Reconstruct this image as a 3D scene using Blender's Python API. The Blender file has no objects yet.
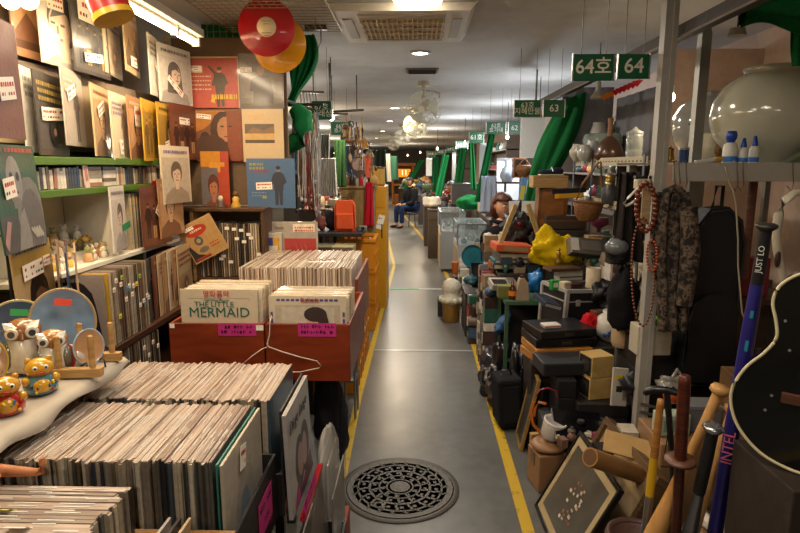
import bpy, math, random
from mathutils import Vector, Matrix, Euler
random.seed(7)
sc = bpy.context.scene
COL = sc.collection
PI = math.pi
# ------------------------------------------------------------------ camera
F = 580.0
PIT = math.atan((266.5 - 165) / F)
YAW = math.atan(17 / F * math.cos(PIT))
CAMZ = 1.6
cam = bpy.data.objects.new('camera', bpy.data.cameras.new('camera'))
COL.objects.link(cam)
cam.location = (0, 0, CAMZ)
cam.rotation_euler = (PI / 2 - PIT, 0, YAW)
cam.data.sensor_width = 36
cam.data.lens = F / 800 * 36
cam.data.clip_start = 0.05
sc.camera = cam
_R = Euler((PI / 2 - PIT, 0, YAW)).to_matrix()
def ray(px, py):
    return _R @ Vector(((px - 400) / F, (266.5 - py) / F, -1))
def at(px, py, Y):
    d = ray(px, py); t = Y / d.y
    return Vector((d.x * t, Y, CAMZ + d.z * t))
def atz(px, py, z):
    d = ray(px, py); t = (z - CAMZ) / d.z
    return Vector((d.x * t, d.y * t, z))
def atx(px, py, X):
    d = ray(px, py); t = X / d.x
    return Vector((X, d.y * t, CAMZ + d.z * t))
def sz(n, Y):
    return n * Y * 1.01 / F
# ------------------------------------------------------------------ materials
def lin(h):
    h = h.lstrip('#')
    c = [int(h[i:i + 2], 16) / 255 for i in (0, 2, 4)]
    return tuple(x / 12.92 if x <= .04045 else ((x + .055) / 1.055) ** 2.4 for x in c) + (1,)
_M = {}
def newmat(name):
    m = bpy.data.materials.new(name); m.use_nodes = True
    nt = m.node_tree; nt.nodes.clear()
    out = nt.nodes.new('ShaderNodeOutputMaterial')
    b = nt.nodes.new('ShaderNodeBsdfPrincipled')
    nt.links.new(b.outputs[0], out.inputs[0])
    return m, nt, b
def N(nt, t, **kw):
    n = nt.nodes.new(t)
    for k, v in kw.items(): setattr(n, k, v)
    return n
def pm(h, rough=.6, metal=0, coat=0, var=.18, scale=25, bump=.05, trans=0, spec=.5):
    key = (h, rough, metal, coat, var, scale, bump, trans, spec)
    if key in _M: return _M[key]
    m, nt, b = newmat('surface_' + h.strip('#'))
    L = nt.links.new
    tc = N(nt, 'ShaderNodeTexCoord')
    no = N(nt, 'ShaderNodeTexNoise'); no.inputs['Scale'].default_value = scale; no.inputs['Detail'].default_value = 4
    L(tc.outputs['Object'], no.inputs['Vector'])
    mix = N(nt, 'ShaderNodeMix', data_type='RGBA')
    c = lin(h)
    mix.inputs[6].default_value = tuple(x * (1 - var) for x in c[:3]) + (1,)
    mix.inputs[7].default_value = tuple(min(1, x * (1 + var)) for x in c[:3]) + (1,)
    L(no.outputs['Fac'], mix.inputs[0]); L(mix.outputs[2], b.inputs['Base Color'])
    b.inputs['Roughness'].default_value = rough; b.inputs['Metallic'].default_value = metal
    b.inputs['Coat Weight'].default_value = coat; b.inputs['Coat Roughness'].default_value = .12
    b.inputs['Transmission Weight'].default_value = trans
    b.inputs['Specular IOR Level'].default_value = spec
    if bump:
        bp = N(nt, 'ShaderNodeBump'); bp.inputs['Strength'].default_value = bump * 4; bp.inputs['Distance'].default_value = .01
        L(no.outputs['Fac'], bp.inputs['Height']); L(bp.outputs[0], b.inputs['Normal'])
    _M[key] = m
    return m
def paper(h): return pm(h, .45, coat=.55, var=.1, scale=60, bump=.04)
def ink(h): return pm(h, .45, coat=.4, var=.28, scale=38, bump=.03)
def mixhex(a, b, t):
    A, B = a.lstrip('#'), b.lstrip('#')
    return '#' + ''.join('%02x' % round(int(A[i:i + 2], 16) * (1 - t) + int(B[i:i + 2], 16) * t) for i in (0, 2, 4))
def metal(h, r=.35): return pm(h, r, metal=.9, var=.1)
def plast(h, r=.35): return pm(h, r, var=.08, bump=.02)
def cloth(h): return pm(h, .9, var=.25, scale=90, bump=.12, spec=.2)
def skin(h): return pm(h, .55, var=.06, scale=30, bump=.02)
def wood(h, h2=None, rough=.45, sx=3, sy=40):
    key = ('w', h, h2, rough, sx)
    if key in _M: return _M[key]
    m, nt, b = newmat('wood_' + h.strip('#')); L = nt.links.new
    tc = N(nt, 'ShaderNodeTexCoord'); mp = N(nt, 'ShaderNodeMapping'); mp.inputs['Scale'].default_value = (sx, sx, sy)
    L(tc.outputs['Object'], mp.inputs['Vector'])
    no = N(nt, 'ShaderNodeTexNoise'); no.inputs['Scale'].default_value = 2; no.inputs['Detail'].default_value = 6; no.inputs['Distortion'].default_value = 1
    L(mp.outputs[0], no.inputs['Vector'])
    r = N(nt, 'ShaderNodeValToRGB'); c = lin(h)
    c2 = lin(h2) if h2 else tuple(x * .55 for x in c[:3]) + (1,)
    r.color_ramp.elements[0].color = c2; r.color_ramp.elements[0].position = .3
    r.color_ramp.elements[1].color = c; r.color_ramp.elements[1].position = .65
    L(no.outputs['Fac'], r.inputs[0]); L(r.outputs[0], b.inputs['Base Color'])
    b.inputs['Roughness'].default_value = rough
    _M[key] = m
    return m
def emit(h, s):
    m = bpy.data.materials.new('lamp_glow'); m.use_nodes = True
    nt = m.node_tree; nt.nodes.clear()
    o = nt.nodes.new('ShaderNodeOutputMaterial'); e = nt.nodes.new('ShaderNodeEmission')
    e.inputs[0].default_value = lin(h); e.inputs[1].default_value = s
    nt.links.new(e.outputs[0], o.inputs[0])
    return m
def clear(h='#ffffff', rough=.05, alpha=.25):
    m, nt, b = newmat('clear_sheet')
    b.inputs['Base Color'].default_value = lin(h); b.inputs['Roughness'].default_value = rough
    b.inputs['Alpha'].default_value = alpha
    return m
def ramp_random(name, cols, rough=.4, coat=.6, scale=80, fine=None):
    """colour by object: every copy of a thing takes its own colour from the list"""
    m, nt, b = newmat(name); L = nt.links.new
    oi = N(nt, 'ShaderNodeObjectInfo'); r = N(nt, 'ShaderNodeValToRGB'); r.color_ramp.interpolation = 'CONSTANT'
    e = r.color_ramp.elements
    while len(e) < len(cols): e.new(.5)
    for i, c in enumerate(cols): e[i].position = i / len(cols); e[i].color = lin(c)
    L(oi.outputs['Random'], r.inputs[0])
    tc = N(nt, 'ShaderNodeTexCoord'); no = N(nt, 'ShaderNodeTexNoise'); no.inputs['Scale'].default_value = scale; no.inputs['Detail'].default_value = 3
    if fine:
        mp = N(nt, 'ShaderNodeMapping'); mp.inputs['Scale'].default_value = fine; L(tc.outputs['Object'], mp.inputs['Vector']); L(mp.outputs[0], no.inputs['Vector'])
    else: L(tc.outputs['Object'], no.inputs['Vector'])
    hs = N(nt, 'ShaderNodeHueSaturation'); mr = N(nt, 'ShaderNodeMapRange')
    mr.inputs[3].default_value = .65; mr.inputs[4].default_value = 1.35
    L(no.outputs['Fac'], mr.inputs[0]); L(mr.outputs[0], hs.inputs['Value']); L(r.outputs[0], hs.inputs['Color'])
    L(hs.outputs[0], b.inputs['Base Color'])
    b.inputs['Roughness'].default_value = rough; b.inputs['Coat Weight'].default_value = coat; b.inputs['Coat Roughness'].default_value = .15
    bp = N(nt, 'ShaderNodeBump'); bp.inputs['Strength'].default_value = .5; bp.inputs['Distance'].default_value = .003
    L(no.outputs['Fac'], bp.inputs['Height']); L(bp.outputs[0], b.inputs['Normal'])
    return m
# ------------------------------------------------------------------ mesh builder
def RT(loc=(0, 0, 0), rot=(0, 0, 0)):
    return Matrix.Translation(loc) @ Euler(rot).to_matrix().to_4x4()
class MB:
    def __init__(s): s.v = []; s.f = []; s.mi = []; s.sm = []; s.mats = []
    def mat(s, m):
        if m not in s.mats: s.mats.append(m)
        return s.mats.index(m)
    def add(s, vs, fs, m, M=None, smooth=False):
        b = len(s.v); k = s.mat(m)
        s.v += [tuple(M @ Vector(v)) if M else tuple(v) for v in vs]
        for f in fs: s.f.append(tuple(b + i for i in f)); s.mi.append(k); s.sm.append(smooth)
        return s
    def box(s, c, d, m, M=None, rot=None):
        x, y, z = d[0] / 2, d[1] / 2, d[2] / 2
        vs = [(-x, -y, -z), (x, -y, -z), (x, y, -z), (-x, y, -z), (-x, -y, z), (x, -y, z), (x, y, z), (-x, y, z)]
        T = RT(c, rot or (0, 0, 0))
        if M: T = M @ T
        return s.add(vs, [(0, 3, 2, 1), (4, 5, 6, 7), (0, 1, 5, 4), (1, 2, 6, 5), (2, 3, 7, 6), (3, 0, 4, 7)], m, T)
    def bx(s, x0, x1, y0, y1, z0, z1, m, M=None):
        return s.box(((x0 + x1) / 2, (y0 + y1) / 2, (z0 + z1) / 2), (x1 - x0, y1 - y0, z1 - z0), m, M)
    def cyl(s, p0, p1, r0, m, r1=None, n=14, M=None, caps=True):
        p0, p1 = Vector(p0), Vector(p1); r1 = r0 if r1 is None else r1
        q = Vector((0, 0, 1)).rotation_difference((p1 - p0).normalized()).to_matrix()
        vs = []
        for p, r in ((p0, r0), (p1, r1)):
            for i in range(n):
                a = 2 * PI * i / n; vs.append(p + q @ Vector((r * math.cos(a), r * math.sin(a), 0)))
        s.add(vs, [(i, (i + 1) % n, n + (i + 1) % n, n + i) for i in range(n)], m, M, True)
        if caps: s.add(vs, [tuple(range(n - 1, -1, -1)), tuple(range(n, 2 * n))], m, M)
        return s
    def tube(s, pts, r, m, n=8, closed=False, M=None):
        pts = [Vector(p) for p in pts]; k = len(pts); vs = []
        rr = r if isinstance(r, (list, tuple)) else [r] * k
        up = Vector((0.03, .07, 1)).normalized()
        for i, p in enumerate(pts):
            a = pts[(i - 1) % k] if closed or i else p; b = pts[(i + 1) % k] if closed or i < k - 1 else p
            t = (b - a).normalized()
            u = up if abs(t.dot(up)) < .95 else Vector((1, .1, 0)).normalized()
            e = t.cross(u).normalized(); g = e.cross(t)
            for j in range(n):
                w = 2 * PI * j / n; vs.append(p + (e * math.cos(w) + g * math.sin(w)) * rr[i])
        fs = [(i * n + j, i * n + (j + 1) % n, ((i + 1) % k) * n + (j + 1) % n, ((i + 1) % k) * n + j) for i in range(k if closed else k - 1) for j in range(n)]
        s.add(vs, fs, m, M, True)
        if not closed: s.add(vs, [tuple(range(n - 1, -1, -1)), tuple(range((k - 1) * n, k * n))], m, M)
        return s
    def lathe(s, prof, m, c=(0, 0, 0), n=24, M=None, sx=1, sy=1, caps=True):
        vs = []; k = len(prof)
        for r, z in prof:
            for i in range(n):
                a = 2 * PI * i / n; vs.append((c[0] + sx * r * math.cos(a), c[1] + sy * r * math.sin(a), c[2] + z))
        fs = [(i * n + j, i * n + (j + 1) % n, (i + 1) * n + (j + 1) % n, (i + 1) * n + j) for i in range(k - 1) for j in range(n)]
        s.add(vs, fs, m, M, True)
        if caps and prof[0][0] > 1e-4: s.add(vs, [tuple(range(n - 1, -1, -1))], m, M)
        if caps and prof[-1][0] > 1e-4: s.add(vs, [tuple(range((k - 1) * n, k * n))], m, M)
        return s
    def ell(s, c, r, m, n=14, k=9, M=None, rot=None):
        vs = []; T = RT(c, rot or (0, 0, 0))
        if M: T = M @ T
        for i in range(k + 1):
            b = PI * i / k
            for j in range(n):
                a = 2 * PI * j / n
                vs.append((r[0] * math.sin(b) * math.cos(a), r[1] * math.sin(b) * math.sin(a), -r[2] * math.cos(b)))
        return s.add(vs, [(i * n + j, i * n + (j + 1) % n, (i + 1) * n + (j + 1) % n, (i + 1) * n + j) for i in range(k) for j in range(n)], m, T, True)
    def blob(s, c, r, m, seed=0, amp=.2, n=22, k=14, M=None, rot=None, fr=3.0, flat=0):
        """lumpy soft body: bags, heaped cloth, crumpled plastic"""
        from mathutils import noise
        T = RT(c, rot or (0, 0, 0)); vs = []
        if M: T = M @ T
        for i in range(k + 1):
            b = PI * i / k
            for j in range(n):
                a = 2 * PI * j / n; d = Vector((math.sin(b) * math.cos(a), math.sin(b) * math.sin(a), -math.cos(b)))
                q = 1 + amp * noise.noise(d * fr * .6 + Vector((seed * 7.3, 1, 2))) * 1.5 + amp * .7 * abs(noise.noise(d * fr * 1.7 + Vector((3, seed * 3.1, 5))))
                z = max(-1 + flat, d.z * q)
                vs.append((d.x * q * r[0], d.y * q * r[1], z * r[2]))
        return s.add(vs, [(i * n + j, i * n + (j + 1) % n, (i + 1) * n + (j + 1) % n, (i + 1) * n + j) for i in range(k) for j in range(n)], m, T, True)
    def prism(s, pts, y0, y1, m, M=None, cap2=None):
        """outline in x,z pushed along y"""
        k = len(pts)
        vs = [(p[0], y0, p[1]) for p in pts] + [(p[0], y1, p[1]) for p in pts]
        s.add(vs, [tuple(range(k)), tuple(range(2 * k - 1, k - 1, -1))], cap2 or m, M)
        return s.add(vs, [(i, k + i, k + (i + 1) % k, (i + 1) % k) for i in range(k)], m, M)
    def sheet(s, fn, nu, nv, m, M=None):
        vs = [fn(i / nu, j / nv) for i in range(nu + 1) for j in range(nv + 1)]
        return s.add(vs, [(i * (nv + 1) + j, (i + 1) * (nv + 1) + j, (i + 1) * (nv + 1) + j + 1, i * (nv + 1) + j + 1) for i in range(nu) for j in range(nv)], m, M, True)
    def build(s, name, parent=None, loc=(0, 0, 0), rot=(0, 0, 0), bevel=0, solid=0, sub=0, flip=False):
        me = bpy.data.meshes.new(name); me.from_pydata(s.v, [], s.f)
        for m in s.mats: me.materials.append(m)
        me.polygons.foreach_set('material_index', s.mi); me.polygons.foreach_set('use_smooth', s.sm); me.update()
        o = bpy.data.objects.new(name, me); COL.objects.link(o)
        o.location = loc; o.rotation_euler = rot
        if parent: o.parent = parent
        if solid:
            q = o.modifiers.new('solid', 'SOLIDIFY'); q.thickness = solid; q.offset = 0
        if sub:
            q = o.modifiers.new('sub', 'SUBSURF'); q.levels = sub; q.render_levels = sub
        if bevel:
            q = o.modifiers.new('bevel', 'BEVEL'); q.width = bevel; q.segments = 2; q.limit_method = 'ANGLE'; q.angle_limit = 1.0
        return o
def tag(o, label, cat, group=None, kind=None):
    o['label'] = label; o['category'] = cat
    if group: o['group'] = group
    if kind: o['kind'] = kind
    return o
def thing(name, label, cat, loc=(0, 0, 0), rot=(0, 0, 0), group=None):
    o = bpy.data.objects.new(name, None); COL.objects.link(o); o.empty_display_size = .05
    o.location = loc; o.rotation_euler = rot
    return tag(o, label, cat, group)
def struct(o): o['kind'] = 'structure'; return o
def dup(root, loc, rot=None, label=None, group=None, scale=None):
    r = root.copy(); COL.objects.link(r); r.location = loc
    if rot is not None: r.rotation_euler = rot
    if scale is not None: r.scale = scale
    if label: r['label'] = label
    if group: r['group'] = group
    for ch in root.children:
        c = ch.copy(); COL.objects.link(c); c.parent = r
        for g in ch.children:
            d = g.copy(); COL.objects.link(d); d.parent = c
    return r
def text(body, size, m, parent, loc, rot=(PI / 2, 0, 0), name='lettering', ext=.0006, align='CENTER', shear=0, lead=1.0, bold=0):
    cu = bpy.data.curves.new('t', 'FONT'); cu.body = body; cu.size = size; cu.extrude = ext; cu.align_x = align; cu.align_y = 'CENTER'
    cu.shear = shear; cu.space_line = lead; cu.offset = bold; cu.resolution_u = 3
    t = bpy.data.objects.new('t', cu); COL.objects.link(t)
    dg = bpy.context.evaluated_depsgraph_get()
    me = bpy.data.meshes.new_from_object(t.evaluated_get(dg)); me.name = name
    bpy.data.objects.remove(t)
    me.materials.clear(); me.materials.append(m)
    for p in me.polygons: p.material_index = 0
    o = bpy.data.objects.new(name, me); COL.objects.link(o); o.location = loc; o.rotation_euler = rot; o.parent = parent
    return o
# ------------------------------------------------------------------ record sleeves with printed covers
W = .315
TAGW = pm('#f2ead8', .6, var=.04); TAGR = ink('#c23028'); TAGK = ink('#333333')
def circ(cx, cz, rx, rz, n=14, a0=0, a1=2 * PI):
    return [(cx + rx * math.cos(a0 + (a1 - a0) * i / n), cz + rz * math.sin(a0 + (a1 - a0) * i / n)) for i in range(n if abs(a1 - a0 - 2 * PI) < .01 else n + 1)]
def rec(x0, z0, x1, z1): return [(x0, z0), (x1, z0), (x1, z1), (x0, z1)]
class Art:
    """prints flat shapes on the front (-y) face of a sleeve, square coordinates 0..1"""
    def __init__(s, mb, w, h, t, base=None): s.base = base; s.mb = mb; s.w = w; s.h = h; s.y = -t / 2; s.k = 0
    def p(s, pts, h):
        s.k += 1; y = s.y - .00012 * s.k
        if s.base and isinstance(h, str): h = mixhex(h, s.base, .3)
        s.mb.add([((min(1, max(0, a)) - .5) * s.w, y, min(1, max(0, b)) * s.h) for a, b in pts], [tuple(range(len(pts)))], h if not isinstance(h, str) else ink(h))
        return s
    def lines(s, x0, x1, z, n, h, seed=0, dz=.05, th=.02):
        R = random.Random(seed)
        for i in range(n):
            x = x0
            while x < x1 - .01:
                l = R.uniform(.02, .07); s.p(rec(x, z - i * dz, min(x + l, x1), z - i * dz + th), h); x += l + .018
        return s
    def head(s, cx, cz, r, face, hair, coat=None, shirt=None, long=False, turn=0):
        if coat: s.p([(cx - r * 2.6, cz - 4 * r), (cx - r * 2.2, cz - 1.9 * r), (cx - r * .7, cz - 1.25 * r), (cx + r * .7, cz - 1.25 * r), (cx + r * 2.2, cz - 1.9 * r), (cx + r * 2.6, cz - 4 * r)], coat)
        if shirt: s.p([(cx - r * .5, cz - 1.2 * r), (cx + r * .5, cz - 1.2 * r), (cx, cz - 2.6 * r)], shirt)
        s.p(circ(cx, cz + .25 * r, r * 1.15, r * 1.15), hair)
        if long: s.p([(cx - r * 1.15, cz + .3 * r), (cx + r * 1.15, cz + .3 * r), (cx + r * 1.4, cz - 1.9 * r), (cx - r * 1.4, cz - 1.9 * r)], hair)
        s.p(rec(cx - r * .35, cz - 1.5 * r, cx + r * .35, cz - .6 * r), face)
        s.p(circ(cx + turn * r * .25, cz - .05 * r, r * .8, r), face)
        for q in (-1, 1): s.p(rec(cx + turn * r * .4 + q * r * .35 - r * .16, cz + .02 * r, cx + turn * r * .4 + q * r * .35 + r * .16, cz + .13 * r), hair)
        s.p(rec(cx + turn * r * .45 - .07 * r, cz - .35 * r, cx + turn * r * .45 + .08 * r, cz), pm('#a87050', var=0, bump=0))
        s.p(rec(cx + turn * r * .4 - .28 * r, cz - .62 * r, cx + turn * r * .4 + .28 * r, cz - .5 * r), '#8a3a30')
        s.p([(cx - r * .95, cz + .25 * r), (cx - .5 * r, cz + r * .95), (cx + r * .4, cz + r), (cx + r * .95, cz + .3 * r), (cx + r * .2, cz + .62 * r)], hair)
        return s
    def man(s, cx, z0, H, coat, face, hair, legs=None, arm=0):
        r = H * .07; k = H
        s.p([(cx - .1 * k, z0), (cx - .02 * k, z0), (cx, z0 + .42 * k), (cx + .02 * k, z0), (cx + .1 * k, z0), (cx + .11 * k, z0 + .48 * k), (cx - .11 * k, z0 + .48 * k)], legs or coat)
        s.p([(cx - .12 * k, z0 + .38 * k), (cx + .12 * k, z0 + .38 * k), (cx + .15 * k, z0 + .8 * k), (cx + .05 * k, z0 + .86 * k), (cx - .05 * k, z0 + .86 * k), (cx - .15 * k, z0 + .8 * k)], coat)
        s.p([(cx - .14 * k, z0 + .8 * k), (cx - .22 * k, z0 + .55 * k), (cx - .16 * k, z0 + .52 * k), (cx - .08 * k, z0 + .7 * k)], coat)
        if arm: s.p([(cx - .12 * k, z0 + .78 * k), (cx - .3 * k, z0 + 1.02 * k), (cx - .26 * k, z0 + 1.04 * k), (cx - .05 * k, z0 + .85 * k)], coat)
        s.p([(cx + .14 * k, z0 + .8 * k), (cx + .22 * k, z0 + .6 * k), (cx + .1 * k, z0 + .5 * k), (cx + .08 * k, z0 + .62 * k)], coat)
        s.p(circ(cx, z0 + .93 * k, r * .8, r), face); s.p(circ(cx, z0 + .965 * k, r * .9, r * .75), hair)
        return s
def cover_print(kind, pal, seed):
    """pal = background, second, face, hair, coat, ink"""
    R = random.Random(seed)
    def go(a):
        bg, c2, fc, hr, ct, tx = pal
        if kind == 'portrait':
            a.p(rec(.04, .04, .96, .8), c2); a.head(.5 + R.uniform(-.1, .1), .5, .17, fc, hr, ct, None, R.random() < .5, R.choice((-1, 0, 1)))
            a.lines(.1, .9, .87, 1, tx, seed, th=.05)
        elif kind == 'big':
            a.head(.52, .52, .3, fc, hr, ct, None, R.random() < .6, R.choice((-1, 1))); a.lines(.08, .7, .9, 1, tx, seed, th=.05)
        elif kind == 'band':
            a.p(rec(.03, .05, .97, .85), c2)
            for i in range(4): a.man(.2 + i * .2, .1 + R.uniform(0, .06), .55 + R.uniform(-.06, .06), ct if i % 2 else hr, fc, hr, tx if i % 2 else None)
            a.lines(.08, .8, .8, 1, bg, seed, th=.07)
        elif kind == 'man':
            a.man(.62, .06, .78, ct, fc, hr); a.lines(.08, .5, .82, 3, tx, seed, .07, .04)
        elif kind == 'view':
            a.p(rec(.05, .1, .95, .78), c2); a.p([(.05, .1), (.95, .1), (.95, .35), (.7, .5), (.5, .36), (.3, .55), (.05, .3)], ct)
            a.p(rec(.05, .1, .95, .2), hr); a.p(circ(.75, .66, .07, .07), fc); a.lines(.1, .9, .86, 1, tx, seed, th=.05)
        elif kind == 'type':
            a.p(rec(.06, .08, .94, .5), c2); a.lines(.08, .9, .84, 3, tx, seed, .09, .05); a.p(circ(.5, .29, .16, .16), ct)
            a.p(circ(.5, .29, .05, .05), fc)
        elif kind == 'dance':
            a.p(rec(0, 0, 1, .22), c2)
            a.man(.35, .1, .6, ct, fc, hr, None, 1); a.man(.66, .08, .62, tx, fc, hr); a.lines(.1, .8, .86, 2, tx, seed, .08, .05)
        return a
    return go
def price(parent, x, z, y, rot=0, w=.075, h=.035, label=None):
    mb = MB(); M = RT((x, y, z), (0, rot, 0))
    mb.box((0, 0, 0), (w, .0008, h), TAGW, M)
    R = random.Random(int(abs(x * 9999) + abs(z * 777)))
    xx = -w * .42
    while xx < w * .38:
        l = w * R.uniform(.06, .16)
        if R.random() < .85: mb.add([(xx, -.0007, h * .08), (xx + l, -.0007, h * .1), (xx + l, -.0007, h * .3), (xx, -.0007, h * .26)], [(0, 1, 2, 3)], TAGR, M)
        if R.random() < .7: mb.add([(xx, -.0007, -h * .3), (xx + l * .8, -.0007, -h * .3), (xx + l * .8, -.0007, -h * .14), (xx, -.0007, -h * .18)], [(0, 1, 2, 3)], TAGK if R.random() < .5 else TAGR, M)
        xx += l + w * .03
    return mb.build('price_tag', parent)
def sleeve(label, anchor, th, art, bg, lean=0, w=W, h=W, t=.006, tagat=None, group=None, roll=0, name='record_sleeve', center=False, spine=None, cat='record', kw_mute=False):
    """anchor: lower corner nearest the viewer (or lower middle with center); th: 0 faces the aisle entrance, 90 faces across the aisle"""
    a = math.radians(th)
    c = Vector(anchor) if center else Vector(anchor) + Vector((math.cos(a), math.sin(a), 0)) * w / 2
    t0 = thing(name, label, cat, c, (math.radians(lean), math.radians(roll), a), group)
    t0.rotation_mode = 'XYZ'
    mb = MB(); mb.box((0, 0, h / 2), (w, t, h), bg if not isinstance(bg, str) else paper(bg))
    if spine: mb.bx(-w / 2 - .0006, -w / 2 + .0001, -t / 2, t / 2, .004, h - .004, ink(spine))
    if art: art(Art(mb, w, h, t, bg if isinstance(bg, str) and (kw_mute or group) else None))
    mb.build('cover', t0)
    # clear protective sleeve: thin rim and flap standing proud of the card
    if tagat:
        for q in (tagat if isinstance(tagat[0], tuple) else [tagat]):
            price(t0, (q[0] - .5) * w, q[1] * h, -t / 2 - .006, q[2] if len(q) > 2 else 0, *(q[3:5] if len(q) > 4 else ()))
    return t0
# ================================================================== setting
H = 2.48
def floor_mat():
    m, nt, b = newmat('painted_concrete'); L = nt.links.new
    tc = N(nt, 'ShaderNodeTexCoord')
    n1 = N(nt, 'ShaderNodeTexNoise'); n1.inputs['Scale'].default_value = 1.3; n1.inputs['Detail'].default_value = 8; n1.inputs['Roughness'].default_value = .65
    n2 = N(nt, 'ShaderNodeTexNoise'); n2.inputs['Scale'].default_value = 14; n2.inputs['Detail'].default_value = 8
    L(tc.outputs['Object'], n1.inputs['Vector']); L(tc.outputs['Object'], n2.inputs['Vector'])
    r = N(nt, 'ShaderNodeValToRGB'); r.color_ramp.elements[0].color = lin('#4a4946'); r.color_ramp.elements[1].color = lin('#6f6e69')
    r.color_ramp.elements[0].position = .3; r.color_ramp.elements[1].position = .7
    mx = N(nt, 'ShaderNodeMath', operation='MULTIPLY_ADD'); mx.inputs[1].default_value = .35; 
    L(n2.outputs['Fac'], mx.inputs[0]); 
    m2 = N(nt, 'ShaderNodeMath', operation='MULTIPLY'); m2.inputs[1].default_value = .65
    L(n1.outputs['Fac'], m2.inputs[0]); L(m2.outputs[0], mx.inputs[2]); L(mx.outputs[0], r.inputs[0]); L(r.outputs[0], b.inputs['Base Color'])
    mr = N(nt, 'ShaderNodeMapRange'); mr.inputs[3].default_value = .2; mr.inputs[4].default_value = .5
    L(mx.outputs[0], mr.inputs[0]); L(mr.outputs[0], b.inputs['Roughness'])
    bp = N(nt, 'ShaderNodeBump'); bp.inputs['Strength'].default_value = .08; bp.inputs['Distance'].default_value = .01
    L(n2.outputs['Fac'], bp.inputs['Height']); L(bp.outputs[0], b.inputs['Normal'])
    return m
def ceiling_mat():
    m, nt, b = newmat('ceiling_board'); L = nt.links.new
    tc = N(nt, 'ShaderNodeTexCoord')
    n1 = N(nt, 'ShaderNodeTexNoise'); n1.inputs['Scale'].default_value = .9; n1.inputs['Detail'].default_value = 9; n1.inputs['Roughness'].default_value = .7
    L(tc.outputs['Object'], n1.inputs['Vector'])
    r = N(nt, 'ShaderNodeValToRGB'); r.color_ramp.elements[0].color = lin('#a3a09b'); r.color_ramp.elements[1].color = lin('#c2c3c3')
    r.color_ramp.elements[0].position = .3; r.color_ramp.elements[1].position = .55
    L(n1.outputs['Fac'], r.inputs[0]); L(r.outputs[0], b.inputs['Base Color']); b.inputs['Roughness'].default_value = .8
    return m
YE = 34
mb = MB(); mb.bx(-6, 3.2, -4, YE, -.1, 0, floor_mat()); struct(mb.build('floor'))
mb = MB(); mb.bx(-6, 3.2, -4, YE, H, H + .1, ceiling_mat()); struct(mb.build('ceiling'))
wl = pm('#8f8676', .9)
mb = MB(); mb.bx(-1.75, -1.68, -4, 6.0, 0, H, wl); struct(mb.build('wall_left'))
mb = MB(); mb.bx(-6, -5.9, 6, YE, 0, H, wl); struct(mb.build('wall_left_far'))
mb = MB(); mb.bx(2.3, 2.4, -4, YE, 0, H, pm('#bba596', .9)); struct(mb.build('wall_right'))
mb = MB(); mb.bx(-5.9, 2.3, YE - .1, YE, 0, H, pm('#6b6255', .9)); struct(mb.build('wall_far'))
mb = MB(); mb.bx(-1.68, 2.3, -4.1, -4, 0, H, wl); struct(mb.build('wall_back'))
# painted lines on the floor follow the bend of the aisle
def worn_yellow():
    m, nt, b = newmat('worn_yellow_paint'); L = nt.links.new
    tc = N(nt, 'ShaderNodeTexCoord'); n1 = N(nt, 'ShaderNodeTexNoise'); n1.inputs['Scale'].default_value = 16; n1.inputs['Detail'].default_value = 8
    L(tc.outputs['Object'], n1.inputs['Vector'])
    r = N(nt, 'ShaderNodeValToRGB'); r.color_ramp.elements[0].color = lin('#7a6a38'); r.color_ramp.elements[1].color = lin('#c09c18')
    r.color_ramp.elements[0].position = .28; r.color_ramp.elements[1].position = .42
    L(n1.outputs['Fac'], r.inputs[0]); L(r.outputs[0], b.inputs['Base Color']); b.inputs['Roughness'].default_value = .4
    return m
YEL = worn_yellow()
def strip(name, pts, w, m, z=.002):
    mb = MB(); vs = []
    for x, y in pts: vs += [(x - w / 2, y, z), (x + w / 2, y, z)]
    mb.add(vs, [(2 * i, 2 * i + 1, 2 * i + 3, 2 * i + 2) for i in range(len(pts) - 1)], m)
    return struct(mb.build(name))
strip('trim_1', [(-.37, -1), (-.37, 2.3), (-.4, 3.8), (-.36, 9.2), (-.62, 12.5), (-1.7, 22)], .045, YEL)
strip('trim_2', [(.5, -1), (.5, 2.3), (.53, 5.7), (.4, 9.8), (-.12, 15.7), (-.75, 22)], .055, YEL)
mb = MB()
for i in range(6): mb.bx(-.36 + i * .13, -.36 + i * .13 + .129, 7.4, 7.47, .001, .003, pm('#3f9a63', .5) if i < 3 else pm('#b8bcb8', .5))
struct(mb.build('trim_3'))
mb = MB(); mb.bx(-.38, .5, 4.86, 4.90, .001, .002, pm('#8f9294', .3, var=.1)); struct(mb.build('trim_4'))
# manhole
IRON = pm('#5c5750', .55, metal=.15, var=.3, scale=50, bump=.08); PIT_ = pm('#463c36', .8, var=.3)
mt = thing('manhole_cover', 'round cast iron manhole cover with ring of openings set in the aisle floor', 'manhole cover', (-.078, 2.68, 0))
mb = MB(); mb.lathe([(.0, .001), (.297, .001), (.297, .006), (.27, .006)], IRON, n=56); mb.lathe([(.27, .006), (.268, .002)], PIT_, n=56); mb.build('frame', mt)
mb = MB(); mb.lathe([(0, .003), (.262, .003)], PIT_, n=56)
def ringseg(r0, r1, a0, a1, z, m, n=6):
    vs = []
    for i in range(n + 1):
        a = a0 + (a1 - a0) * i / n
        for r in (r0, r1): vs.append((r * math.cos(a), r * math.sin(a), z))
    vs += [(x, y, .003) for x, y, _ in vs]; q = 2 * (n + 1)
    fs = [(2 * i, 2 * i + 1, 2 * i + 3, 2 * i + 2) for i in range(n)] + [(2 * i, 2 * i + 2, q + 2 * i + 2, q + 2 * i) for i in range(n)] + [(2 * i + 1, q + 2 * i + 1, q + 2 * i + 3, 2 * i + 3) for i in range(n)]
    mb.add(vs, fs, m)
Z = .0085
for r0, r1 in ((.235, .265), (.145, .158), (.0, .05)): ringseg(max(r0, .0005), r1, 0, 2 * PI, Z, IRON, 56)
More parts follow.
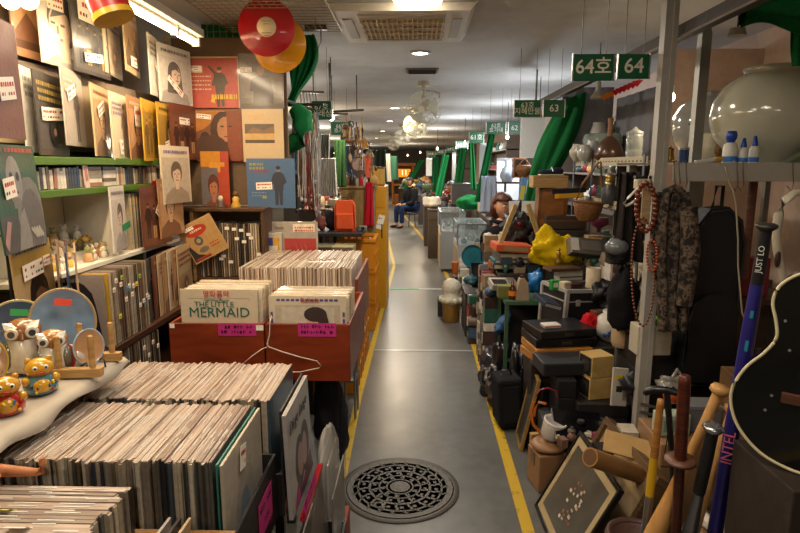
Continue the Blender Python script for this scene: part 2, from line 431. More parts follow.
ringseg(.205, .215, 0, 2 * PI, Z, IRON, 56); ringseg(.1, .108, 0, 2 * PI, Z, IRON, 48); ringseg(.062, .07, 0, 2 * PI, Z, IRON, 40)
for r0, r1, n, o, wd in ((.21, .24, 22, 0, .011), (.155, .21, 18, .1, .011), (.105, .15, 14, .2, .01), (.068, .102, 10, .1, .009)):
    for i in range(n):
        a = 2 * PI * i / n + o
        rm = (r0 + r1) / 2
        ringseg(r0, rm, a - wd / r0 / 2, a + wd / r0 / 2, Z, IRON, 2)
        ringseg(rm, r1, a - wd / r0 / 2 + .04, a + wd / r0 / 2 + .04, Z, IRON, 2)
        if r0 < .2: ringseg(rm - .008, rm + .008, a + .1, a + .2, Z, IRON, 3)
for k in range(2):
    a = -2.1 + k * 2.6; mb.cyl((.19 * math.cos(a), .19 * math.sin(a), .004), (.19 * math.cos(a), .19 * math.sin(a), .0095), .026, IRON, n=18)
    mb.lathe([(.014, .0096), (.018, .0115), (.022, .0096)], IRON, (.19 * math.cos(a), .19 * math.sin(a), 0), n=16)
mb.build('cover', mt)
mb = MB(); mb.lathe([(0, .0085), (.03, .0105), (.045, .0085)], IRON, n=24); mb.build('boss', mt)
# ------------------------------------------------------------------ ceiling fittings
WHT = plast('#cfcac0', .5); GRY = plast('#8d8b88', .5)
ac = thing('ceiling_air_conditioner', 'white square ceiling cassette air conditioner with slatted intake', 'air conditioner', (-.09, 3.8, H))
mb = MB()
mb.prism([(-.42, -.002), (.42, -.002), (.38, -.045), (-.38, -.045)], -.42, .42, WHT); mb.build('housing', ac, bevel=.008)
mb = MB(); mb.bx(-.25, .25, -.25, .25, -.05, -.045, plast('#b5a88f', .5))
for i in range(17):
    mb.box((-.24 + i * .03, 0, -.054), (.008, .48, .012), plast('#cdb893', .5))
for i in range(4): mb.box((0, -.2 + i * .133, -.056), (.5, .008, .01), plast('#cdb893', .5))
mb.build('intake_grille', ac)
for k in range(4):
    mb = MB(); M = RT((0, 0, 0), (0, 0, k * PI / 2)); mb.box((0, .32, -.048), (.5, .055, .008), plast('#a39d92', .5), M); mb.build('louvre', ac)
def downlight(loc, label, r=.062, s=14):
    t = thing('ceiling_light', label, 'light', loc)
    mb = MB(); mb.lathe([(r, -.012), (r + .018, -.012), (r + .02, 0), (r, -.001)], WHT, n=24, caps=False); mb.build('rim', t)
    mb = MB(); mb.lathe([(0, -.009), (r, -.009)], emit('#fff2dc', s), n=24); mb.build('diffuser', t)
    return t
def lamp(kind, loc, e, col, size=.2, rot=(0, 0, 0), sy=None, spread=None, spot=None):
    l = bpy.data.lights.new('lamp', kind); l.energy = e; l.color = col
    if kind == 'AREA':
        l.size = size
        if sy: l.shape = 'RECTANGLE'; l.size_y = sy
        if spread: l.spread = spread
    else: l.shadow_soft_size = size
    o = bpy.data.objects.new('lamp', l); COL.objects.link(o); o.location = loc; o.rotation_euler = rot
    return o
WARM = (1, .78, .52); NEUT = (1, .9, .78); COOL = (.9, .95, 1)
downlight((.02, 4.82, H), 'round white ceiling light beyond the air conditioner, nearest lit one')
lamp('AREA', (.02, 4.82, H - .03), 26, NEUT, .14)
# light and fittings further along the corridor
for i, (x, y, lb) in enumerate(((-.35, 9.3, 'round ceiling light above the first wire guarded fan row'), (-.55, 12.0, 'round ceiling light over the middle of the far aisle'), (-.9, 15.5, 'round ceiling light past the last ceiling fan'),
        (-1.35, 19.5, 'small bright ceiling light near the far end of the market'), (-1.9, 24.5, 'tiny ceiling light just before the orange lit stall'))):
    downlight((x, y, H), lb, .07, 10); lamp('AREA', (x, y, H - .03), 55, NEUT if i % 2 else WARM, .25)
# lit dish light cut by the top of the frame, and added fill lamps overhead and behind the viewer
t = thing('ceiling_light', 'warm white dish ceiling light above the air conditioner, cut by the top edge', 'light', (0, 3.27, H))
mb = MB(); mb.lathe([(.0, -.055), (.08, -.05), (.125, -.03), (.14, 0)], emit('#ffe9c6', 9), n=28); mb.build('diffuser', t)
mb = MB(); mb.lathe([(.138, -.006), (.15, -.006), (.15, 0)], WHT, n=28); mb.build('rim', t)
lamp('AREA', (0, 3.27, H - .07), 11, NEUT, .25)
downlight((.1, 1.0, H), 'added round ceiling light for fill over the near aisle, above the frame', .09, 10); lamp('AREA', (.1, 1.0, H - .02), 14, NEUT, .6); lamp('AREA', (0, -1.6, H - .02), 28, NEUT, .6)
# vent grille
v = thing('ceiling_vent', 'small dark rectangular ceiling vent behind the round light', 'vent', (.045, 5.7, H))
mb = MB(); mb.bx(-.15, .15, -.12, .12, -.012, 0, plast('#6f6963', .6)); mb.build('frame', v)
mb = MB()
for i in range(7): mb.box((0, -.09 + i * .03, -.016), (.26, .008, .012), plast('#3a3631', .6), rot=(.6, 0, 0))
mb.build('slats', v)
# ceiling fans with wire guards
GU = pm('#c9c6b4', .5, metal=.2); BLD = clear('#d8dcd0', .3, .6)
def fan_proto():
    t = thing('oscillating_fan', '', 'fan')
    mb = MB(); mb.cyl((0, 0, 0), (0, 0, -.05), .06, plast('#b9ad90'), .07, n=18); mb.cyl((0, 0, -.05), (0, 0, -.17), .02, plast('#b9ad90')); mb.build('mount', t)
    mb = MB(); mb.tube([(0, 0, -.1), (.1, .02, -.1), (.17, .02, -.12), (.17, .02, -.17)], .01, plast('#a79c84')); mb.build('swing_arm', t)
    M = RT((0, -.06, -.27), (math.radians(20), 0, math.radians(-20)))
    mb = MB(); mb.cyl((0, .02, 0), (0, .14, 0), .055, plast('#c4b998'), .045, M=M); mb.build('motor', t)
    mb = MB()
    for k in range(30):
        a = 2 * PI * k / 30; c, s = math.cos(a), math.sin(a)
        mb.tube([(.035 * c, -.085, .035 * s), (.13 * c, -.08, .13 * s), (.19 * c, -.045, .19 * s), (.2 * c, -.01, .2 * s), (.17 * c, .03, .17 * s), (.06 * c, .05, .06 * s)], .0022, GU, n=4, M=M)
    for r, y in ((.2, -.01), (.15, -.073), (.09, -.084)):
        mb.tube([(r * math.cos(2 * PI * i / 30), y, r * math.sin(2 * PI * i / 30)) for i in range(30)], .003, GU, n=5, closed=True, M=M)
    mb.build('guard', t)
    mb = MB(); mb.cyl((0, -.09, 0), (0, -.08, 0), .036, plast('#d8d2bf'), M=M); mb.build('badge_disc', t)
    for k in range(3):
        mb = MB()
        def fn(u, w, k=k):
            a = k * 2 * PI / 3 + (w - .5) * (.5 + .9 * u); r = .04 + .135 * u
            return (r * math.cos(a), -.03 + (w - .5) * .035, r * math.sin(a))
        mb.sheet(fn, 6, 6, plast('#d9dccf', .3), M); mb.build('blade', t, solid=.003)
    return t
fp = None
for i, (px, py, Y, rz, lb) in enumerate(((424, 79, 6.45, 0, 'cream wire guarded ceiling fan nearest, just past the dark vent'), (415, 119, 9.5, .3, 'cream wire guarded ceiling fan second nearest, behind the first fan'),
        (402, 138, 13.2, .2, 'small cream ceiling fan third along the aisle'), (393, 147, 17.5, .3, 'tiny pale ceiling fan furthest along the aisle'))):
    p = at(px, py, Y); 
    if fp is None: fp = fan_proto(); fp.location = (p.x, Y, H); fp['label'] = lb
    else: dup(fp, (p.x, Y, H), (0, 0, rz), lb)
for o in [x for x in bpy.data.objects if x.name.startswith('oscillating_fan')]: o['group'] = 'ceiling fans along the aisle'
# ------------------------------------------------------------------ green shop signs
GRN = pm('#0d5a36', .45, var=.06, bump=.01); SW = pm('#e6e2d0', .5, var=.02, bump=0)
def sign(px0, px1, py0, py1, Y, body, label, size, rod=True, dbl=False):
    a = at(px0, py1, Y); b = at(px1, py0, Y); w = b.x - a.x; h = b.z - a.z
    t = thing('shop_sign', label, 'sign', ((a.x + b.x) / 2, Y, a.z), group='green stall signs')
    mb = MB(); mb.bx(-w / 2, w / 2, -.006, .006, 0, h, GRN); mb.build('panel', t, bevel=.002)
    mb = MB()
    for q in (-1, 1): mb = MB(); mb.bx(q * w / 2 - .003, q * w / 2 + .003, -.008, .008, -.002, h + .002, metal('#b9b6ae')); mb.build('edge_trim', t)
    if rod:
        for q in (-.3, .3): mb = MB(); mb.cyl((q * w, 0, h), (q * w, 0, H - a.z), .0018, metal('#6a655e')); mb.build('hanger_rod', t)
    if body: text(body, size, SW, t, (0, -.0075, h / 2), lead=.85, bold=.001 * (size > .08))
    return t
sign(572, 614.5, 54, 81, 2.75, '64호', 'green hanging sign reading 64 with a Korean syllable, nearest on the right', .085)
sign(617, 650, 54, 79, 2.76, '64', 'green hanging sign reading only 64 beside the pale post', .09)
sign(514, 541, 100, 117, 4.7, '63호\n지혜만물', 'green hanging sign reading 63 above a second line of Korean', .055)
sign(543, 565, 100, 117, 4.7, '63', 'green hanging sign reading only 63 partly behind the rolled green curtain', .075)
sign(486, 506, 122, 134, 7.1, '62호\n호가네', 'green hanging sign reading 62 above a second line of Korean', .06)
sign(508, 521, 122, 134, 7.1, '62', 'green hanging sign reading only 62 further along the right stalls', .08)
sign(469, 484, 132, 143, 9.3, '61호', 'small green hanging sign 61, fourth stall back on the right', .1)
sign(456, 468, 141, 149, 11.8, '60호', 'small green hanging sign 60, fifth stall back on the right', .1)
sign(446, 456, 146, 153, 14.5, '59호', 'tiny green hanging sign 59, sixth stall back on the right', .1)
sign(436, 445, 149, 155, 17.5, '58호', 'tiny green hanging sign 58, seventh stall back on the right', .1)
sign(427, 435, 151, 157, 21, '57호', 'tiny green hanging sign 57, farthest of the right hand row', .1)
sign(312, 331.5, 101, 120, 4.6, '67호\n거래상', 'green hanging sign reading 67 on the left above the dangling necklaces', .058)
sign(331, 351, 122, 135, 7.0, '66호\n호가네', 'green hanging sign reading 66 on the left, behind the 67 sign', .06)
sign(371, 382, 150, 158, 14, '65호', 'small dark green sign far down the left side under the fans', .1)
# lights inside the far stalls on the right and left (bulbs added to brighten the goods)
for x, y, e, c in ((1.5, 3.6, 3, WARM), (1.25, 6.15, 26, COOL), (1.3, 8.6, 40, COOL), (.9, 11.2, 45, COOL), (.5, 14.6, 55, NEUT), (.1, 18.8, 60, WARM), (-1.5, 6.3, 16, NEUT), (-.72, 5.0, 9, NEUT), (-1.9, 9.5, 60, WARM), (-2.4, 14, 80, NEUT), (-2.8, 20, 90, WARM), (-.4, 24.9, 60, WARM), (-2.6, 27, 80, NEUT)):
    lamp('POINT', (x, y, 1.93), e * .75, c, .06); lamp('AREA', (x, y, 1.9), e * .3, c, .2)
    t = thing('added_stall_bulb', 'added bare bulb hanging from the ceiling to brighten the stall goods', 'bulb', (x, y, H), group='added bulbs over the stalls')
    mb = MB(); mb.cyl((0, 0, 0), (0, 0, -.42), .004, plast('#333333')); mb.cyl((0, 0, -.42), (0, 0, -.46), .016, plast('#ddd8cc')); mb.build('cord', t)
    mb = MB(); mb.ell((0, 0, -.485), (.024, .024, .03), emit('#fff0d8', 12)); mb.build('bulb', t)
# end of aisle: orange lit stall front
t = thing('far_stall_front', 'orange lit stall front with small lit sign at the far end of the aisle', 'stall', (0, 0, 0))
a = at(393, 192, 24); b = at(413, 166, 24)
mb = MB(); OR = pm('#a8641c', .6)
mb.bx(a.x, b.x, 24, 24.5, a.z - .9, a.z - .1, OR); mb.bx(a.x, b.x, 24.3, 24.5, a.z - .1, b.z, pm('#3b2412', .7)); mb.build('counter', t)
mb = MB(); mb.bx(a.x - .05, b.x + .1, 23.9, 24.5, b.z, b.z + .12, OR)
for x in (a.x, b.x): mb.cyl((x, 24, 0), (x, 24, b.z), .05, OR)
mb.bx(a.x, b.x, 24, 24.1, a.z + .25, a.z + .33, OR)
mb.build('frame', t)
mb = MB(); mb.bx(a.x + .2, b.x - .1, 23.96, 24.0, b.z - .45, b.z - .12, emit('#e07a18', 1.6)); mb.build('lit_sign', t)
for e in (-.07, .07): text('1', .3, emit('#ffd890', 3), t, ((a.x + b.x) / 2 + .05 + e, 23.95, b.z - .28))
# ================================================================== left record stall
GREEN_ = pm('#4c6c16', .5, var=.15); WD = wood('#b98a55'); DWD = wood('#4a2c1a'); BLK = plast('#17161a', .5); WPAN = pm('#d8cfbd', .6, var=.04)
# tall case against the wall: lime shelf boards, white lower cube
bc = thing('record_bookcase', 'wall bookcase with lime green shelf edges and one white open cube', 'bookcase', (-1.55, 2.6, 0))
def lx(x): return x + 1.55
def bb(x0, x1, y0, y1, z0, z1, m, name, bev=.002):
    q = MB(); q.bx(x0 + 1.55, x1 + 1.55, y0 - 2.6, y1 - 2.6, z0, z1, m); return q.build(name, bc, bevel=bev)
bb(-1.675, -1.42, 1.95, 3.45, 1.60, 1.632, GREEN_, 'shelf'); bb(-1.675, -1.42, 1.95, 3.45, 1.475, 1.503, GREEN_, 'shelf')
bb(-1.675, -1.665, 1.95, 3.45, .3, 1.62, pm('#6c8a2c', .6), 'back_panel')
bb(-1.66, -1.42, 2.685, 2.70, 1.178, 1.474, WPAN, 'divider'); bb(-1.66, -1.42, 2.10, 2.115, 1.178, 1.474, WPAN, 'divider')
bb(-1.664, -1.40, 2.0, 3.45, 1.157, 1.177, WPAN, 'shelf'); bb(-1.665, -1.66, 2.116, 2.684, 1.178, 1.474, WPAN, 'back_panel')
bb(-1.664, -1.28, 2.15, 3.5, .803, .833, DWD, 'shelf'); bb(-1.664, -1.28, 2.15, 3.5, .45, .478, DWD, 'shelf')
for y in (2.15, 3.48): bb(-1.664, -1.3, y, y + .018, 0, 1.11, DWD, 'side_panel')
# upper hanging boards the sleeves lean against
for z, x in ((1.955, -1.62), (1.66, -1.56)):
    q = MB(); q.bx(-1.68, x, 1.7, 3.55, z, z + .02, pm('#5a4a30', .7)); o = q.build('display_ledge')
    tag(o, 'narrow wooden ledge %s' % ('under the upper row of hung record sleeves' if z > 1.8 else 'just above the lime green top shelf edge'), 'ledge')
# cassettes and small boxes on the green shelf
CASS = ramp_random('cassette_print', ['#d8d0c0', '#8f8778', '#3b3a3f', '#b9a888', '#28455f', '#6f5a48', '#c9c2b2', '#9a8f86', '#574a42', '#e0d6c0', '#37424a', '#a06a50'], .35, .6)
y = 2.12; i = 0; cs = None
while y < 3.28:
    wdt = random.uniform(.014, .02); hh = random.uniform(.07, .09)
    tilt = 0 if 2.4 < y < 2.9 or random.random() < .7 else random.uniform(-.15, .15)
    if 2.5 < y < 2.53 or 2.62 < y < 2.66:      # lying stacks
        for k in range(5):
            q = MB(); q.box((0, 0, .009), (.07, .11, .0165), CASS)
            o = q.build('cassette_case', loc=(-1.47, y + .06, 1.505 + k * .0175)); tag(o, 'flat cassette case lying in a low stack on the green shelf', 'cassette', 'flat cassettes on the green shelf')
        y += .125; continue
    q = MB(); q.box((0, 0, hh / 2), (.07, wdt, hh), CASS)
    o = q.build('cassette_case', loc=(-1.47, y + wdt / 2 + abs(tilt) * .05, 1.508 if tilt else 1.505), rot=(tilt, 0, 0)); tag(o, 'upright cassette case in the row on the lime green shelf', 'cassette', 'upright cassettes on the green shelf')
    y += wdt + .003 + abs(tilt) * .1
def singular(name, label, cat, fn, loc, rot=(0, 0, 0), group=None, bevel=0, sub=0, solid=0):
    q = MB(); fn(q); o = q.build(name, loc=loc, rot=rot, bevel=bevel, sub=sub, solid=solid); return tag(o, label, cat, group)
p = atx(85, 170, -1.43)
singular('postcard', 'pale pink card leaning in front of the cassettes on the green shelf', 'card', lambda q: (q.box((0, 0, .055), (.004, .035, .11), paper('#d0b8a8')), q.box((.0025, 0, .06), (.001, .02, .06), ink('#b06a60'))), (-1.425, p.y, 1.503), (0, -.06, 0))
p = atx(152, 183, -1.42)
tr = thing('plastic_tray', 'small red plastic tray hanging over the right end of the green shelf edge', 'tray', (-1.40, 3.2, 1.505))
q = MB(); q.bx(-.016, .016, -.1, .1, -.02, -.014, plast('#a01c24', .3)); q.bx(-.016, -.012, -.1, .1, -.014, .012, plast('#a01c24', .3)); q.bx(.012, .016, -.1, .1, -.014, .012, plast('#a01c24', .3)); q.build('tray_shell', tr)
# ---- figurines heaped in the white cube
singular_riser = MB(); singular_riser.bx(-.075, .0, -.27, .27, 0, .04, WPAN); singular_riser.bx(-.155, -.0751, -.27, .27, 0, .082, WPAN); tag(singular_riser.build('stepped_stand', loc=(-1.502, 2.395, 1.1782)), 'stepped white stand under the tiny figurines in the white cube', 'stand')
FIG = ['#d9c8a8', '#c9a070', '#e6ddc8', '#a87848', '#8f9a58', '#d8b24a', '#b98878', '#cfc7b8', '#7a6a52', '#e0c890']
fr = random.Random(3)
for i in range(64):
    col = FIG[i % 10]; r = fr.uniform(.013, .022); y = fr.uniform(2.15, 2.65); x = fr.uniform(-1.62, -1.44)
    t = thing('small_figurine', 'tiny painted figurine in the jumble inside the white cube', 'figurine', (x, y, 1.1785 + (.0 if x > -1.5 else .042 if x > -1.57 else .084)), (0, 0, fr.uniform(0, 6)), 'tiny figurines in the white cube')
    q = MB(); q.lathe([(r * .9, 0), (r, r * .6), (r * .8, r * 1.6), (r * .35, r * 2)], plast(col, .3), n=9); q.build('body', t)
    q = MB(); q.ell((0, 0, r * 2.5), (r * .72,) * 3, plast(FIG[(i * 3 + 1) % 10], .3), 9, 6)
    for e in (-1, 1): q.ell((e * r * .5, 0, r * 3.1), (r * .25, r * .2, r * .35), plast(col, .3), 6, 4)
    q.build('head', t)
t = thing('doll_figurine', 'black hatted doll standing at the back of the white cube', 'figurine', (-1.6, 2.22, 1.1785))
q = MB(); q.lathe([(.03, 0), (.034, .03), (.018, .09), (.012, .12)], plast('#1c1a1c', .4), n=12); q.build('body', t)
q = MB(); q.ell((0, 0, .137), (.016, .016, .02), skin('#c8a080'), 10, 7); q.build('head', t)
q = MB(); q.lathe([(.04, .15), (.038, .153), (.018, .155), (.015, .178), (.0, .18)], plast('#1c1a1c', .5), n=14); q.build('hat', t)
# ---- LPs facing out beside the cube
PAL = {
 'grey': ('#b9ada0', '#8d8580', '#e0c8b0', '#2a2524', '#4a4644', '#d8d0c0'), 'sepia': ('#c9ad84', '#a8845a', '#e2b890', '#3a2418', '#5a4030', '#7a3020'),
 'dark': ('#3a3632', '#565049', '#c49a78', '#141212', '#272321', '#c9a94a'), 'cream': ('#dccbac', '#b8a890', '#e4bc98', '#3a2a20', '#86705a', '#5a4a80'),
 'white': ('#d9d2c6', '#c2b8aa', '#dcb898', '#2c2624', '#8a827c', '#555050'), 'gold': ('#c79a2c', '#8e6a20', '#d8a878', '#2a1c10', '#5a3c18', '#3a2a18'),
 'warm': ('#a87c58', '#c89868', '#e6bc92', '#3a2014', '#6a4430', '#e8d8b0'), 'blue': ('#3f5f80', '#587898', '#d8a888', '#181c24', '#2b2624', '#e0b848'),
 'brown': ('#6a3a26', '#7a4630', '#c89870', '#20140e', '#40241a', '#d8b070'), 'green': ('#3c6848', '#5a8060', '#b8a890', '#24241f', '#6f6a64', '#c8543c'),
 'red': ('#b5302a', '#c84838', '#dca07c', '#1a1212', '#221a1c', '#f0d8b0'), 'pink': ('#d0a8a0', '#b88880', '#e8c8b0', '#3a2422', '#7a5850', '#8a3030')}
def C(kind, pal, seed): return cover_print(kind, PAL[pal], seed)
def bgc(pal): return PAL[pal][0]
E_ = []
def S(label, px, py, X, th, kind, pal, seed, lean=0, tagat=None, roll=0, **kw):
    return sleeve(label, atx(px, py, X), th, C(kind, pal, seed) if kind else None, bgc(pal), lean, tagat=tagat, roll=roll, group='record sleeves hung facing out', **kw)
# upper row along the wall
S('orange and cream striped sleeve hung far left of the upper row', 14, 54, -1.55, 90, 'view', 'warm', 1)
S('pale sleeve with huge blurred grey face and white price tag in upper row', 42, 62, -1.5, 90, 'big', 'white', 2, tagat=(.35, .8, -.05, .11, .06))
S('dark band photo sleeve with white sheet tag and orange lettering in upper row', 75, 70, -1.47, 92, 'band', 'dark', 3, tagat=((.4, .86, 0, .15, .1), (.5, .24, -.1, .16, .04)))
S('cream sleeve with scribbled drawing, third of the slanting upper row', 106, 72, -1.47, 104, 'type', 'cream', 4)
S('purple and yellow sleeve glowing under the tube light in upper row', 126, 70, -1.44, 104, 'view', 'sepia', 5, tagat=(.5, .2, -.05, .14, .05))
S('narrow pale sleeve seen nearly edge on beside the long haired woman sleeve', 151, 94, -1.42, 100, 'type', 'white', 6, tagat=(.4, .5, .5))
S('cream sleeve with dark long haired woman and slanted price strip in upper row', 160, 101, -1.43, 78, 'portrait', 'white', 7, tagat=(.45, .3, .6, .16, .035))
# second row standing on the ledge
S('washed out pale sleeve at the left start of the second row behind dark sleeve', 27, 152, -1.46, 106, 'type', 'white', 8)
S('black glossy sleeve with yellow script and two price strips in second row', 40, 155, -1.43, 103, 'type', 'dark', 9, tagat=((.55, .52, -.06, .2, .05), (.2, .5, 0, .05, .05)))
S('dark grey sleeve with standing figure and red tag in second row', 67, 145, -1.42, 107, 'man', 'grey', 10, tagat=(.35, .7, -.3, .13, .05))
S('brown grey sleeve tilted with its tag near the top in second row', 96, 156, -1.42, 105, 'portrait', 'sepia', 11, tagat=(.4, .68, -.35, .12, .05))
S('plain taupe sleeve with small red mark in second row', 114, 160, -1.42, 101, 'man', 'cream', 12, tagat=(.35, .2, 0, .05, .07))
S('brown sleeve with square white card tag in second row', 131, 160, -1.42, 100, 'portrait', 'warm', 13, tagat=(.45, .7, 0, .1, .1))
S('shiny golden yellow sleeve leaning forward in second row', 145, 161, -1.40, 99, 'band', 'gold', 14)
S('dark gold sleeve wrapped in clear film right of the golden yellow one', 160, 161, -1.40, 96, 'portrait', 'gold', 15, tagat=(.4, .3, -.2))
S('dark brown sleeve with white tag ending the second row at the partition', 172, 159, -1.40, 84, 'band', 'brown', 16, tagat=(.5, .7, 0, .12, .04))
# sleeves hung right of the white cube
S('tan sleeve with dark portrait hung below the second row near the partition', 163, 205, -1.36, 84, 'portrait', 'cream', 17)
S('tan sleeve with pale oval portrait hung lower, left of the yellow partition post', 161, 239, -1.36, 90, 'portrait', 'warm', 18)
S('dark film wrapped sleeve with white diamond tag hung beside the magazines', 144, 249, -1.385, 88, 'band', 'brown', 19, tagat=(.55, .55, .7, .07, .05))
S('cream booklet cover with dark arch picture right of the white cube', 114, 253, -1.385, 100, 'portrait', 'white', 20, w=.2, h=.3)
# magazines standing between
MAG = ramp_random('magazine_spine', ['#d8cdb8', '#b8a888', '#c0b0a0', '#7a6a5a', '#d8c8a0', '#a89078', '#5a4a44', '#e0d8c8'], .4, .4)
for i in range(16):
    q = MB(); q.box((0, 0, .14), (.2, .009, .28), MAG)
    if i % 3 == 0: q.box((.1005, 0, .2 + (i % 4) * .02), (.001, .009, .02), pm('#d8a820', .5))
    o = q.build('magazine', loc=(-1.53, 2.86 + i * .0125, 1.1785)); tag(o, 'thin magazine standing spine out right of the white cube', 'magazine', 'magazines beside the white cube')
p = atx(125, 224, -1.41)
singular('paper_flag', 'small green paper flag sticking out among the magazines', 'flag', lambda q: q.box((0, 0, 0), (.003, .08, .03), pm('#1d7a4a', .5)), (-1.405, p.y, p.z - .01), (.2, 0, 0))
# ---- lower row: cover facing forward, then spines, then fanned sleeves
sleeve('greyish purple sleeve with long haired face standing behind the wooden plate racks', (-1.615, 2.33, .835), 0, C('big', 'grey', 31), '#9a8c84', tagat=(.4, .72, -.35, .13, .06))
SPINE = ramp_random('record_spine', ['#8f7f6a', '#5f4f40', '#a89880', '#3f3830', '#b8a890', '#705c48', '#2e2a28', '#c0b090', '#80604a', '#98907f'], .35, .6)
q = MB(); q.box((0, 0, W / 2), (W, .011, W), paper('#c79a1c')); o = q.build('vinyl_record', loc=(-1.455, 2.352, .835))
tag(o, 'thick mustard yellow record spine first in the tagged row behind the owls', 'record')
def rec_mesh(name, mat_, w, t, h, seed):
    R = random.Random(seed); q = MB(); q.box((0, 0, h / 2), (w, t * .8, h), mat_)
    # plastic outer sleeve lip that stands above the card
    q.box((R.uniform(-.003, .003), 0, h + .0015), (w * .99, t * .25, .004), mat_)
    return q
def tagmesh(w, h):
    q = MB(); q.box((0, 0, 0), (.001, w, h), TAGW); q.box((.0008, w * .1, 0), (.0005, w * .5, h * .25), TAGR); return q
def tagged(i, root, x, z, col=None):
    q = MB(); c = col or TAGW; q.box((x, 0, z), (.0015, .022, .02), c); q.box((x + .001, 0, z - .002), (.0005, .013, .004), TAGR if c == TAGW else TAGK)
    return q.build('price_tag', root)
tagcols = [TAGW, TAGW, pm('#e8d830', .5), TAGW, pm('#a8c838', .5), TAGW, pm('#4a9ab8', .5), TAGW]
for i in range(34):
    r = random.Random(i); q = rec_mesh('vinyl_record', SPINE, W, .0085, W, i)
    o = q.build('vinyl_record', loc=(-1.453 + r.uniform(0, .006), 2.366 + i * .0098, .835)); tag(o, 'record standing spine out in the tagged row behind the owls', 'record', 'tagged records in the lower left row')
    if i % 2 == 0: tagged(i, o, W / 2 + .012, .1 + .19 * r.random(), tagcols[(i // 2) % 8]); o['label'] = 'record with a price tag on its spine in the row behind the owls'; o['group'] = 'tagged spine records in the lower left row'
for i in range(24):
    q = rec_mesh('vinyl_record', SPINE, W, .01, W, i + 50)
    o = q.build('vinyl_record', loc=(-1.445 + .006 * random.random(), 2.46 + i * .0125, .479)); tag(o, 'record standing spine out on the bottom shelf under the tagged row', 'record', 'records on the bottom left shelf')
    if i % 4 == 1: tagged(i, o, W / 2 + .012, .2 + .08 * random.random()); o['label'] = 'record with a price tag on the bottom shelf under the tagged row'; o['group'] = 'tagged records on the bottom left shelf'
for r_, (z_, x_, n_) in enumerate(((1.976, -1.6, 5), (1.682, -1.53, 5))):
    for i in range(n_):
        c_ = ('#8a7a66', '#6a5a48', '#a08c70', '#5a4c40', '#94846c')[(i + r_ * 2) % 5]
        sleeve('%s plain sleeve standing at the back of the %s row, %s along the wall' % (('taupe', 'brown', 'tan', 'dark brown', 'grey brown')[(i + r_ * 2) % 5], ('upper', 'second')[r_], ('first', 'second', 'third', 'fourth', 'last')[i]), (x_, 1.95 + i * .318, z_), 90, None, c_, group='plain sleeves at the back')
for i, (th, k, pl, lb) in enumerate(((66, 'band', 'dark', 'dark sleeve first of the fanned lower row next to the tagged spines'), (64, 'portrait', 'brown', 'brown sleeve second in the fanned lower row'), (68, 'man', 'sepia', 'sepia sleeve in the middle of the fanned lower row'),
        (64, 'portrait', 'warm', 'tan sleeve with portrait in the fanned lower row'), (70, 'band', 'cream', 'cream film wrapped sleeve in the fanned lower row'), (66, 'view', 'warm', 'light brown sleeve next to last in the fanned lower row'), (72, 'type', 'sepia', 'tan sleeve ending the fanned lower row at the partition'))):
    sleeve(lb, (-1.31, 2.73 + i * .06, .835), 98, C(k, pl, 40 + i), bgc(pl), 0, group='record sleeves hung facing out', t=.004)
# ---- three big sleeves on the near rack at the far left
rk = thing('wire_display_rack', 'dark wire rack at the far left holding three big sleeves', 'rack', (-1.27, 1.7, 1.0))
q = MB()
for y in (1.5, 1.95): q.cyl((-.06 - (y - 1.5) * .2, y - 1.7, .0), (-.06 - (y - 1.5) * .2, y - 1.7, 1.02), .006, metal('#444444'))
q.build('upright', rk)
q = MB()
for z in (.045, .365, .685): q.cyl((-.045, -.3, z), (-.14, .25, z), .005, metal('#444444'))
q.build('shelf_wire', rk)
sleeve('plain maroon brown sleeve with white tag at the upper left edge of the photo', (-1.068, 1.395, 1.672), 104, None, '#7a3f28', tagat=(.66, .42, -.15, .1, .06))
def robot(a):   # plain generic stand-in for a known painted cover: grey figure on green
    a.p(rec(0, 0, 1, .34), '#4f4f4c'); a.p(circ(.72, .3, .34, .4), '#77766f'); a.p(circ(.72, .26, .27, .32), '#625f5a')
    a.p([(.3, .0), (.42, .32), (.55, .4), (.62, .1), (.6, 0)], '#8a877f'); a.p(circ(.42, .66, .17, .24), '#8f8d86'); a.p(rec(.33, .4, .5, .5), '#77746c')
    a.p(circ(.36, .7, .04, .045), '#2a2a28'); a.p(circ(.5, .7, .04, .045), '#2a2a28'); a.p(circ(.43, .55, .05, .015), '#5a2a26')
    for i in range(4): a.p([(.62 + i * .06, .18), (.65 + i * .06, .2), (.78 + i * .05, .1), (.75 + i * .05, .07)], '#b8b2a4')
    a.p([(.0, .1), (.12, .3), (.2, .28), (.06, .02)], '#b08a80'); a.lines(.3, .92, .93, 1, '#b8503c', 5, th=.04)
sleeve('dark green sleeve with big grey painted figure, middle of the left rack', (-1.17, 1.6, 1.345), 104, robot, '#335a40', lean=-3, tagat=(.26, .6, -.1, .08, .06))
def man_left(a):
    a.p(rec(0, .74, 1, 1), '#a8842c'); a.head(.55, .4, .22, pm('#6b4a34', var=.1), '#1c1510', '#3a3228', None, False, 1); a.lines(.1, .9, .93, 1, '#3a2c18', 8, th=.05)
sleeve('tan sleeve with man portrait and long white price strip, lowest on the left rack', (-1.205, 1.68, 1.035), 104, man_left, '#b89a6a', lean=-2, tagat=((.42, .74, -.02, .16, .05), (.8, .78, 0, .06, .035)))
for i in range(3):
    q = MB(); q.box((0, 0, .15), (.3, .006, .3), paper(('#8a6a4a', '#3a4c6a', '#b89a78')[i])); o = q.build('record_sleeve', loc=(-1.275 + i * .022, 2.0 + i * .016, 1.179 - .17), rot=(0, 0, math.radians(121)))
    tag(o, ('brown', 'navy', 'tan')[i] + ' sleeve edge standing between the left rack and the white cube', 'record')
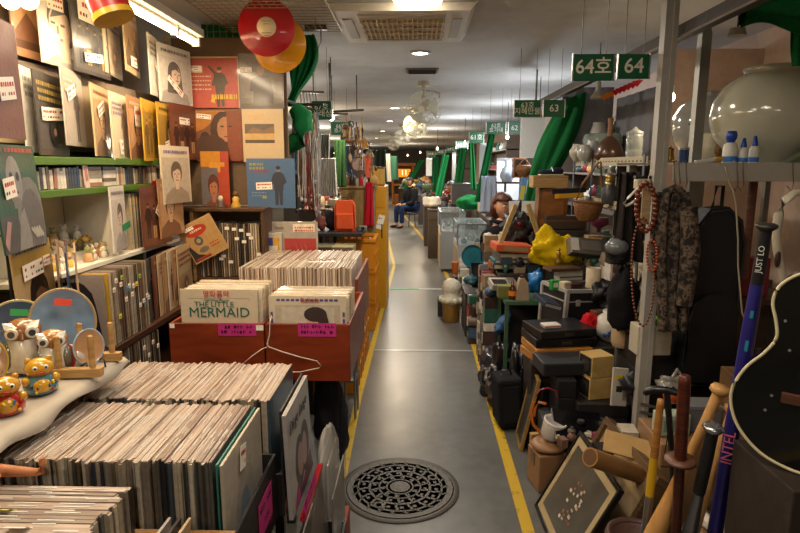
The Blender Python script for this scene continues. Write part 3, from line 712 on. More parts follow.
# ---- figurine table
tb = thing('display_table', 'low table with wrinkled pale cloth carrying owls and lucky figurines at left', 'table', (-1.22, 1.4, 0))
q = MB(); q.bx(-.3, .3, -.5, .3, .975, 1.0, DWD); q.build('tabletop', tb)
for x in (-.27, .2):
    for y in (-.47, .27): q = MB(); q.cyl((x, y, 0), (x, y, .975), .02, DWD); q.build('leg', tb)
def clo(u, v):
    x = -.32 + .645 * u; y = -.52 + .84 * v; e = max(0, u - .968) / .032
    return (x + .006 * math.sin(v * 30) * e, y, .1006 * 10 + .0025 * math.sin(v * 25 + u * 4) - .022 * e * (1 + .4 * math.sin(v * 17)))
q = MB(); q.sheet(clo, 30, 40, pm('#b5aa98', .85, var=.1, bump=.02)); q.build('cloth', tb, solid=.004)
TZ = 1.012
def owl(label, loc, h, rz, cols):
    t = thing('owl_figurine', label, 'figurine', loc, (0, 0, rz)); s = h
    br, wh, wg = [pm(c, .22, coat=.6, var=.2, scale=40) for c in cols]
    q = MB(); q.lathe([(.2 * s, 0), (.3 * s, .08 * s), (.33 * s, .3 * s), (.29 * s, .52 * s), (.25 * s, .62 * s)], wh, n=20); q.build('body', t)
    for e in (-1, 1):
        q = MB(); q.ell((e * .24 * s, -.03 * s, .33 * s), (.14 * s, .25 * s, .27 * s), wg, rot=(.2, 0, 0)); q.build('wing', t)
    q = MB(); q.ell((0, 0, .74 * s), (.3 * s, .25 * s, .22 * s), br)
    hd = q.build('head', t)
    for e in (-1, 1):
        q = MB(); q.add([(e * .06 * s, -.22 * s, .84 * s), (e * .24 * s, -.2 * s, .82 * s), (e * .27 * s, -.13 * s, .93 * s), (e * .2 * s, -.02 * s, .9 * s), (e * .08 * s, -.1 * s, .9 * s)], [(0, 1, 2), (2, 3, 4), (0, 2, 4), (0, 4, 3), (1, 3, 2), (0, 3, 1)], wh); q.build('ear_tuft', t)
        q = MB(); q.cyl((e * .14 * s, -.19 * s, .74 * s), (e * .15 * s, -.262 * s, .745 * s),   .115 * s, wh, .09 * s, n=20); q.build('eye_disc', t)
        q = MB(); q.cyl((e * .15 * s, -.255 * s, .745 * s), (e * .152 * s, -.272 * s, .747 * s), .055 * s, plast('#3a3d44', .15), n=16); q.build('pupil', t)
        q = MB()
        for k in range(3): q.ell((e * .1 * s + (k - 1) * .035 * s, -.24 * s, .02 * s), (.018 * s, .04 * s, .025 * s), pm('#4a3a2a', .4), 8, 5)
        q.build('claw', t)
    q = MB(); q.cyl((0, -.22 * s, .72 * s), (0, -.29 * s, .63 * s), .045 * s, plast('#7a4a20', .3), .005, n=8); q.build('beak', t)
owl('taller brown porcelain owl with big white eye rings on the cloth table', (-1.125, 1.57, TZ), .165, .55, ('#8f5f34', '#d2c8b4', '#5f5a44'))
owl('shorter white porcelain owl with grey wing right of the taller owl', (-1.035, 1.56, TZ), .135, .5, ('#a8743c', '#d8d2c2', '#6a6450'))
def lucky(label, loc, s, rz, base, coat_, n=0):
    t = thing('frog_figurine' if n else 'lucky_figurine', label, 'figurine', loc, (0, 0, rz))
    Y_ = pm(base, .15, coat=.8, var=.3, scale=60); K = pm(coat_, .15, coat=.8, var=.3, scale=50)
    q = MB(); q.lathe([(.32 * s, 0), (.42 * s, .08 * s), (.44 * s, .25 * s), (.36 * s, .45 * s), (.25 * s, .53 * s)], K, n=20); q.build('body', t)
    q = MB(); q.ell((0, -.3 * s, .26 * s), (.24 * s, .17 * s, .22 * s), Y_); q.build('coin_belly', t)
    q = MB(); q.ell((0, -.02 * s, .72 * s), (.37 * s, .32 * s, .27 * s), Y_); q.build('head', t)
    for e in (-1, 1):
        q = MB(); q.ell((e * .25 * s, 0, .93 * s), (.09 * s, .06 * s, .1 * s), Y_, 9, 6); q.build('ear', t)
        q = MB(); q.ell((e * .13 * s, -.29 * s, .78 * s), (.07 * s, .05 * s, .07 * s), plast('#f0ead8', .2), 9, 6); q.ell((e * .13 * s, -.335 * s, .78 * s), (.035 * s, .02 * s, .04 * s), plast('#1a1a1a', .2), 8, 5); q.build('eye', t)
        q = MB(); q.ell((e * .36 * s, -.18 * s, .42 * s), (.11 * s, .14 * s, .13 * s), Y_, 10, 7); q.build('paw', t)
    q = MB(); q.ell((0, -.33 * s, .64 * s), (.13 * s, .05 * s, .03 * s), plast('#a8281c', .3), 10, 6); q.build('mouth', t)
    q = MB(); R = random.Random(n + 5)
    for i in range(10):
        a = R.uniform(-2.6, -.5); z = R.uniform(.12, .42) * s
        q.ell((.43 * s * math.cos(a), .43 * s * math.sin(a), z), (.045 * s, .045 * s, .045 * s), plast(R.choice(('#2f6a8a', '#b8281c', '#2a2420', '#e8c840')), .2), 7, 5)
    q.build('spots', t)
lucky('yellow and red glazed lucky figurine nearest on the cloth table', (-.985, 1.29, TZ), .092, .75, '#c98f1a', '#b02a1c', 0)
lucky('yellow and blue glazed lucky figurine behind the red one', (-.985, 1.42, TZ), .094, .7, '#cf9a20', '#4f7f86', 1)
t = thing('piggy_figurine', 'plump tan glazed cat figurine cut by the left edge of the photo', 'figurine', (-1.09, 1.29, TZ), (0, 0, .4))
G_ = pm('#b39370', .2, coat=.6, var=.25, scale=30)
q = MB(); q.ell((0, 0, .055), (.085, .065, .055), G_, 18, 12); q.build('body', t)
q = MB(); q.ell((.05, -.02, .105), (.045, .042, .04), G_, 16, 10); q.build('head', t)
q = MB(); q.ell((.05, .0, .145), (.04, .03, .022), pm('#e2d8c4', .25, coat=.5, var=.1), 12, 7); q.build('hat', t)
for e in (-1, 1): q = MB(); q.ell((.05 + e * .02, -.06, .11), (.006, .004, .006), plast('#222222', .2), 8, 5); q.build('eye', t)
for i in range(9):
    a = fr.uniform(0, 6)
    t = thing('stone_trinket', 'small dark beaded trinket in the pile at the front of the cloth table', 'trinket', (-1.0 + .06 * math.cos(a) * fr.random(), 1.17 + .05 * math.sin(a), TZ + .0), (0, 0, a), 'dark trinkets on the cloth table')
    q = MB(); q.blob((0, 0, .012), (.016, .013, .013), pm('#57524a', .3, metal=.4, var=.4), i, .4, 9, 6); q.build('bead', t)
# plates on stands
def plate(label, loc, rx, rz, r, sx, rim, mid, tagc=None, name='decorative_plate'):
    t = thing(name, label, 'plate', loc, (0, 0, rz))
    M = RT((0, 0, r + .01), (PI / 2 - rx, 0, 0))
    q = MB(); q.lathe([(0, -.006), (r * .6, -.006), (r * .97, .004), (r, .01), (r * .955, .0095), (r * .6, -.003), (0, -.003)], pm(rim, .2, coat=.6, var=.1), M=M, n=36, sx=sx); q.build('rim', t)
    q = MB(); q.lathe([(0, -.001), (r * .62, -.001), (r * .92, .0095)], pm(mid, .25, coat=.6, var=.75, scale=11), M=M, n=36, sx=sx, caps=False); q.build('painted_face', t)
    q = MB()
    for e in (-.5, .5): q.tube([(e * r, -.035, .0), (e * r, -.03, .03), (e * r, .0, .012), (e * r, .06, .004), (e * r, .05, r)], .003, metal('#3a3430'), n=6)
    q.build('wire_stand', t)
    if tagc: q = MB(); q.box((.1 * r, r * .35 * 0 - .02, 0), (.045, .0015, .02), pm(tagc, .5), M=RT((0, -.012, r * 1.72), (-rx, .15, 0))); q.build('sticker', t)
plate('large round plate with blue sky painting and red sticker behind the owls', (-1.08, 1.69, TZ), .2, .35, .105, .9, '#a8906a', '#6f88a0', '#d8482a')
plate('plate with dark blue rim and green sticker at far left behind the owls', (-1.2, 1.66, TZ), .2, .5, .09, 1, '#b8a878', '#4a5a74', '#2f9a4a')
plate('yellow rimmed oval plaque with purple base cut by the left edge', (-1.13, 1.42, TZ), .15, .5, .07, .8, '#d8b43a', '#b8987a')
plate('small blue rimmed plate standing sideways in the wooden plate rack', (-.96, 1.6, TZ), .1, 1.15, .055, .9, '#a8c4d8', '#c89868')
def platerack(label, loc, rz):
    t = thing('plate_rack', label, 'rack', loc, (0, 0, rz)); w_ = wood('#c9a062', '#a87c40')
    q = MB(); q.bx(-.07, .07, -.012, .012, 0, .026, w_); q.build('base_bar', t, bevel=.002)
    for x in (-.045, .045): 
        q = MB(); q.cyl((x, 0, .026), (x, 0, .115), .0085, w_, n=12); q.ell((x, 0, .115), (.0085, .0085, .006), w_, 10, 6); q.build('peg', t)
platerack('pale wooden plate rack bar with two pegs nearest on the cloth edge', (-.955, 1.53, TZ), .1)
platerack('second pale wooden plate rack bar just behind the first', (-.97, 1.665, TZ), .1)
t = thing('teacup', 'white cup with red mouth lying behind the wooden plate rack', 'cup', (-.995, 1.6, TZ), (0, 0, .3))
q = MB(); M = RT((0, 0, .035), (PI / 2.3, 0, -.7)); q.lathe([(.0, -.03), (.02, -.03), (.035, .0), (.04, .03), (.036, .03), (.03, -.0), (.0, -.024)], pm('#d8cfc2', .2, coat=.6), n=22, M=M); q.build('bowl', t)
q = MB(); q.lathe([(.04, .03), (.042, .033), (.035, .033)], pm('#a83a30', .3), n=22, M=M); q.build('rim', t)
# ================================================================== record bins along the aisle
RECS = ramp_random('record_edges', ['#bca690', '#ac9480', '#c6b4a2', '#9c8472', '#b29c8a', '#8c7868', '#c0aa96', '#a48e7c', '#b6a290', '#c4b2a0', '#94806e', '#ae9886'], .35, .6, scale=1.6, fine=(420, 9, 30))
GLINT = pm('#e4dcd0', .1, coat=.8, var=.05)  # pale strips painted in for the glints on plastic record tops
RSPI = ramp_random('record_spines_mixed', ['#b8a890', '#3a3c48', '#8a7c6c', '#2a2a2c', '#c8b89c', '#5a5850', '#98907c', '#40505a', '#d0c4ac', '#6a5a48', '#a89880', '#34302c'], .35, .6)
BIN = pm('#211d1c', .5); RW = wood('#8a3818', '#6a260f', .35, 2, 8); PINK = pm('#c02a7a', .6, var=.05); PINKK = ink('#5a1440')
def table(label, x0, x1, y0, y1, z, m, th=.03, legs=True, legx=(-.8, .7)):
    t = thing('stall_table', label, 'table', ((x0 + x1) / 2, (y0 + y1) / 2, 0)); hx, hy = (x1 - x0) / 2, (y1 - y0) / 2
    q = MB(); q.bx(-hx, hx, -hy, hy, z - th, z, m); q.build('tabletop', t, bevel=.003)
    for i in legx:
        for j in (-1, 1):
            q = MB(); q.box((i * (hx - .03) if legx == (-.8, .7) else i * hx, j * (hy - .03), (z - th) / 2), (.035, .035, z - th), metal('#4a4846')); q.build('leg', t)
    return t
table('dark table under the three nearest bins of records', -.97, -.43, .75, 2.1, .585, DWD)
table('dark table under the two reddish wooden record crates', -1.06, -.45, 2.36, 3.5, .725, DWD)
def bin_(label, x0, x1, y0, y1, z0, z1, m, rim=None, zf=None):
    t = thing('record_bin', label, 'bin', ((x0 + x1) / 2, (y0 + y1) / 2, z0)); hx, hy = (x1 - x0) / 2, (y1 - y0) / 2; h = z1 - z0; d = .008; zf = (zf or z1) - z0
    q = MB(); q.bx(-hx, hx, -hy, hy, 0, d, m); q.build('bottom_panel', t)
    for e in (-1, 1):
        q = MB(); q.bx(e * hx - d / 2, e * hx + d / 2, -hy, hy, d, h, m); q.build('side_panel', t)
        q = MB(); q.bx(-hx + d / 2, hx - d / 2, e * (hy - d / 2) - d / 2, e * (hy - d / 2) + d / 2, d, zf if e < 0 else h, m); q.build('end_panel', t)
    if rim: q = MB(); q.bx(-hx, hx, -hy - .002, -hy + .012, zf, zf + .008, rim); q.build('rim', t)
    return t
bB = bin_('black bin of records nearest the aisle at lower left, pale wooden rim in front', -.985, -.402, 1.155, 1.525, .588, .79, BIN, WD, .785)
bA = bin_('black bin behind the nearest one, holding the back row of slanting records', -1.01, -.39, 1.535, 1.945, .588, .72, BIN)
bC = bin_('black bin at the bottom left corner holding records that face forward', -1.02, -.60, .8, 1.145, .588, .66, BIN)
def row(n, x0, x1, y, z, h, label, group, tilt=0, gap=None, along='x', w=W, mat_=None, jy=.009, jz=.006, seed=0, skip=()):
    R = random.Random(seed); base = []
    p = (x1 - x0) / n
    for v in range(6):
        q = MB(); t = p * (.97 if v % 2 else .93); q.box((0, 0, h / 2), (t, w, h), mat_ or RSPI)
        q.box((0, R.uniform(-.004, .004), h + .0015), (t, w * .992, .0029), mat_ or RECS)
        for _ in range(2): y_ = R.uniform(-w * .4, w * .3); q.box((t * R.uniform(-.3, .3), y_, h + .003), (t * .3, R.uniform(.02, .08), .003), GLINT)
        base.append(q)
    protos = {}
    for i in range(n):
        v = R.randrange(6); loc = (x0 + (i + .5) * p, y + R.uniform(-jy, jy), z + R.uniform(0, jz)); rot = (0, tilt, 0)
        if along == 'y': loc = (y + R.uniform(-jy, jy), x0 + (i + .5) * p, z + R.uniform(0, jz)); rot = (-tilt, 0, PI / 2)
        if v not in protos:
            o = protos[v] = base[v].build('vinyl_record', loc=loc, rot=rot)
        else:
            o = protos[v].copy(); COL.objects.link(o); o.location = loc; o.rotation_euler = rot
        tag(o, label, 'record', group); yield i, o
lb = 'record filed upright in the nearest aisle bin, thin edge up'
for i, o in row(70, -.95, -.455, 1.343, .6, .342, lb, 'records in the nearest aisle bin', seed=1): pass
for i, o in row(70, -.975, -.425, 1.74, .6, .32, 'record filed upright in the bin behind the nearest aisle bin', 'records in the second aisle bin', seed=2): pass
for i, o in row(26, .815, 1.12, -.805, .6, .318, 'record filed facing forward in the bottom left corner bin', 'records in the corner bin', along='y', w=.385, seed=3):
    if i in (3, 8, 13, 18):
        q = MB(); s = (-.02, .09, -.06, .02)[(i - 3) // 5]
        q.box((0, 0, 0), (.003, .045, .002), TAGW if i != 18 else pm('#d8c83a', .5))
        q.sheet(lambda u, v: (-.018 * u, -.02 + .04 * v, .012 * math.sin(u * 1.5)), 4, 2, TAGW if i != 18 else pm('#d8c83a', .5))
        c = q.build('index_tab', o, loc=(0, s, .322))
        o['label'] = ('record with white index tab, nearest the bottom edge in the corner bin', 'record with bent white index tab second from the front in the corner bin', 'record with white tab behind the bent tab in the corner bin', 'record with yellow index tab near the doll feet in the corner bin')[(i - 3) // 5]; o['group'] = 'tabbed records'
# end sleeves that show their covers to the aisle
def pale_cover(a): a.p(rec(.03, .03, .97, .97), '#b3a794'); a.p(circ(.5, .45, .26, .3), '#a0998c'); a.p(circ(.48, .42, .12, .17), '#7f8a92'); a.p(rec(.3, .1, .7, .2), '#98938a')
sleeve('pale grey beige cover with white tag ending the nearest bin toward the aisle', (-.434, 1.185, .604), 90, pale_cover, '#c2b49a', tagat=(.42, .86, .2, .045, .06), h=.335, t=.006)
for i, (c, lb) in enumerate((('#2f7f74', 'teal edged sleeve just behind the pale end cover'), )):
    q = MB(); q.box((0, 0, .168), (.004, W, .336), paper(c)); o = q.build('record_sleeve', loc=(-.4445, 1.343, .604)); tag(o, lb, 'record')
def duet(a):
    a.p(rec(.02, .02, .98, .98), '#a8a29a'); a.p(circ(.42, .36, .2, .26), '#2c2526'); a.p(circ(.66, .4, .2, .26), '#332a2a'); a.p(circ(.45, .36, .12, .17), '#9a7a70'); a.p(circ(.64, .38, .12, .17), '#a5847a')
    a.p([(.1, 0), (.25, .2), (.5, .1), (.9, .25), (1, 0)], '#4a2a38'); a.p([(.1, .02), (.3, .16), (.34, .02)], '#b83a80')
du = sleeve('grey cover with two dark haired heads and handwritten title beside the aisle', (-.352, 1.49, .605), 90, duet, '#a49e96', lean=-2, t=.012)
text('Dirge Lange', .05, ink('#28222a'), du, (-.02, -.0095, .262), rot=(PI / 2, 0, 0), shear=.3)
singular('record_sleeve', 'black sleeve squeezed between the grey duet cover and the second bin', 'record', lambda q: q.box((0, 0, .16), (.006, .3, .32), paper('#2b2826')), (-.377, 1.66, .604))
# pink note on the side of the near bin, clear sleeves leaning below it
def note(label, loc, rot, w, h, lines, seed, name='paper_note', m=None):
    t = thing(name, label, 'note', loc, rot); q = MB(); q.box((0, 0, 0), (w, .0012, h), m or PINK); q.build('sheet', t)
    q = MB(); R = random.Random(seed)
    for l in range(lines):
        x = -w * .42; zz = h * (.25 - .42 * l); 
        while x < w * .4:
            k = R.uniform(.006, .014); 
            if R.random() < .8: q.box((x + k / 2, -.001, zz + R.uniform(-.002, .002)), (k, .0006, .0035 if R.random() < .6 else .011), PINKK); q.box((x + k * .3, -.001, zz), (.0025, .0006, .016), PINKK)
            x += k + .003
    q.build('handwriting', t); return t
note('bright pink handwritten note on the aisle side of the nearest bin', (-.3955, 1.39, .70), (0, 0, PI / 2), .13, .1, 3, 3)
note('pink strip note hanging below the grey duet cover', (-.33, 1.66, .59), (-.1, 0, PI / 2), .2, .03, 1, 4)
CLR = clear('#c8c4b8', .12, .38); 
tier = bin_('low black bin on the floor beside the aisle holding leaning clear sleeves', -.41, -.26, 1.3, 1.95, 0, .3, BIN)
def leaning(label, x, y, z, w, h, lean, bg, edge=None, art=None, fade=None):
    t = thing('record_sleeve', label, 'record', (x, y, z), (math.radians(lean), 0, PI / 2)); q = MB(); q.box((0, 0, h / 2), (w, .005, h), bg); 
    if art: art(Art(q, w, h, .005))
    q.build('cover', t)
    q = MB(); q.sheet(lambda u, v: (-w * .52 + w * 1.04 * u, -.007 - .003 * math.sin(u * 9 + v * 5), h * 1.06 * v), 10, 10, CLR); q.build('plastic_wrap', t)
    if edge: q = MB(); q.bx(-w / 2, w / 2, -.009, .009, h, h + .012, edge); q.build('top_edge', t)
    return t
leaning('dark sleeve in crinkled clear wrap leaning at the bottom edge of the photo', -.345, 1.47, .3, .3, .28, 6, paper('#4a443a'))
leaning('dark sleeve with bright red top edge leaning out beside the aisle', -.315, 1.73, .25, .32, .3, -4, paper('#5a2620'), plast('#c8202a', .3))
leaning('grey striped sleeve standing upright behind the red edged one', -.275, 1.9, .01, .3, .5, 0, paper('#77726a'))
bgp = thing('plastic_bag_of_sleeves', 'large clear bag of pale sleeves standing on an orange red box by the yellow line', 'bag', (-.345, 2.13, .17), (0, 0, PI / 2))
q = MB(); q.blob((0, 0, .2), (.15, .04, .22), clear('#d8d4cc', .1, .45), 4, .12, 24, 16, flat=.1); q.build('bag', bgp)
for k in range(3): q = MB(); q.box((-.01, -.015 + .015 * k, .17), (.24, .006, .3), paper(('#b5b0a8', '#8a8680', '#c4beb2')[k])); q.build('sleeve', bgp)
singular('cardboard_box', 'small orange red box under the clear bag beside the yellow line', 'box', lambda q: q.box((0, 0, .083), (.13, .26, .165), pm('#9a3c1e', .6)), (-.345, 2.13, .001), bevel=.003)
for k in range(3):
    sleeve(('film wrapped sleeve leaning against the corner bin at the bottom edge', 'second film wrapped sleeve leaning behind the first at the bottom edge', 'grey sleeve standing third beside the corner bin at the bottom edge')[k], (-.565 + k * .022, .93, .59), 88, C('view', ('grey', 'dark', 'sepia')[k], 70 + k), bgc(('grey', 'dark', 'sepia')[k]), lean=6, h=.26, w=.2)
# doll legs lying on the corner bin
t = thing('doll', 'bare doll legs lying across the records at the lower left edge', 'doll', (-.99, 1.1, .945), (0, 0, 0)); SK = skin('#b9764a')
for k, (dy, x1) in enumerate(((.02, .205), (-.035, .145))):
    q = MB(); q.tube([(-.12, dy, .012), (-.03, dy, .015), (.02, dy - .002, .011), (.09, dy, .013), (x1 - .02, dy + .002, .008)], [.02, .018, .013, .0145, .008], SK, n=12)
    q.tube([(x1 - .024, dy + .002, .008), (x1 - .012, dy + .002, .012), (x1 - .008, dy + .001, .03), (x1 - .006, dy - .002, .045)], [.008, .009, .0085, .004], SK, n=10)
    q.build('leg', t)
q = MB(); q.ell((-.15, -.005, .022), (.045, .05, .03), SK); q.build('hips', t)
# ---- two reddish wooden crates with the film album sleeve
def crate(label, x0, x1):
    t = thing('record_crate', label, 'crate', ((x0 + x1) / 2, 2.25, .727)); hx = (x1 - x0) / 2
    for nm, a in (('front_panel', (-hx, hx, 0, .016, 0, .24)), ('back_panel', (-hx, hx, .6, .616, 0, .24)), ('side_panel', (-hx, -hx + .014, .0165, .5995, 0, .24)), ('side_panel', (hx - .014, hx, .0165, .5995, 0, .24)), ('bottom_panel', (-hx + .0145, hx - .0145, .0165, .5995, 0, .012))):
        q = MB(); q.bx(*a, RW); q.build(nm, t, bevel=.0025)
    return t
c1 = crate('reddish wooden record crate at left with film album sleeve on top front', -1.005, -.617)
c2 = crate('reddish wooden record crate at right with dark haired portrait sleeve on top front', -.611, -.268)
note('pink handwritten note on the front of the left reddish crate', at(237, 330, 2.247), (0, 0, 0), .155, .05, 2, 6).location.y = 2.2485
note('pink handwritten note on the front of the right reddish crate', at(317, 330, 2.247), (0, 0, 0), .155, .056, 2, 7).location.y = 2.2485
singular('tape_scrap', 'torn white tape on the top edge of the left reddish crate', 'tape', lambda q: q.box((0, 0, 0), (.03, .001, .022), TAGW), (-.632, 2.2485, .952))
singular('tape_scrap', 'torn white tape at the left corner of the left reddish crate', 'tape', lambda q: q.box((0, 0, 0), (.02, .001, .018), TAGW), (-.99, 2.2485, .957))
def scratch(q): q.box((0, 0, 0), (.06, .0006, .003), pm('#b89a84', .7), rot=(0, -.06, 0))
def mermaid(a):
    a.p(rec(.1, .875, .9, .88), '#60706a')
tp = sleeve('cream film soundtrack sleeve with green title lettering at the front of the left crate', (-.958, 2.273, .79), 0, mermaid, '#d0bfa2', t=.005)
GT = ink('#2e6658'); 
text('THE LITTLE', .032, GT, tp, (-.02, -.0045, .252)); text('MERMAID', .058, GT, tp, (0, -.0045, .218))
text("영화음악", .03, ink('#c83a3a'), tp, (-.01, -.0045, .294), name='red_handwriting'); text("Walt Disney Pictures", .012, GT, tp, (-.01, -.0045, .271), name='small_lettering')
def bfun(a):
    a.p(rec(.08, .05, .92, .88), '#bcae96'); a.p(rec(.16, .06, .84, .85), '#c9bda6')
    for i in range(13): a.p(rec(.1 + i * .062, .93, .145 + i * .062, .96), '#5a4a84')
    for i in range(8):
        a.p(rec(.02, .1 + i * .09, .05, .16 + i * .09), '#5a4a84'); a.p(rec(.95, .1 + i * .09, .98, .16 + i * .09), '#5a4a84')
    a.p([(.42, .2), (.5, .4), (.47, .5), (.49, .66), (.6, .75), (.72, .7), (.74, .4), (.8, .2)], '#c8ab92'); a.p(circ(.6, .76, .15, .1), '#3a2c2a'); a.p([(.47, .72), (.53, .67), (.62, .7), (.66, .58), (.72, .5), (.77, .66), (.74, .78)], '#3a2c2a')
    a.p(circ(.52, .62, .02, .01), '#2a2020'); a.p(rec(.47, .5, .53, .515), '#8a5a50')
tp2 = sleeve('cream portrait sleeve with purple lettered border at the front of the right crate', (-.597, 2.273, .765), 0, bfun, '#d2c4a8', t=.005)
text('Ballads', .028, ink('#b8443a'), tp2, (.01, -.006, .298), name='red_lettering')
CREAM = ramp_random('cream_record_edges', ['#d6c4a2', '#c9b592', '#e0d0b2', '#bda884', '#d0bfa0', '#b8a68a', '#e4d8c0'], .35, .6)
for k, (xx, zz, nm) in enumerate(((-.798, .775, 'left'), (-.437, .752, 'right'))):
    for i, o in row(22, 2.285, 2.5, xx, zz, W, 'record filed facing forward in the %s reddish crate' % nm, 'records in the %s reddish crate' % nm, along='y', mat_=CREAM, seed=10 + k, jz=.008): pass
hg = thing('wire_hanger', 'white wire coat hanger hooked over the front of the reddish crates', 'hanger', at(268, 372, 2.235))
WW = plast('#e0d6c4', .3); o_ = at(268, 372, 2.235)
pts = [at(a, b, 2.235) - o_ for a, b in ((270, 322), (269.5, 335), (267, 344), (269, 347), (283, 352), (300, 357), (317, 361), (321, 366), (319, 368), (300, 372), (275, 372), (255, 370), (240, 366), (252, 356), (262, 349), (267, 347), (268, 343))]
q = MB(); q.tube(pts, .0022, WW, n=6); q.tube([pts[0], pts[0] + Vector((.004, .004, .015)), pts[0] + Vector((.002, .02, .02)), pts[0] + Vector((.0, .03, .005))], .0022, WW, n=6); q.build('wire', hg)
# rear crates of records: one uncounted mass behind the two front crates, with its own crate
rc = thing('record_crate', 'long reddish crate end behind the right crate, holding the rear records', 'crate', (-.6, 3.15, .727))
for nm, a in (('side_panel', (.285, .3, -.26, .42, 0, .3)), ('side_panel', (-.345, -.33, -.26, .42, 0, .24)), ('front_panel', (-.33, .285, -.26, -.245, 0, .24)), ('bottom_panel', (-.33, .285, -.245, .42, 0, .012))):
    q = MB(); q.bx(*a, RW); q.build(nm, rc, bevel=.002)
REARM = [pm(c_, .35, coat=.5, var=.12, scale=60) for c_ in ('#d8c4ae', '#c4ae96', '#e4d6c2', '#a8947c')]
q = MB(); R = random.Random(9)
for r_, (y0, y1) in enumerate(((2.915, 3.16), (3.19, 3.52))):
    y = y0
    x = -.91
    while x < -.33:
        t_ = R.uniform(.004, .007); hh = .33 + R.uniform(0, .012); q.box((x, (y0 + y1) / 2 + R.uniform(-.006, .006), .745 + hh / 2), (t_, y1 - y0, hh), REARM[R.randrange(4)]); x += t_ + .0025
o = q.build('rear_records'); tag(o, 'tightly packed rows of records in the rear crates behind the two front crates', 'records', kind='stuff')
singular('index_card', 'white index card lying on the rear rows of records', 'card', lambda q: q.box((0, 0, 0), (.15, .02, .002), TAGW), (-.5, 3.0, 1.098), (0, 0, .05))
# black bags and frames hanging under the right crate beside the aisle
for i, (px, py, Y, r, sd, lb, c) in enumerate(((327, 410, 2.5, (.05, .12, .17), 3, 'black cloth bag hanging under the right reddish crate', '#1d1b1e'), (338, 425, 2.75, (.05, .12, .18), 5, 'dark grey bag behind the black cloth bag under the crate', '#34323a'))):
    p = at(px, py, Y); t = thing('cloth_bag', lb, 'bag', (p.x, Y, max(.0, p.z - r[2])))
    q = MB(); q.blob((0, 0, r[2]), r, cloth(c), sd, .25); q.build('body', t)
    q = MB(); q.tube([(-.02, -.04, 2 * r[2] - .05), (-.01, -.02, 2 * r[2] + .06), (0, .02, 2 * r[2] + .06), (.0, .04, 2 * r[2] - .05)], .006, cloth(c)); q.build('strap', t)
p = at(350, 382, 3.55); t = thing('metal_rack', 'small pale metal rack standing between the crate and yellow crates', 'rack', (p.x, 3.55, 0))
q = MB(); 
for x in (-.04, .04):
    for y in (-.08, .08): q.cyl((x, y, 0), (x, y, .72), .008, metal('#b4b4b0'))
q.build('uprights', t)
for z in (.25, .48, .7): q = MB(); q.bx(-.045, .045, -.09, .09, z, z + .012, metal('#a8a8a4')); q.build('shelf', t)
t = thing('plastic_bag', 'grey crinkled plastic bag hanging beside the yellow crates', 'bag', at(356, 318, 3.85) - Vector((0, 0, .11)))
q = MB(); q.blob((0, 0, .1), (.05, .09, .12), pm('#5f5c60', .2, coat=.5, var=.4), 8, .4); q.build('bag', t)
q = MB(); q.tube([(0, -.03, .19), (0, -.01, .25), (0, .02, .25), (0, .03, .19)], .006, pm('#5f5c60', .3)); q.build('handle', t)
# ---- yellow plastic crates along the line
YC = plast('#c97f12', .4)
def ycrate(loc, label, rz=0):
    t = thing('plastic_crate', label, 'crate', loc, (0, 0, rz), 'yellow plastic crates by the aisle'); a, b, h = .17, .25, .3
    for e in (-1, 1):
        q = MB(); q.bx(e * a - .006, e * a + .006, -b, b, .01, h, YC)
        for k in range(4): q.bx(e * a - .014, e * a + .014, -b + .02 + k * .155, -b + .035 + k * .155, .0, h, YC)
        q.bx(e * a - .016, e * a + .016, -b - .01, b + .01, h - .03, h - .002, YC); q.bx(e * a - .012, e * a + .012, -b, b, h * .45, h * .5, YC); q.build('long_side', t)
        q = MB(); q.bx(-a, a, e * b - .006, e * b + .006, .01, h, YC); q.bx(-a, a, e * b - .014, e * b + .014, h - .03, h - .002, YC); q.build('end_side', t)
    q = MB(); q.bx(-a, a, -b, b, 0, .012, YC); q.build('bottom', t)
    return t
y1 = ycrate((-.595, 4.12, .001), 'yellow plastic crate on the floor, nearest along the left line')
spots = [((-.59, 4.12, .303), 'yellow plastic crate stacked on the nearest one'), ((-.6, 4.66, .001), 'second yellow crate on the floor along the left line'), ((-.595, 4.66, .303), 'yellow crate of small goods stacked on the second floor crate'),
    ((-.585, 5.72, .001), 'third yellow crate on the floor along the left line'), ((-.58, 5.72, .303), 'yellow crate stacked on the third floor crate'), ((-.58, 5.72, .605), 'yellow crate topmost of its stack, red packets in it'),
   ]
for l, lb in spots: dup(y1, l, (0, 0, 0), lb)
small = random.Random(21); cols = ['#8a8078', '#b8b0a8', '#44424a', '#a03028', '#c8c0b0', '#6a5a4a', '#2f4a6a', '#d8d0c4']
for (bx_, by_, bz_, n, lb, grp, pal) in ((-.59, 4.12, .316, 16, 'small packaged part in the upper crate nearest the viewer', 'parts in the nearest upper yellow crate', cols), (-.595, 4.66, .316, 16, 'small metal part in the upper second yellow crate', 'parts in the second upper yellow crate', cols[:3] + ['#9a98a0']), (-.58, 5.72, .618, 14, 'small red and white packet in the topmost yellow crate', 'packets in the topmost yellow crate', ['#b02820', '#d8d0c8', '#c84030'])):
    k = 0
    for i in range(n):
        gx, gy = i % 4, i // 4
        q = MB(); s = small.uniform(.028, .036)
        q.box((0, 0, .11), (s * 1.7, s * 2.2, .22 + small.uniform(0, .05)), plast(pal[i % len(pal)], .35)); q.cyl((0, 0, .2), (s * .2, 0, .262 + small.uniform(0, .02)), s * .35, plast(pal[(i + 2) % len(pal)], .35), n=8)
        o = q.build('small_packet', loc=(bx_ - .11 + gx * .073, by_ - .17 + gy * .11, bz_), rot=(0, 0, small.uniform(-.15, .15)), bevel=.004); tag(o, lb, 'packet', grp)
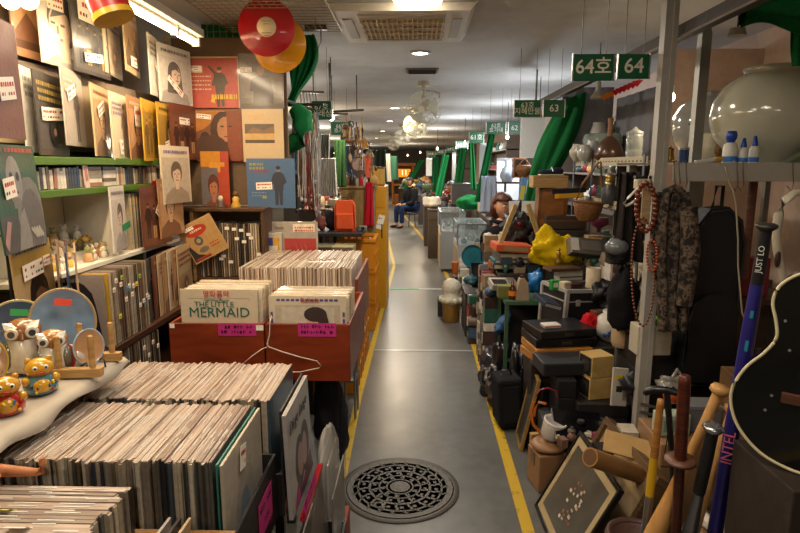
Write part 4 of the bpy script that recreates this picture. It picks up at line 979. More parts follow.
# ================================================================== above the record stall
tf = thing('fluorescent_fixture', 'long white fluorescent fixture over the hung record sleeves', 'light', (-1.2, 2.0, 2.25))
q = MB(); q.bx(-.045, .045, -.9, 1.28, .03, .07, WHT); q.bx(-.012, .012, -.9, 1.28, .014, .03, WHT); q.build('housing', tf, bevel=.004)
TUBE = emit('#ffdca8', 16)
for y0, y1 in ((-.88, .17), (.22, .98), (1.0, 1.26)):
    q = MB(); q.cyl((-.0, y0, 0), (-.0, y1, 0), .016, TUBE, n=12); q.build('tube', tf)
q = MB()
for y in (-.89, .195, .99, 1.27): q.bx(-.02, .02, y - .01, y + .01, -.018, .03, WHT)
q.build('tube_holders', tf)
q = MB()
for y in (-.4, .8): q.cyl((0, y, .07), (0, y, .23), .003, metal('#888888'))
q.build('hanging_wires', tf)
lamp('AREA', (-1.2, 2.2, 2.225), 25, (1, .78, .52), .06, (0, 0, 0), 2.1)
lamp('AREA', (-.7, 1.5, 2.42), 6, (1, .86, .7), .3)  # added fill lamp over the record bins, no fitting
for px_, lb_ in ((10, 'glowing warm round bulb at the top left corner, left of the pair'), (28, 'glowing warm round bulb at the top left corner, right of the pair')):
    p = at(px_, -1, 2.15); t = thing('round_bulb', lb_, 'bulb', p); q = MB(); q.ell((0, 0, 0), (.034, .034, .036), emit('#ffd9a0', 12), 18, 12); q.build('globe', t); q = MB(); q.cyl((0, 0, .034), (0, 0, .07), .014, plast('#c8b890')); q.cyl((0, 0, .07), (0, 0, H - p.z), .003, plast('#333333')); q.build('socket', t)
    lamp('POINT', p + Vector((.06, -.05, -.03)), 2.2, (1, .76, .48), .04)
# wire grid hung under the ceiling
gr = thing('wire_grid', 'grey wire grid panel hung flat under the ceiling over the record stall', 'grid', (-.82, 2.9, 2.42))
WR = metal('#a8987c', .4)
q = MB()
for i in range(30): q.cyl((-.35, -.9 + i * .062, 0), (.35, -.9 + i * .062, 0), .0022, WR, n=5)
for i in range(19): q.cyl((-.35 + i * .039, -.92, .003), (-.35 + i * .039, .92, .003), .0022, WR, n=5)
for x in (-.35, .35): q.cyl((x, -.92, 0), (x, .92, 0), .005, WR, n=6)
q.build('mesh', gr)
q = MB()
for x in (-.2, .2):
    for y in (-.8, .8): q.cyl((x, y, 0), (x, y, .06), .003, WR, n=6)
q.build('hooks', gr)
g2 = thing('wire_grid', 'white wire grid standing in front of green cloth above the red album sleeve', 'grid', at(234, 60, 3.75))
q = MB()
for i in range(9): q.cyl((-.16 + i * .04, 0, 0), (-.16 + i * .04, 0, .3), .002, WR, n=5)
for i in range(8): q.cyl((-.16, .004, i * .042), (.16, .004, i * .042), .002, WR, n=5)
q.build('mesh', g2)
p = at(234, 62, 3.85)
singular('green_cloth', 'green cloth hanging behind the white wire grid above the red album sleeve', 'cloth', lambda q: q.sheet(lambda u, v: (-.2 + .42 * u, .012 * math.sin(u * 22), .3 * v), 30, 4, cloth('#1f6a35')), (p.x, p.y, p.z), solid=.003)
# record discs hanging from the grid
def vinyl(h, rings=True):
    m, nt, b = newmat('vinyl_' + h.strip('#')); L = nt.links.new
    b.inputs['Base Color'].default_value = lin(h); b.inputs['Roughness'].default_value = .22; b.inputs['Coat Weight'].default_value = .4
    tc = N(nt, 'ShaderNodeTexCoord'); wv = N(nt, 'ShaderNodeTexWave', wave_type='RINGS', rings_direction='Y'); wv.inputs['Scale'].default_value = 60; wv.inputs['Distortion'].default_value = 0
    L(tc.outputs['Object'], wv.inputs['Vector']); bp = N(nt, 'ShaderNodeBump'); bp.inputs['Strength'].default_value = .4; bp.inputs['Distance'].default_value = .001
    L(wv.outputs['Fac'], bp.inputs['Height']); L(bp.outputs[0], b.inputs['Normal'])
    b.inputs['Anisotropic'].default_value = .6
    return m
def disc(label, px, py, Y, r, hx, rim_col, lab_col, rot, string=True):
    c = at(px, py, Y); t = thing('record_disc', label, 'record', c, rot)
    M = RT((0, 0, 0), (PI / 2, 0, 0)); n = 64
    q = MB(); q.lathe([(.004, -.0015), (r * .99, -.0015), (r, 0), (r * .99, .0015), (.004, .0015)], vinyl(hx), n=n, M=M); q.build('disc', t)
    q = MB(); q.lathe([(.0045, -.0022), (r * .34, -.0022), (r * .34, .0022), (.0045, .0022)], paper(lab_col), n=40, M=M)
    ik = ink('#8a6a50')
    for i in range(4): q.box((0, -.0026, r * (.2 - .1 * i) - (.03 if i > 1 else 0)), (r * (.22 if i % 2 else .34), .0004, .003), ik)
    q.build('centre_label', t)
    if string: q = MB(); q.cyl((0, 0, r - .004), (0, 0, 2.42 - c.z - .002), .0011, plast('#d8d0c0'), n=5); q.build('string', t)
    return t
disc('translucent red record disc with cream centre label hanging at the top', 266.5, 27, 3.25, .151, '#a80d18', '#6a1010', '#e2cfa6', (0, 0, .05))
disc('golden yellow record disc hanging behind the red one', 279, 44, 3.45, .158, '#c98a12', '#c98a12', '#c98a12', (.05, 0, -.1))
p = at(106, -6, 2.0)
sb = thing('tambourine', 'small red drum shaped ornament with yellow rim cut by the top edge', 'ornament', (p.x, 2.0, p.z))
q = MB(); q.cyl((-.02, 0, .05), (.015, 0, -.06), .064, pm('#a01c18', .35), n=26); q.build('shell', sb)
q = MB(); q.cyl((.015, 0, -.06), (.022, 0, -.078), .067, pm('#c89a28', .35), n=26); q.build('rim', sb)
q = MB(); q.cyl((0, 0, .03), (0, 0, 2.48 - p.z), .002, plast('#ddd2bb'), n=5); q.build('string', sb)
# ================================================================== partition at the end of the record stall
pt = thing('display_partition', 'brown partition with shelf and record compartment at the end of the record stall', 'partition', (-1.15, 3.66, 0)); DK = wood('#5a3c22')
def pb(x0, x1, y0, y1, z0, z1, m, name): q = MB(); q.bx(x0 + 1.15, x1 + 1.15, y0 - 3.66, y1 - 3.66, z0, z1, m); return q.build(name, pt, bevel=.002)
pb(-1.5, -.80, 3.665, 3.68, 1.35, 2.36, pm('#6a5238', .7), 'back_board'); pb(-1.5, -.91, 3.45, 3.66, 1.325, 1.345, DK, 'shelf')
pb(-1.37, -1.35, 3.46, 3.66, .9, 1.324, WD, 'side_panel'); pb(-.94, -.92, 3.46, 3.66, .9, 1.324, DK, 'side_panel'); pb(-1.349, -.941, 3.46, 3.66, .9, .92, DK, 'shelf'); pb(-1.5, -.92, 3.662, 3.68, 0, 1.32, DK, 'back_board')
pb(-1.37, -1.35, 3.46, 3.48, 0, .9, DK, 'leg'); pb(-.94, -.92, 3.46, 3.48, 0, .9, DK, 'leg')
q = MB(); q.cyl((0, 0, 1.35), (0, 0, 2.36), .012, wood('#c9a050')); o = q.build('post', pt, loc=(-.36, -.03, 0))
def PS(label, x0, y0, x1, y1, Y, bg, art, **kw):
    a = at((x0 + x1) / 2, y1, Y); w = (x1 - x0) / F * Y * 1.0; h = (y1 - y0) / F * Y * 1.02
    return sleeve(label, (a.x, Y, a.z), 0, art, bg, center=True, w=w, h=h, group='sleeves pinned on the partition', **kw)
def redart(a):
    a.p(rec(.03, .02, .97, .97), '#b5231f'); a.man(.62, .06, .74, '#1c1414', '#c89070', '#1a1212', None, 1); a.lines(.05, .45, .62, 4, '#e8d0b0', 4, .08, .02); a.p([(.42, .16), (.5, .28), (.52, .12)], '#e0b020'); a.lines(.45, .95, .2, 1, '#e0b020', 9, th=.09)
    a.p(rec(.06, .7, .3, .82), '#e8dcc8')
PS('red album sleeve with black suited figure raising an arm, top of the partition', 190, 61, 240.5, 110, 3.64, '#c8b080', redart, tagat=(.17, .78, 0, .07, .03))
def greyart(a): a.p(rec(.03, .2, .97, .98), '#7a7168'); a.head(.5, .72, .1, '#b08a70', '#7d766e', '#3c3430'); a.p([(.3, .03), (.34, .5), (.42, .6), (.66, .6), (.78, .3), (.76, .03)], '#3c3430'); a.p(rec(.4, .8, .6, .88), '#6a625c'); a.p(rec(.03, .02, .97, .1), '#5a4c40')
PS('grey brown album sleeve with capped man in dark coat beside the red one', 240.5, 58, 284, 109, 3.66 - .03, '#6a6058', greyart, tagat=(.18, .7, 0, .07, .03))
def hat(a):
    a.p(rec(0, 0, 1, 1), '#7a4a26'); a.p([(.0, .95), (.0, .5), (.3, .62), (.7, .95)], '#c8802a'); a.p(circ(.66, .58, .26, .36), '#2c1a12'); a.p(circ(.7, .6, .17, .24), '#c48a62'); a.p(circ(.3, .42, .1, .14), '#2c1a12'); a.p(rec(.72, .0, 1, .95), '#8a3a1c')
    for e in (-.07, .08): a.p(rec(.7 + e - .03, .64, .7 + e + .03, .67), '#20140e')
    a.p(rec(.66, .45, .75, .475), '#8a2a20'); a.p(circ(.4, .2, .35, .3), '#3a2216')
PS('brown album sleeve with woman in wide orange hat on the partition', 191, 111, 243.5, 161, 3.64, '#6a4024', hat, tagat=(.3, .84, .1, .09, .028))
def plain(a): a.p(rec(.06, .36, .78, .72), '#6a4a30'); a.p([(.06, .5), (.25, .66), (.5, .6), (.78, .68), (.78, .72), (.06, .72)], '#3c3230'); a.p(rec(.06, .42, .78, .54), '#c89a50'); a.p(rec(.06, .36, .78, .42), '#2a201a'); a.lines(.16, .56, .86, 2, '#d8a860', 12, .06, .035)
PS('cream album sleeve with brown landscape photograph right of the hat sleeve', 244, 112, 284.5, 162, 3.63, '#cdb288', plain)
def blue(a): a.man(.66, .06, .78, '#2c2224', '#b08060', '#1a1414'); a.lines(.06, .36, .86, 2, '#b8a040', 6, .08, .05); a.lines(.14, .48, .72, 1, '#b03a40', 7, th=.05); a.p(circ(.36, .22, .05, .03), '#c8b020'); a.lines(.1, .4, .3, 2, '#8aa0b8', 13, .06, .025)
PS('blue grey album sleeve with seated man in dark suit below the cream sleeve', 248, 160, 296, 208, 3.6, '#49688a', blue, tagat=(.36, .45, -.04, .1, .045))
def yel(a): a.p(rec(0, .72, .7, 1), '#c8981c'); a.p(rec(.3, .62, .85, .8), '#d8a82a'); a.p(rec(.0, 0, .6, .7), '#4a6a78'); a.head(.42, .34, .18, '#a87a5a', '#3a2a20', '#5a4638'); a.p(rec(.7, 0, 1, .72), '#a83a1c')
PS('blue and red album sleeve with yellow lettering and portrait, low on the partition', 203, 153, 231, 206, 3.6, '#a83a1c', yel)
# spines in the partition compartment
for i in range(27):
    q = MB(); r_ = random.Random(i + 300); q.box((0, 0, W / 2), (.0095, W * .6, W + r_.uniform(0, .02)), SPINE)
    o = q.build('vinyl_record', loc=(-1.335 + i * .0145, 3.56, .931)); tag(o, 'record standing spine out in the partition compartment', 'record', 'records in the partition compartment')
    if i % 3: q = MB(); q.box((0, -.1, .06 + .24 * r_.random()), (.026, .002, .018), TAGW); q.build('price_tag', o); o['label'] = 'record with a price tag in the partition compartment'; o['group'] = 'tagged records in the partition compartment'
def kraft(a): a.p(rec(.04, .04, .96, .96), '#b08850'); a.p(circ(.45, .75, .3, .14), '#b03018'); a.lines(.28, .62, .74, 1, '#e0c8a0', 3, th=.05); a.p(circ(.38, .5, .12, .12), '#55504a'); a.p(circ(.38, .5, .06, .06), '#a08860'); a.p(circ(.4, .25, .14, .07), '#6a6258'); a.lines(.6, .86, .3, 2, '#b03018', 6, .07, .03); a.p([(.03, .6), (.2, .2), (.5, .04), (.03, .04)], '#2a2420'); a.p(rec(.08, .06, .5, .1), '#a82a18')
k_ = at(213, 256, 3.4)
sleeve('tilted brown cardboard sleeve with red oval emblem in front of the partition records', (k_.x, 3.4, k_.z), 8, kraft, '#b88f58', center=True, w=.22, h=.235, roll=-27, tagat=(.3, .86, 0, .06, .02))
# figures on the shelf of the partition: plain small ornaments
for i, (px, h, c1, c2, lb) in enumerate(((236, .09, '#c89a3a', '#6a4a2a', 'small ochre wooden bird ornament on the partition shelf'), (221, .06, '#5a4638', '#c8b89a', 'small brown bell shaped ornament on the partition shelf'))):
    p = at(px, 206, 3.52); t = thing('ornament', lb, 'ornament', (p.x, 3.52, 1.3455))
    q = MB(); q.lathe([(.028, 0), (.03, .01), (.018, h * .4), (.022, h * .6), (.0, h * .85)], plast(c1, .35), n=14); q.build('body', t)
    q = MB(); q.ell((0, 0, h * .9), (.016, .016, .018), plast(c2, .35), 10, 7); q.build('knob', t)
# second counter sleeve and boxes just behind the rear records
def seiko(a): a.p(rec(.02, .02, .98, .98), '#a3988a'); a.p(rec(.26, .06, .96, .6), '#a83430'); a.p(rec(.46, .76, .94, .95), '#e0d2ba'); a.lines(.5, .9, .84, 2, '#b83a2a', 4, .07, .04); [a.p([(.5 + i * .1, .15), (.56 + i * .1, .3), (.5 + i * .1, .5), (.56 + i * .1, .32)], '#d8b8a0') for i in range(3)]; a.p(rec(.08, .82, .26, .88), '#7a7068')
p = at(295, 254, 3.56)
sleeve('taupe album sleeve with red square picture standing behind the rear records', (p.x, 3.58, p.z - .06), 0, seiko, '#a89c8c', center=True, w=.285, h=.26)
p = at(269, 258, 3.45); t = thing('small_box', 'small white and blue box with yellow front beside the taupe sleeve', 'box', (p.x, 3.6, p.z - .06))
q = MB(); q.bx(-.055, .055, -.04, .04, 0, .2, paper('#c8bca8')); q.build('carton', t, bevel=.002); q = MB(); q.bx(-.045, .0, -.042, -.04, .03, .17, ink('#3a4a9a')); q.bx(.0, .04, -.042, -.04, .03, .17, ink('#d0a030')); q.bx(-.04, .03, -.043, -.042, .07, .12, ink('#e0d8c0')); q.build('print', t)
table('low bench behind the rear records holding the taupe sleeve', -.9, -.62, 3.53, 3.84, .93, DWD)
# ================================================================== left side beyond the partition
RAIL = metal('#5a5650')
rl = thing('hanging_rail', 'dark rail under the ceiling holding strings of beads and straps on the left', 'rail', (-.78, 4.6, 2.02))
q = MB(); q.cyl((-.1, -.75, 0), (.06, .9, 0), .012, RAIL); q.cyl((-.3, -.4, 0), (.12, -.4, 0), .01, RAIL); q.cyl((-.28, .4, 0), (.2, .4, 0), .01, RAIL); q.build('rail_bar', rl)
q = MB()
for y in (-.6, .7): q.cyl((-.05 + y * .08, y, 0), (-.05 + y * .08, y, .46), .008, RAIL)
q.build('hanger', rl)
STR = ramp_random('strand_colours', ['#d8d4cc', '#8a6a4a', '#3a3a3e', '#e8e4d8', '#a87a48', '#6a86a8', '#f0ece0', '#a83028', '#c8b080', '#b0aca8'], .4, .3)
R = random.Random(31)
for i in range(84):
    px = R.uniform(292, 318); Y = R.uniform(4.15, 4.6); top = at(px, R.uniform(112, 140), Y); L_ = R.uniform(.25, .6)
    ln = 'hanging_necklace'; q = MB(); n = 12; w_ = R.uniform(.006, .02)
    pts = [(w_ * math.sin(PI * k / n * .9 + .1) + R.uniform(-.002, .002), 0, -L_ * k / n) for k in range(n + 1)] + [(-w_ * math.sin(PI * k / n * .9 + .1) + R.uniform(-.002, .002), .004, -L_ * k / n) for k in range(n, -1, -1)]
    q.tube(pts, R.uniform(.003, .0055), STR, n=5)
    if R.random() < .5: q.ell((0, 0, -L_ - .012), (.012, .01, .018), STR, 8, 6)
    o = q.build(ln, loc=top); tag(o, 'long strand of beads or strap dangling left of the aisle beyond the partition', 'necklace', 'strands dangling beyond the partition')
def drape(name, label, cat, cen, wid, m, amp=.02, nf=6, nu=48, nv=30, thick=.004, dirv=(1, 0, 0), group=None, nrm=(0, 1, 0)):
    """cloth gathered along a path: cen(v), wid(v) for v from top 0 to bottom 1"""
    d = Vector(dirv).normalized(); nn = Vector(nrm).normalized(); o0 = Vector(cen(0))
    def fn(u, v):
        c = Vector(cen(v)) - o0; w_ = wid(v)
        return c + d * ((u - .5) * w_) + nn * (amp * math.sin(u * nf * 2 * PI + 1.5 * v) * (.6 + .4 * math.sin(u * 7 + v * 3)) * min(1, .35 / max(w_, .05) + .4))
    q = MB(); q.sheet(fn, nu, nv, m); o = q.build(name, loc=o0, solid=thick); return tag(o, label, cat, group)
GC = cloth('#17703a'); GC2 = cloth('#0f5a2c')
def lerp(a, b, t): return a + (b - a) * t
a = at(308, 38, 4.2); b = at(285, 105, 4.0)
drape('green_curtain', 'bunched green curtain hanging diagonally below the yellow disc', 'curtain', lambda v: (lerp(a.x, b.x, v * v), 4.1, lerp(a.z, b.z, v)), lambda v: .06 + .13 * math.sin(PI * min(1, v * 1.1 + .15)), GC, .03, 4)
pts = [at(x, y, 4.0) for x, y in ((294, 107), (302, 116), (303, 128), (298, 140), (287, 148), (279, 148))]
q = MB(); q.tube([v - pts[0] for v in pts], [.045, .07, .072, .065, .05, .035], GC, n=12); o = q.build('curtain_tieback', loc=pts[0]); tag(o, 'fat rolled green curtain loop curving beside the cream sleeve', 'curtain')
p = at(312, 92, 5.7); t = thing('metal_bracket', 'dark metal shelf bracket with chains under the ceiling beside the green curtain', 'bracket', (p.x, 5.7, p.z))
q = MB(); q.box((0, 0, 0), (.22, .2, .02), RAIL, rot=(.1, 0, .2)); q.build('plate', t); q = MB()
for k in range(6): q.tube([(-.1 + k * .03, -.08, -.01), (-.1 + k * .03 + .01, -.08, -.09), (-.1 + k * .03, -.08, -.18 - .02 * (k % 3))], .006, metal('#8f8c94'), n=5)
q.build('chains', t)
q = MB(); q.cyl((0, .08, 0), (0, .08, 2.48 - p.z), .006, RAIL); q.build('rod', t)
p = at(316, 12 + 12, 3.9); t = thing('ceiling_bracket', 'small dark clamp on the ceiling right of the yellow disc', 'bracket', (p.x, 3.9, H))
q = MB(); q.bx(-.07, .07, -.02, .02, -.03, -.001, RAIL); q.build('plate', t); q = MB(); q.tube([(0.03, 0, -.03), (.03, 0, -.1), (.0, 0, -.16)], .004, RAIL); q.build('hook', t)
# hanging clothes and straps
def cloth_at(px, py0, py1, Y, w, hexc, label, name, amp=.015, nf=5, taper=1.0, cat='cloth'):
    a = at(px, py0, Y); b = at(px, py1, Y)
    return drape(name, label, cat, lambda v: (a.x + (b.x - a.x) * v, Y, lerp(a.z, b.z, v)), lambda v: w * lerp(1, taper, v), cloth(hexc), amp, nf)
cloth_at(323, 134, 158, 4.9, .11, '#77786f', 'grey felt strip hanging above white tassels on the left', 'felt_strip')
cloth_at(328, 158, 196, 4.9, .12, '#c4c0b4', 'bundle of white tassels hanging from the grey strip on the left', 'tassel_bundle', .03, 9, 1.3, 'tassel')
cloth_at(340, 140, 187, 5.2, .1, '#2d4a22', 'dark green garment hanging right of the white tassels', 'hanging_garment', .02, 3, 1.1, 'garment')
cloth_at(315, 165, 212, 4.4, .035, '#a01c24', 'dark red scarf hanging among the dangling strands', 'scarf', .012, 2, 1.2, 'scarf')
cloth_at(369, 182, 226, 6.0, .07, '#b01428', 'bright red cloth hanging beside the tall yellow cabinet', 'red_cloth', .02, 2, 1.5)
cloth_at(300, 140, 175, 4.3, .04, '#3a7ab0', 'blue plastic strip hanging near the green curtain loop', 'blue_strip', .005, 1, .6)
# brooms of brown tools, baskets, rackets hanging over the aisle side
rr = thing('hanging_rail', 'thin horizontal pole under the ceiling holding dangling tools on the left', 'rail', at(347, 112, 6.0))
q = MB(); q.cyl((-.2, 0, 0), (.17, 0, .02), .012, RAIL); q.build('pole', rr); 

for x in (-.15, .1): q = MB(); q.cyl((x, 0, .014), (x, 0, 2.48 - at(347, 112, 6.0).z), .006, RAIL); q.build('rod', rr)
WBR = [wood('#7a4a28'), wood('#a8783a'), pm('#3a302a', .5), metal('#8f8a84'), pm('#b08a50', .5), wood('#5a3820')]
R = random.Random(12)
for i in range(34):
    px = R.uniform(343, 362) if i < 24 else R.uniform(358, 374); Y = R.uniform(5.7, 6.7); py = R.uniform(114, 150) if i < 24 else R.uniform(135, 165); c = at(px, py, Y); L_ = R.uniform(.12, .3); k = i % 4
    t = thing('hanging_tool', 'small wood or metal oddment dangling above the brown shelf on the left', 'tool', c, (R.uniform(-.1, .1), R.uniform(-.3, .3), R.uniform(0, 3)), 'oddments dangling over the left shelf')
    m = WBR[i % 6]; q = MB()
    q.tube([(0, 0, 0), (.003, 0, -L_ * .6)], .007, m, n=6); q.build('handle', t)
    q = MB(); m2 = WBR[(i + 2) % 6]
    if k == 0: q.ell((0, 0, -L_ * .75), (.04, .012, .05), m2)
    elif k == 1: q.box((0, 0, -L_ * .7), (.07, .02, .06), m2)
    elif k == 2: q.lathe([(.01, -L_ * .9), (.045, -L_ * .85), (.03, -L_ * .6)], m2, n=12)
    else: q.tube([(.035 * math.cos(a_ * PI / 6), 0, -L_ * .8 + .035 * math.sin(a_ * PI / 6)) for a_ in range(12)], .007, m2, n=6, closed=True)
    q.build('head', t)
p = at(358, 164, 5.9); t = thing('wicker_racket', 'round brown woven racket hanging above the orange backpack', 'racket', (p.x, 5.9, p.z))
q = MB(); q.tube([(.062 * math.cos(a_ * PI / 12), 0, .068 * math.sin(a_ * PI / 12)) for a_ in range(24)], .006, wood('#6a4a30'), n=6, closed=True); q.build('rim', t)
q = MB(); q.cyl((0, -.003, 0), (0, .003, 0), .06, pm('#8a7464', .8, scale=120, var=.5), n=24); q.build('woven_face', t)
q = MB(); q.cyl((0, 0, -.07), (0, 0, -.13), .009, wood('#6a4a30')); q.build('handle', t)
p = at(363, 143, 6.3); t = thing('brass_bell', 'yellow brass bell hanging over the left shelf', 'bell', (p.x, 6.3, p.z)); q = MB(); q.lathe([(.07, -.06), (.066, -.05), (.045, .0), (.03, .03), (0, .04)], pm('#c8861c', .35, metal=.5), n=20); q.build('body', t); q = MB(); q.tube([(0, 0, .04), (.0, 0, .07)], .006, RAIL); q.build('loop', t)
# brown shelf case with bottles, orange backpack on dark table
sh = thing('shelf_case', 'yellowish brown low wall case behind the orange backpack', 'shelf', (-.62, 6.05, 0)); OB = wood('#8a7038', '#6a5228', .6, 30, 3)
q = MB(); q.bx(-.17, .17, 0, .3, 0, 1.36, OB); q.build('body', sh); q = MB(); q.bx(-.19, .19, -.02, .3, 1.361, 1.385, OB); q.build('top_board', sh, bevel=.003)
for i, (px, c, h, lb) in enumerate(((348, '#7a5a3a', .14, 'brown bottle leftmost on top of the brown wall case'), (352.5, '#3a2a20', .17, 'dark slim bottle second on top of the brown wall case'), (357, '#8a8478', .11, 'grey jar third on top of the brown wall case'), (361, '#a81c1c', .16, 'red bottle on top of the brown wall case'), (365, '#d8d0c0', .12, 'white bottle rightmost on top of the brown wall case'))):
    p = at(px, 187, 6.15); t = thing('bottle', lb, 'bottle', (p.x, 6.16, 1.386)); q = MB(); q.lathe([(.024, 0), (.026, .01), (.026, h * .55), (.01, h * .75)], plast(c, .25), n=14); q.build('body', t); q = MB(); q.lathe([(.011, h * .75), (.011, h), (0, h)], plast(c if i % 2 else '#222222', .4), n=10); q.build('cap', t)
table('dark table carrying the orange backpack on the left', -1.0, -.5, 5.25, 5.85, .985, plast('#1c1a1a', .5), legx=(-.88, -.3))
bp_ = thing('backpack', 'bright orange backpack standing on the dark table on the left', 'backpack', (-.68, 5.5, .986), (0, 0, .05)); ORG = pm('#d8501a', .6, var=.1)
q = MB(); q.prism([(-.095, 0), (.095, 0), (.1, .05), (.095, .24), (.07, .285), (-.07, .285), (-.095, .24), (-.1, .05)], -.06, .06, ORG); q.build('body', bp_, bevel=.02)
q = MB(); q.box((0, -.07, .09), (.16, .03, .15), ORG); q.build('front_pocket', bp_, bevel=.01)
q = MB()
for x in (-.09, .09): q.tube([(x, -.062, .02), (x, -.066, .14), (x * .9, -.062, .25)], .004, pm('#8a2c10', .5))
q.build('piping', bp_); q = MB(); q.tube([(-.03, 0, .285), (-.02, 0, .315), (.02, 0, .315), (.03, 0, .285)], .006, pm('#33221c', .6)); q.build('handle', bp_)
for (px, py, Y, r, c, lb) in ((331, 224, 5.55, (.07, .06, .09), '#211d20', 'black bag slumped left of the orange backpack'), (321, 222, 5.5, (.05, .05, .07), '#6a3a34', 'dark red bag left of the black bag on the dark table')):
    p = at(px, py, Y); t = thing('handbag', lb, 'bag', (p.x, Y, .986)); q = MB(); q.blob((0, 0, r[2]), r, cloth(c), 4, .18); q.build('body', t); q = MB(); q.tube([(-.03, 0, 2 * r[2] - .03), (-.02, 0, 2 * r[2] + .04), (.02, 0, 2 * r[2] + .04), (.03, 0, 2 * r[2] - .03)], .006, cloth(c)); q.build('handle', t)
p = at(363, 221, 5.4); t = thing('camera_toy', 'small silver camera with yellow front beside the orange backpack', 'camera', (p.x, 5.4, .986)); q = MB(); q.box((0, 0, .03), (.07, .04, .05), metal('#b0aca4')); q.build('body', t, bevel=.004); q = MB(); q.cyl((0, -.02, .03), (0, -.045, .03), .018, plast('#222222', .2)); q.build('lens', t)
for (x0, x1, c, lb) in ((-1.0, -.74, '#5f5433', 'olive brown cardboard box with white price sign below the dark table'), (-.735, -.55, '#8a7a52', 'tan cardboard box right of the olive box below the dark table')):
    t = thing('cardboard_box', lb, 'box', ((x0 + x1) / 2, 5.07, .55)); q = MB(); w_ = x1 - x0; q.bx(-w_ / 2, w_ / 2, -.14, .14, 0, .35, pm(c, .8)); q.build('carton', t, bevel=.004)
    for e in (-1, 1): q = MB(); q.box((0, e * .1, .353), (w_, .08, .004), pm(c, .8), rot=(e * -.1, 0, 0)); q.build('flap', t)
table('low table under the olive and tan cardboard boxes', -1.05, -.54, 4.93, 5.2, .548, DWD)
note('white handwritten price sign taped on the olive cardboard box', (-.83, 4.928, .83), (0, 0.06, 0), .2, .08, 2, 14, 'price_sign', TAGW)
# tall ochre cabinet with drum
oc = thing('metal_cabinet', 'tall ochre yellow metal cabinet beside the left floor line', 'cabinet', (-.455, 6.69, 0)); OY = plast('#c98d14', .4)
q = MB(); q.bx(-.115, .115, -.3, .3, 0, 1.37, OY); q.build('body', oc, bevel=.006); q = MB(); q.bx(-.1, .1, -.306, -.301, .05, 1.1, OY); q.build('door', oc, bevel=.003); q = MB(); q.bx(-.1, .1, -.306, -.301, 1.14, 1.34, OY); q.build('drawer_front', oc, bevel=.003)
q = MB(); q.cyl((.07, -.31, .8), (.07, -.31, .95), .006, metal('#333333')); q.build('handle', oc)
note('white paper slip taped on the front of the ochre cabinet', (-.40, 6.381, .98), (0, .25, 0), .07, .16, 2, 22, 'paper_note', TAGW)
dr = thing('drum', 'yellow drum standing on top of the ochre cabinet', 'drum', (-.45, 6.69, 1.371)); q = MB(); q.cyl((0, 0, .012), (0, 0, .2), .085, pm('#c99a3a', .35), n=28); q.build('shell', dr)
for z in (.0, .19): q = MB(); q.lathe([(.088, z), (.092, z), (.092, z + .02), (.0, z + .02)], pm('#8a5a20', .35), n=28); q.build('hoop', dr)
# far left goods: heaps, rails and cloths along the bend
FARC = ramp_random('market_goods', ['#6a4a38', '#b09a78', '#2c2a2e', '#8a2f28', '#38506a', '#c8bca8', '#4a5a3a', '#a8783a', '#55504c', '#d8d0c0', '#7a2f4a', '#2a5a4a'], .5, .2)
def goods(n, area, label, group, seed, smin=.05, smax=.16, name='market_oddment', cat='oddment'):
    """separate small goods heaped on a counter; area = function(random) -> point on the support"""
    R = random.Random(seed); pro = []
    for k in range(6):
        q = MB()
        if k == 0: q.box((0, 0, .5), (1, .7, 1), FARC); q.box((0, -.36, .55), (.6, .04, .5), FARC)
        elif k == 1: q.lathe([(.4, 0), (.5, .2), (.45, .7), (.2, .95), (.22, 1.1)], FARC, n=12)
        elif k == 2: q.blob((0, 0, .49), (.6, .5, .5), FARC, seed + k, .35, 12, 8, flat=.06)
        elif k == 3: q.lathe([(.3, 0), (.1, .15), (.12, .8), (.5, 1.0), (.45, 1.3)], FARC, n=12)
        elif k == 4: q.box((0, 0, .25), (1.3, .9, .5), FARC); q.tube([(-.3, 0, .5), (-.3, 0, .8), (.3, 0, .8), (.3, 0, .5)], .06, FARC, n=6)
        else: q.ell((0, 0, .5), (.45, .45, .5), FARC, 12, 8); q.cyl((0, 0, .9), (0, 0, 1.2), .15, FARC, n=10)
        pro.append(q)
    first = {}; done = []
    for i in range(n):
        k = R.randrange(6); s = R.uniform(smin, smax); loc = area(R)
        for _ in range(60):
            if all((loc - l2).length > (s + s2) * .66 for l2, s2 in done): break
            loc = area(R); s = max(smin * .8, s * .975)
        else: continue
        done.append((loc, s))
        if k in first: o = first[k].copy(); COL.objects.link(o)
        else: o = first[k] = pro[k].build(name)
        o.location = loc + Vector((0, 0, .002)); o.rotation_euler = (0, 0, R.uniform(0, 6)); o.scale = (s, s, s * R.uniform(.7, 1.2)); tag(o, label, cat, group)
def counter(label, x0, x1, y0, y1, z, c, name='stall_counter'):
    t = thing(name, label, 'counter', ((x0 + x1) / 2, (y0 + y1) / 2, 0)); hx, hy = (x1 - x0) / 2, (y1 - y0) / 2
    q = MB(); q.bx(-hx, hx, -hy, hy, 0, z - .02, cloth(c)); q.build('draped_front', t); q = MB(); q.bx(-hx - .01, hx + .01, -hy - .01, hy + .01, z - .019, z, pm(c, .7)); q.build('top', t)
    return t
counter('dark draped counter behind the ochre cabinet on the left', -1.3, -.45, 7.1, 9.0, .9, '#4a3c34'); counter('brown draped counter further down the left side at the bend', -1.9, -.75, 9.3, 12.5, .9, '#54463a'); counter('grey draped counter deep on the left side near the far end', -3.0, -1.5, 13, 18, .9, '#4a443e')
goods(34, lambda R: Vector((R.uniform(-1.2, -.5), R.uniform(7.15, 8.9), .9)), 'small secondhand thing heaped on the counter behind the ochre cabinet', 'goods behind the ochre cabinet', 41, .06, .2)
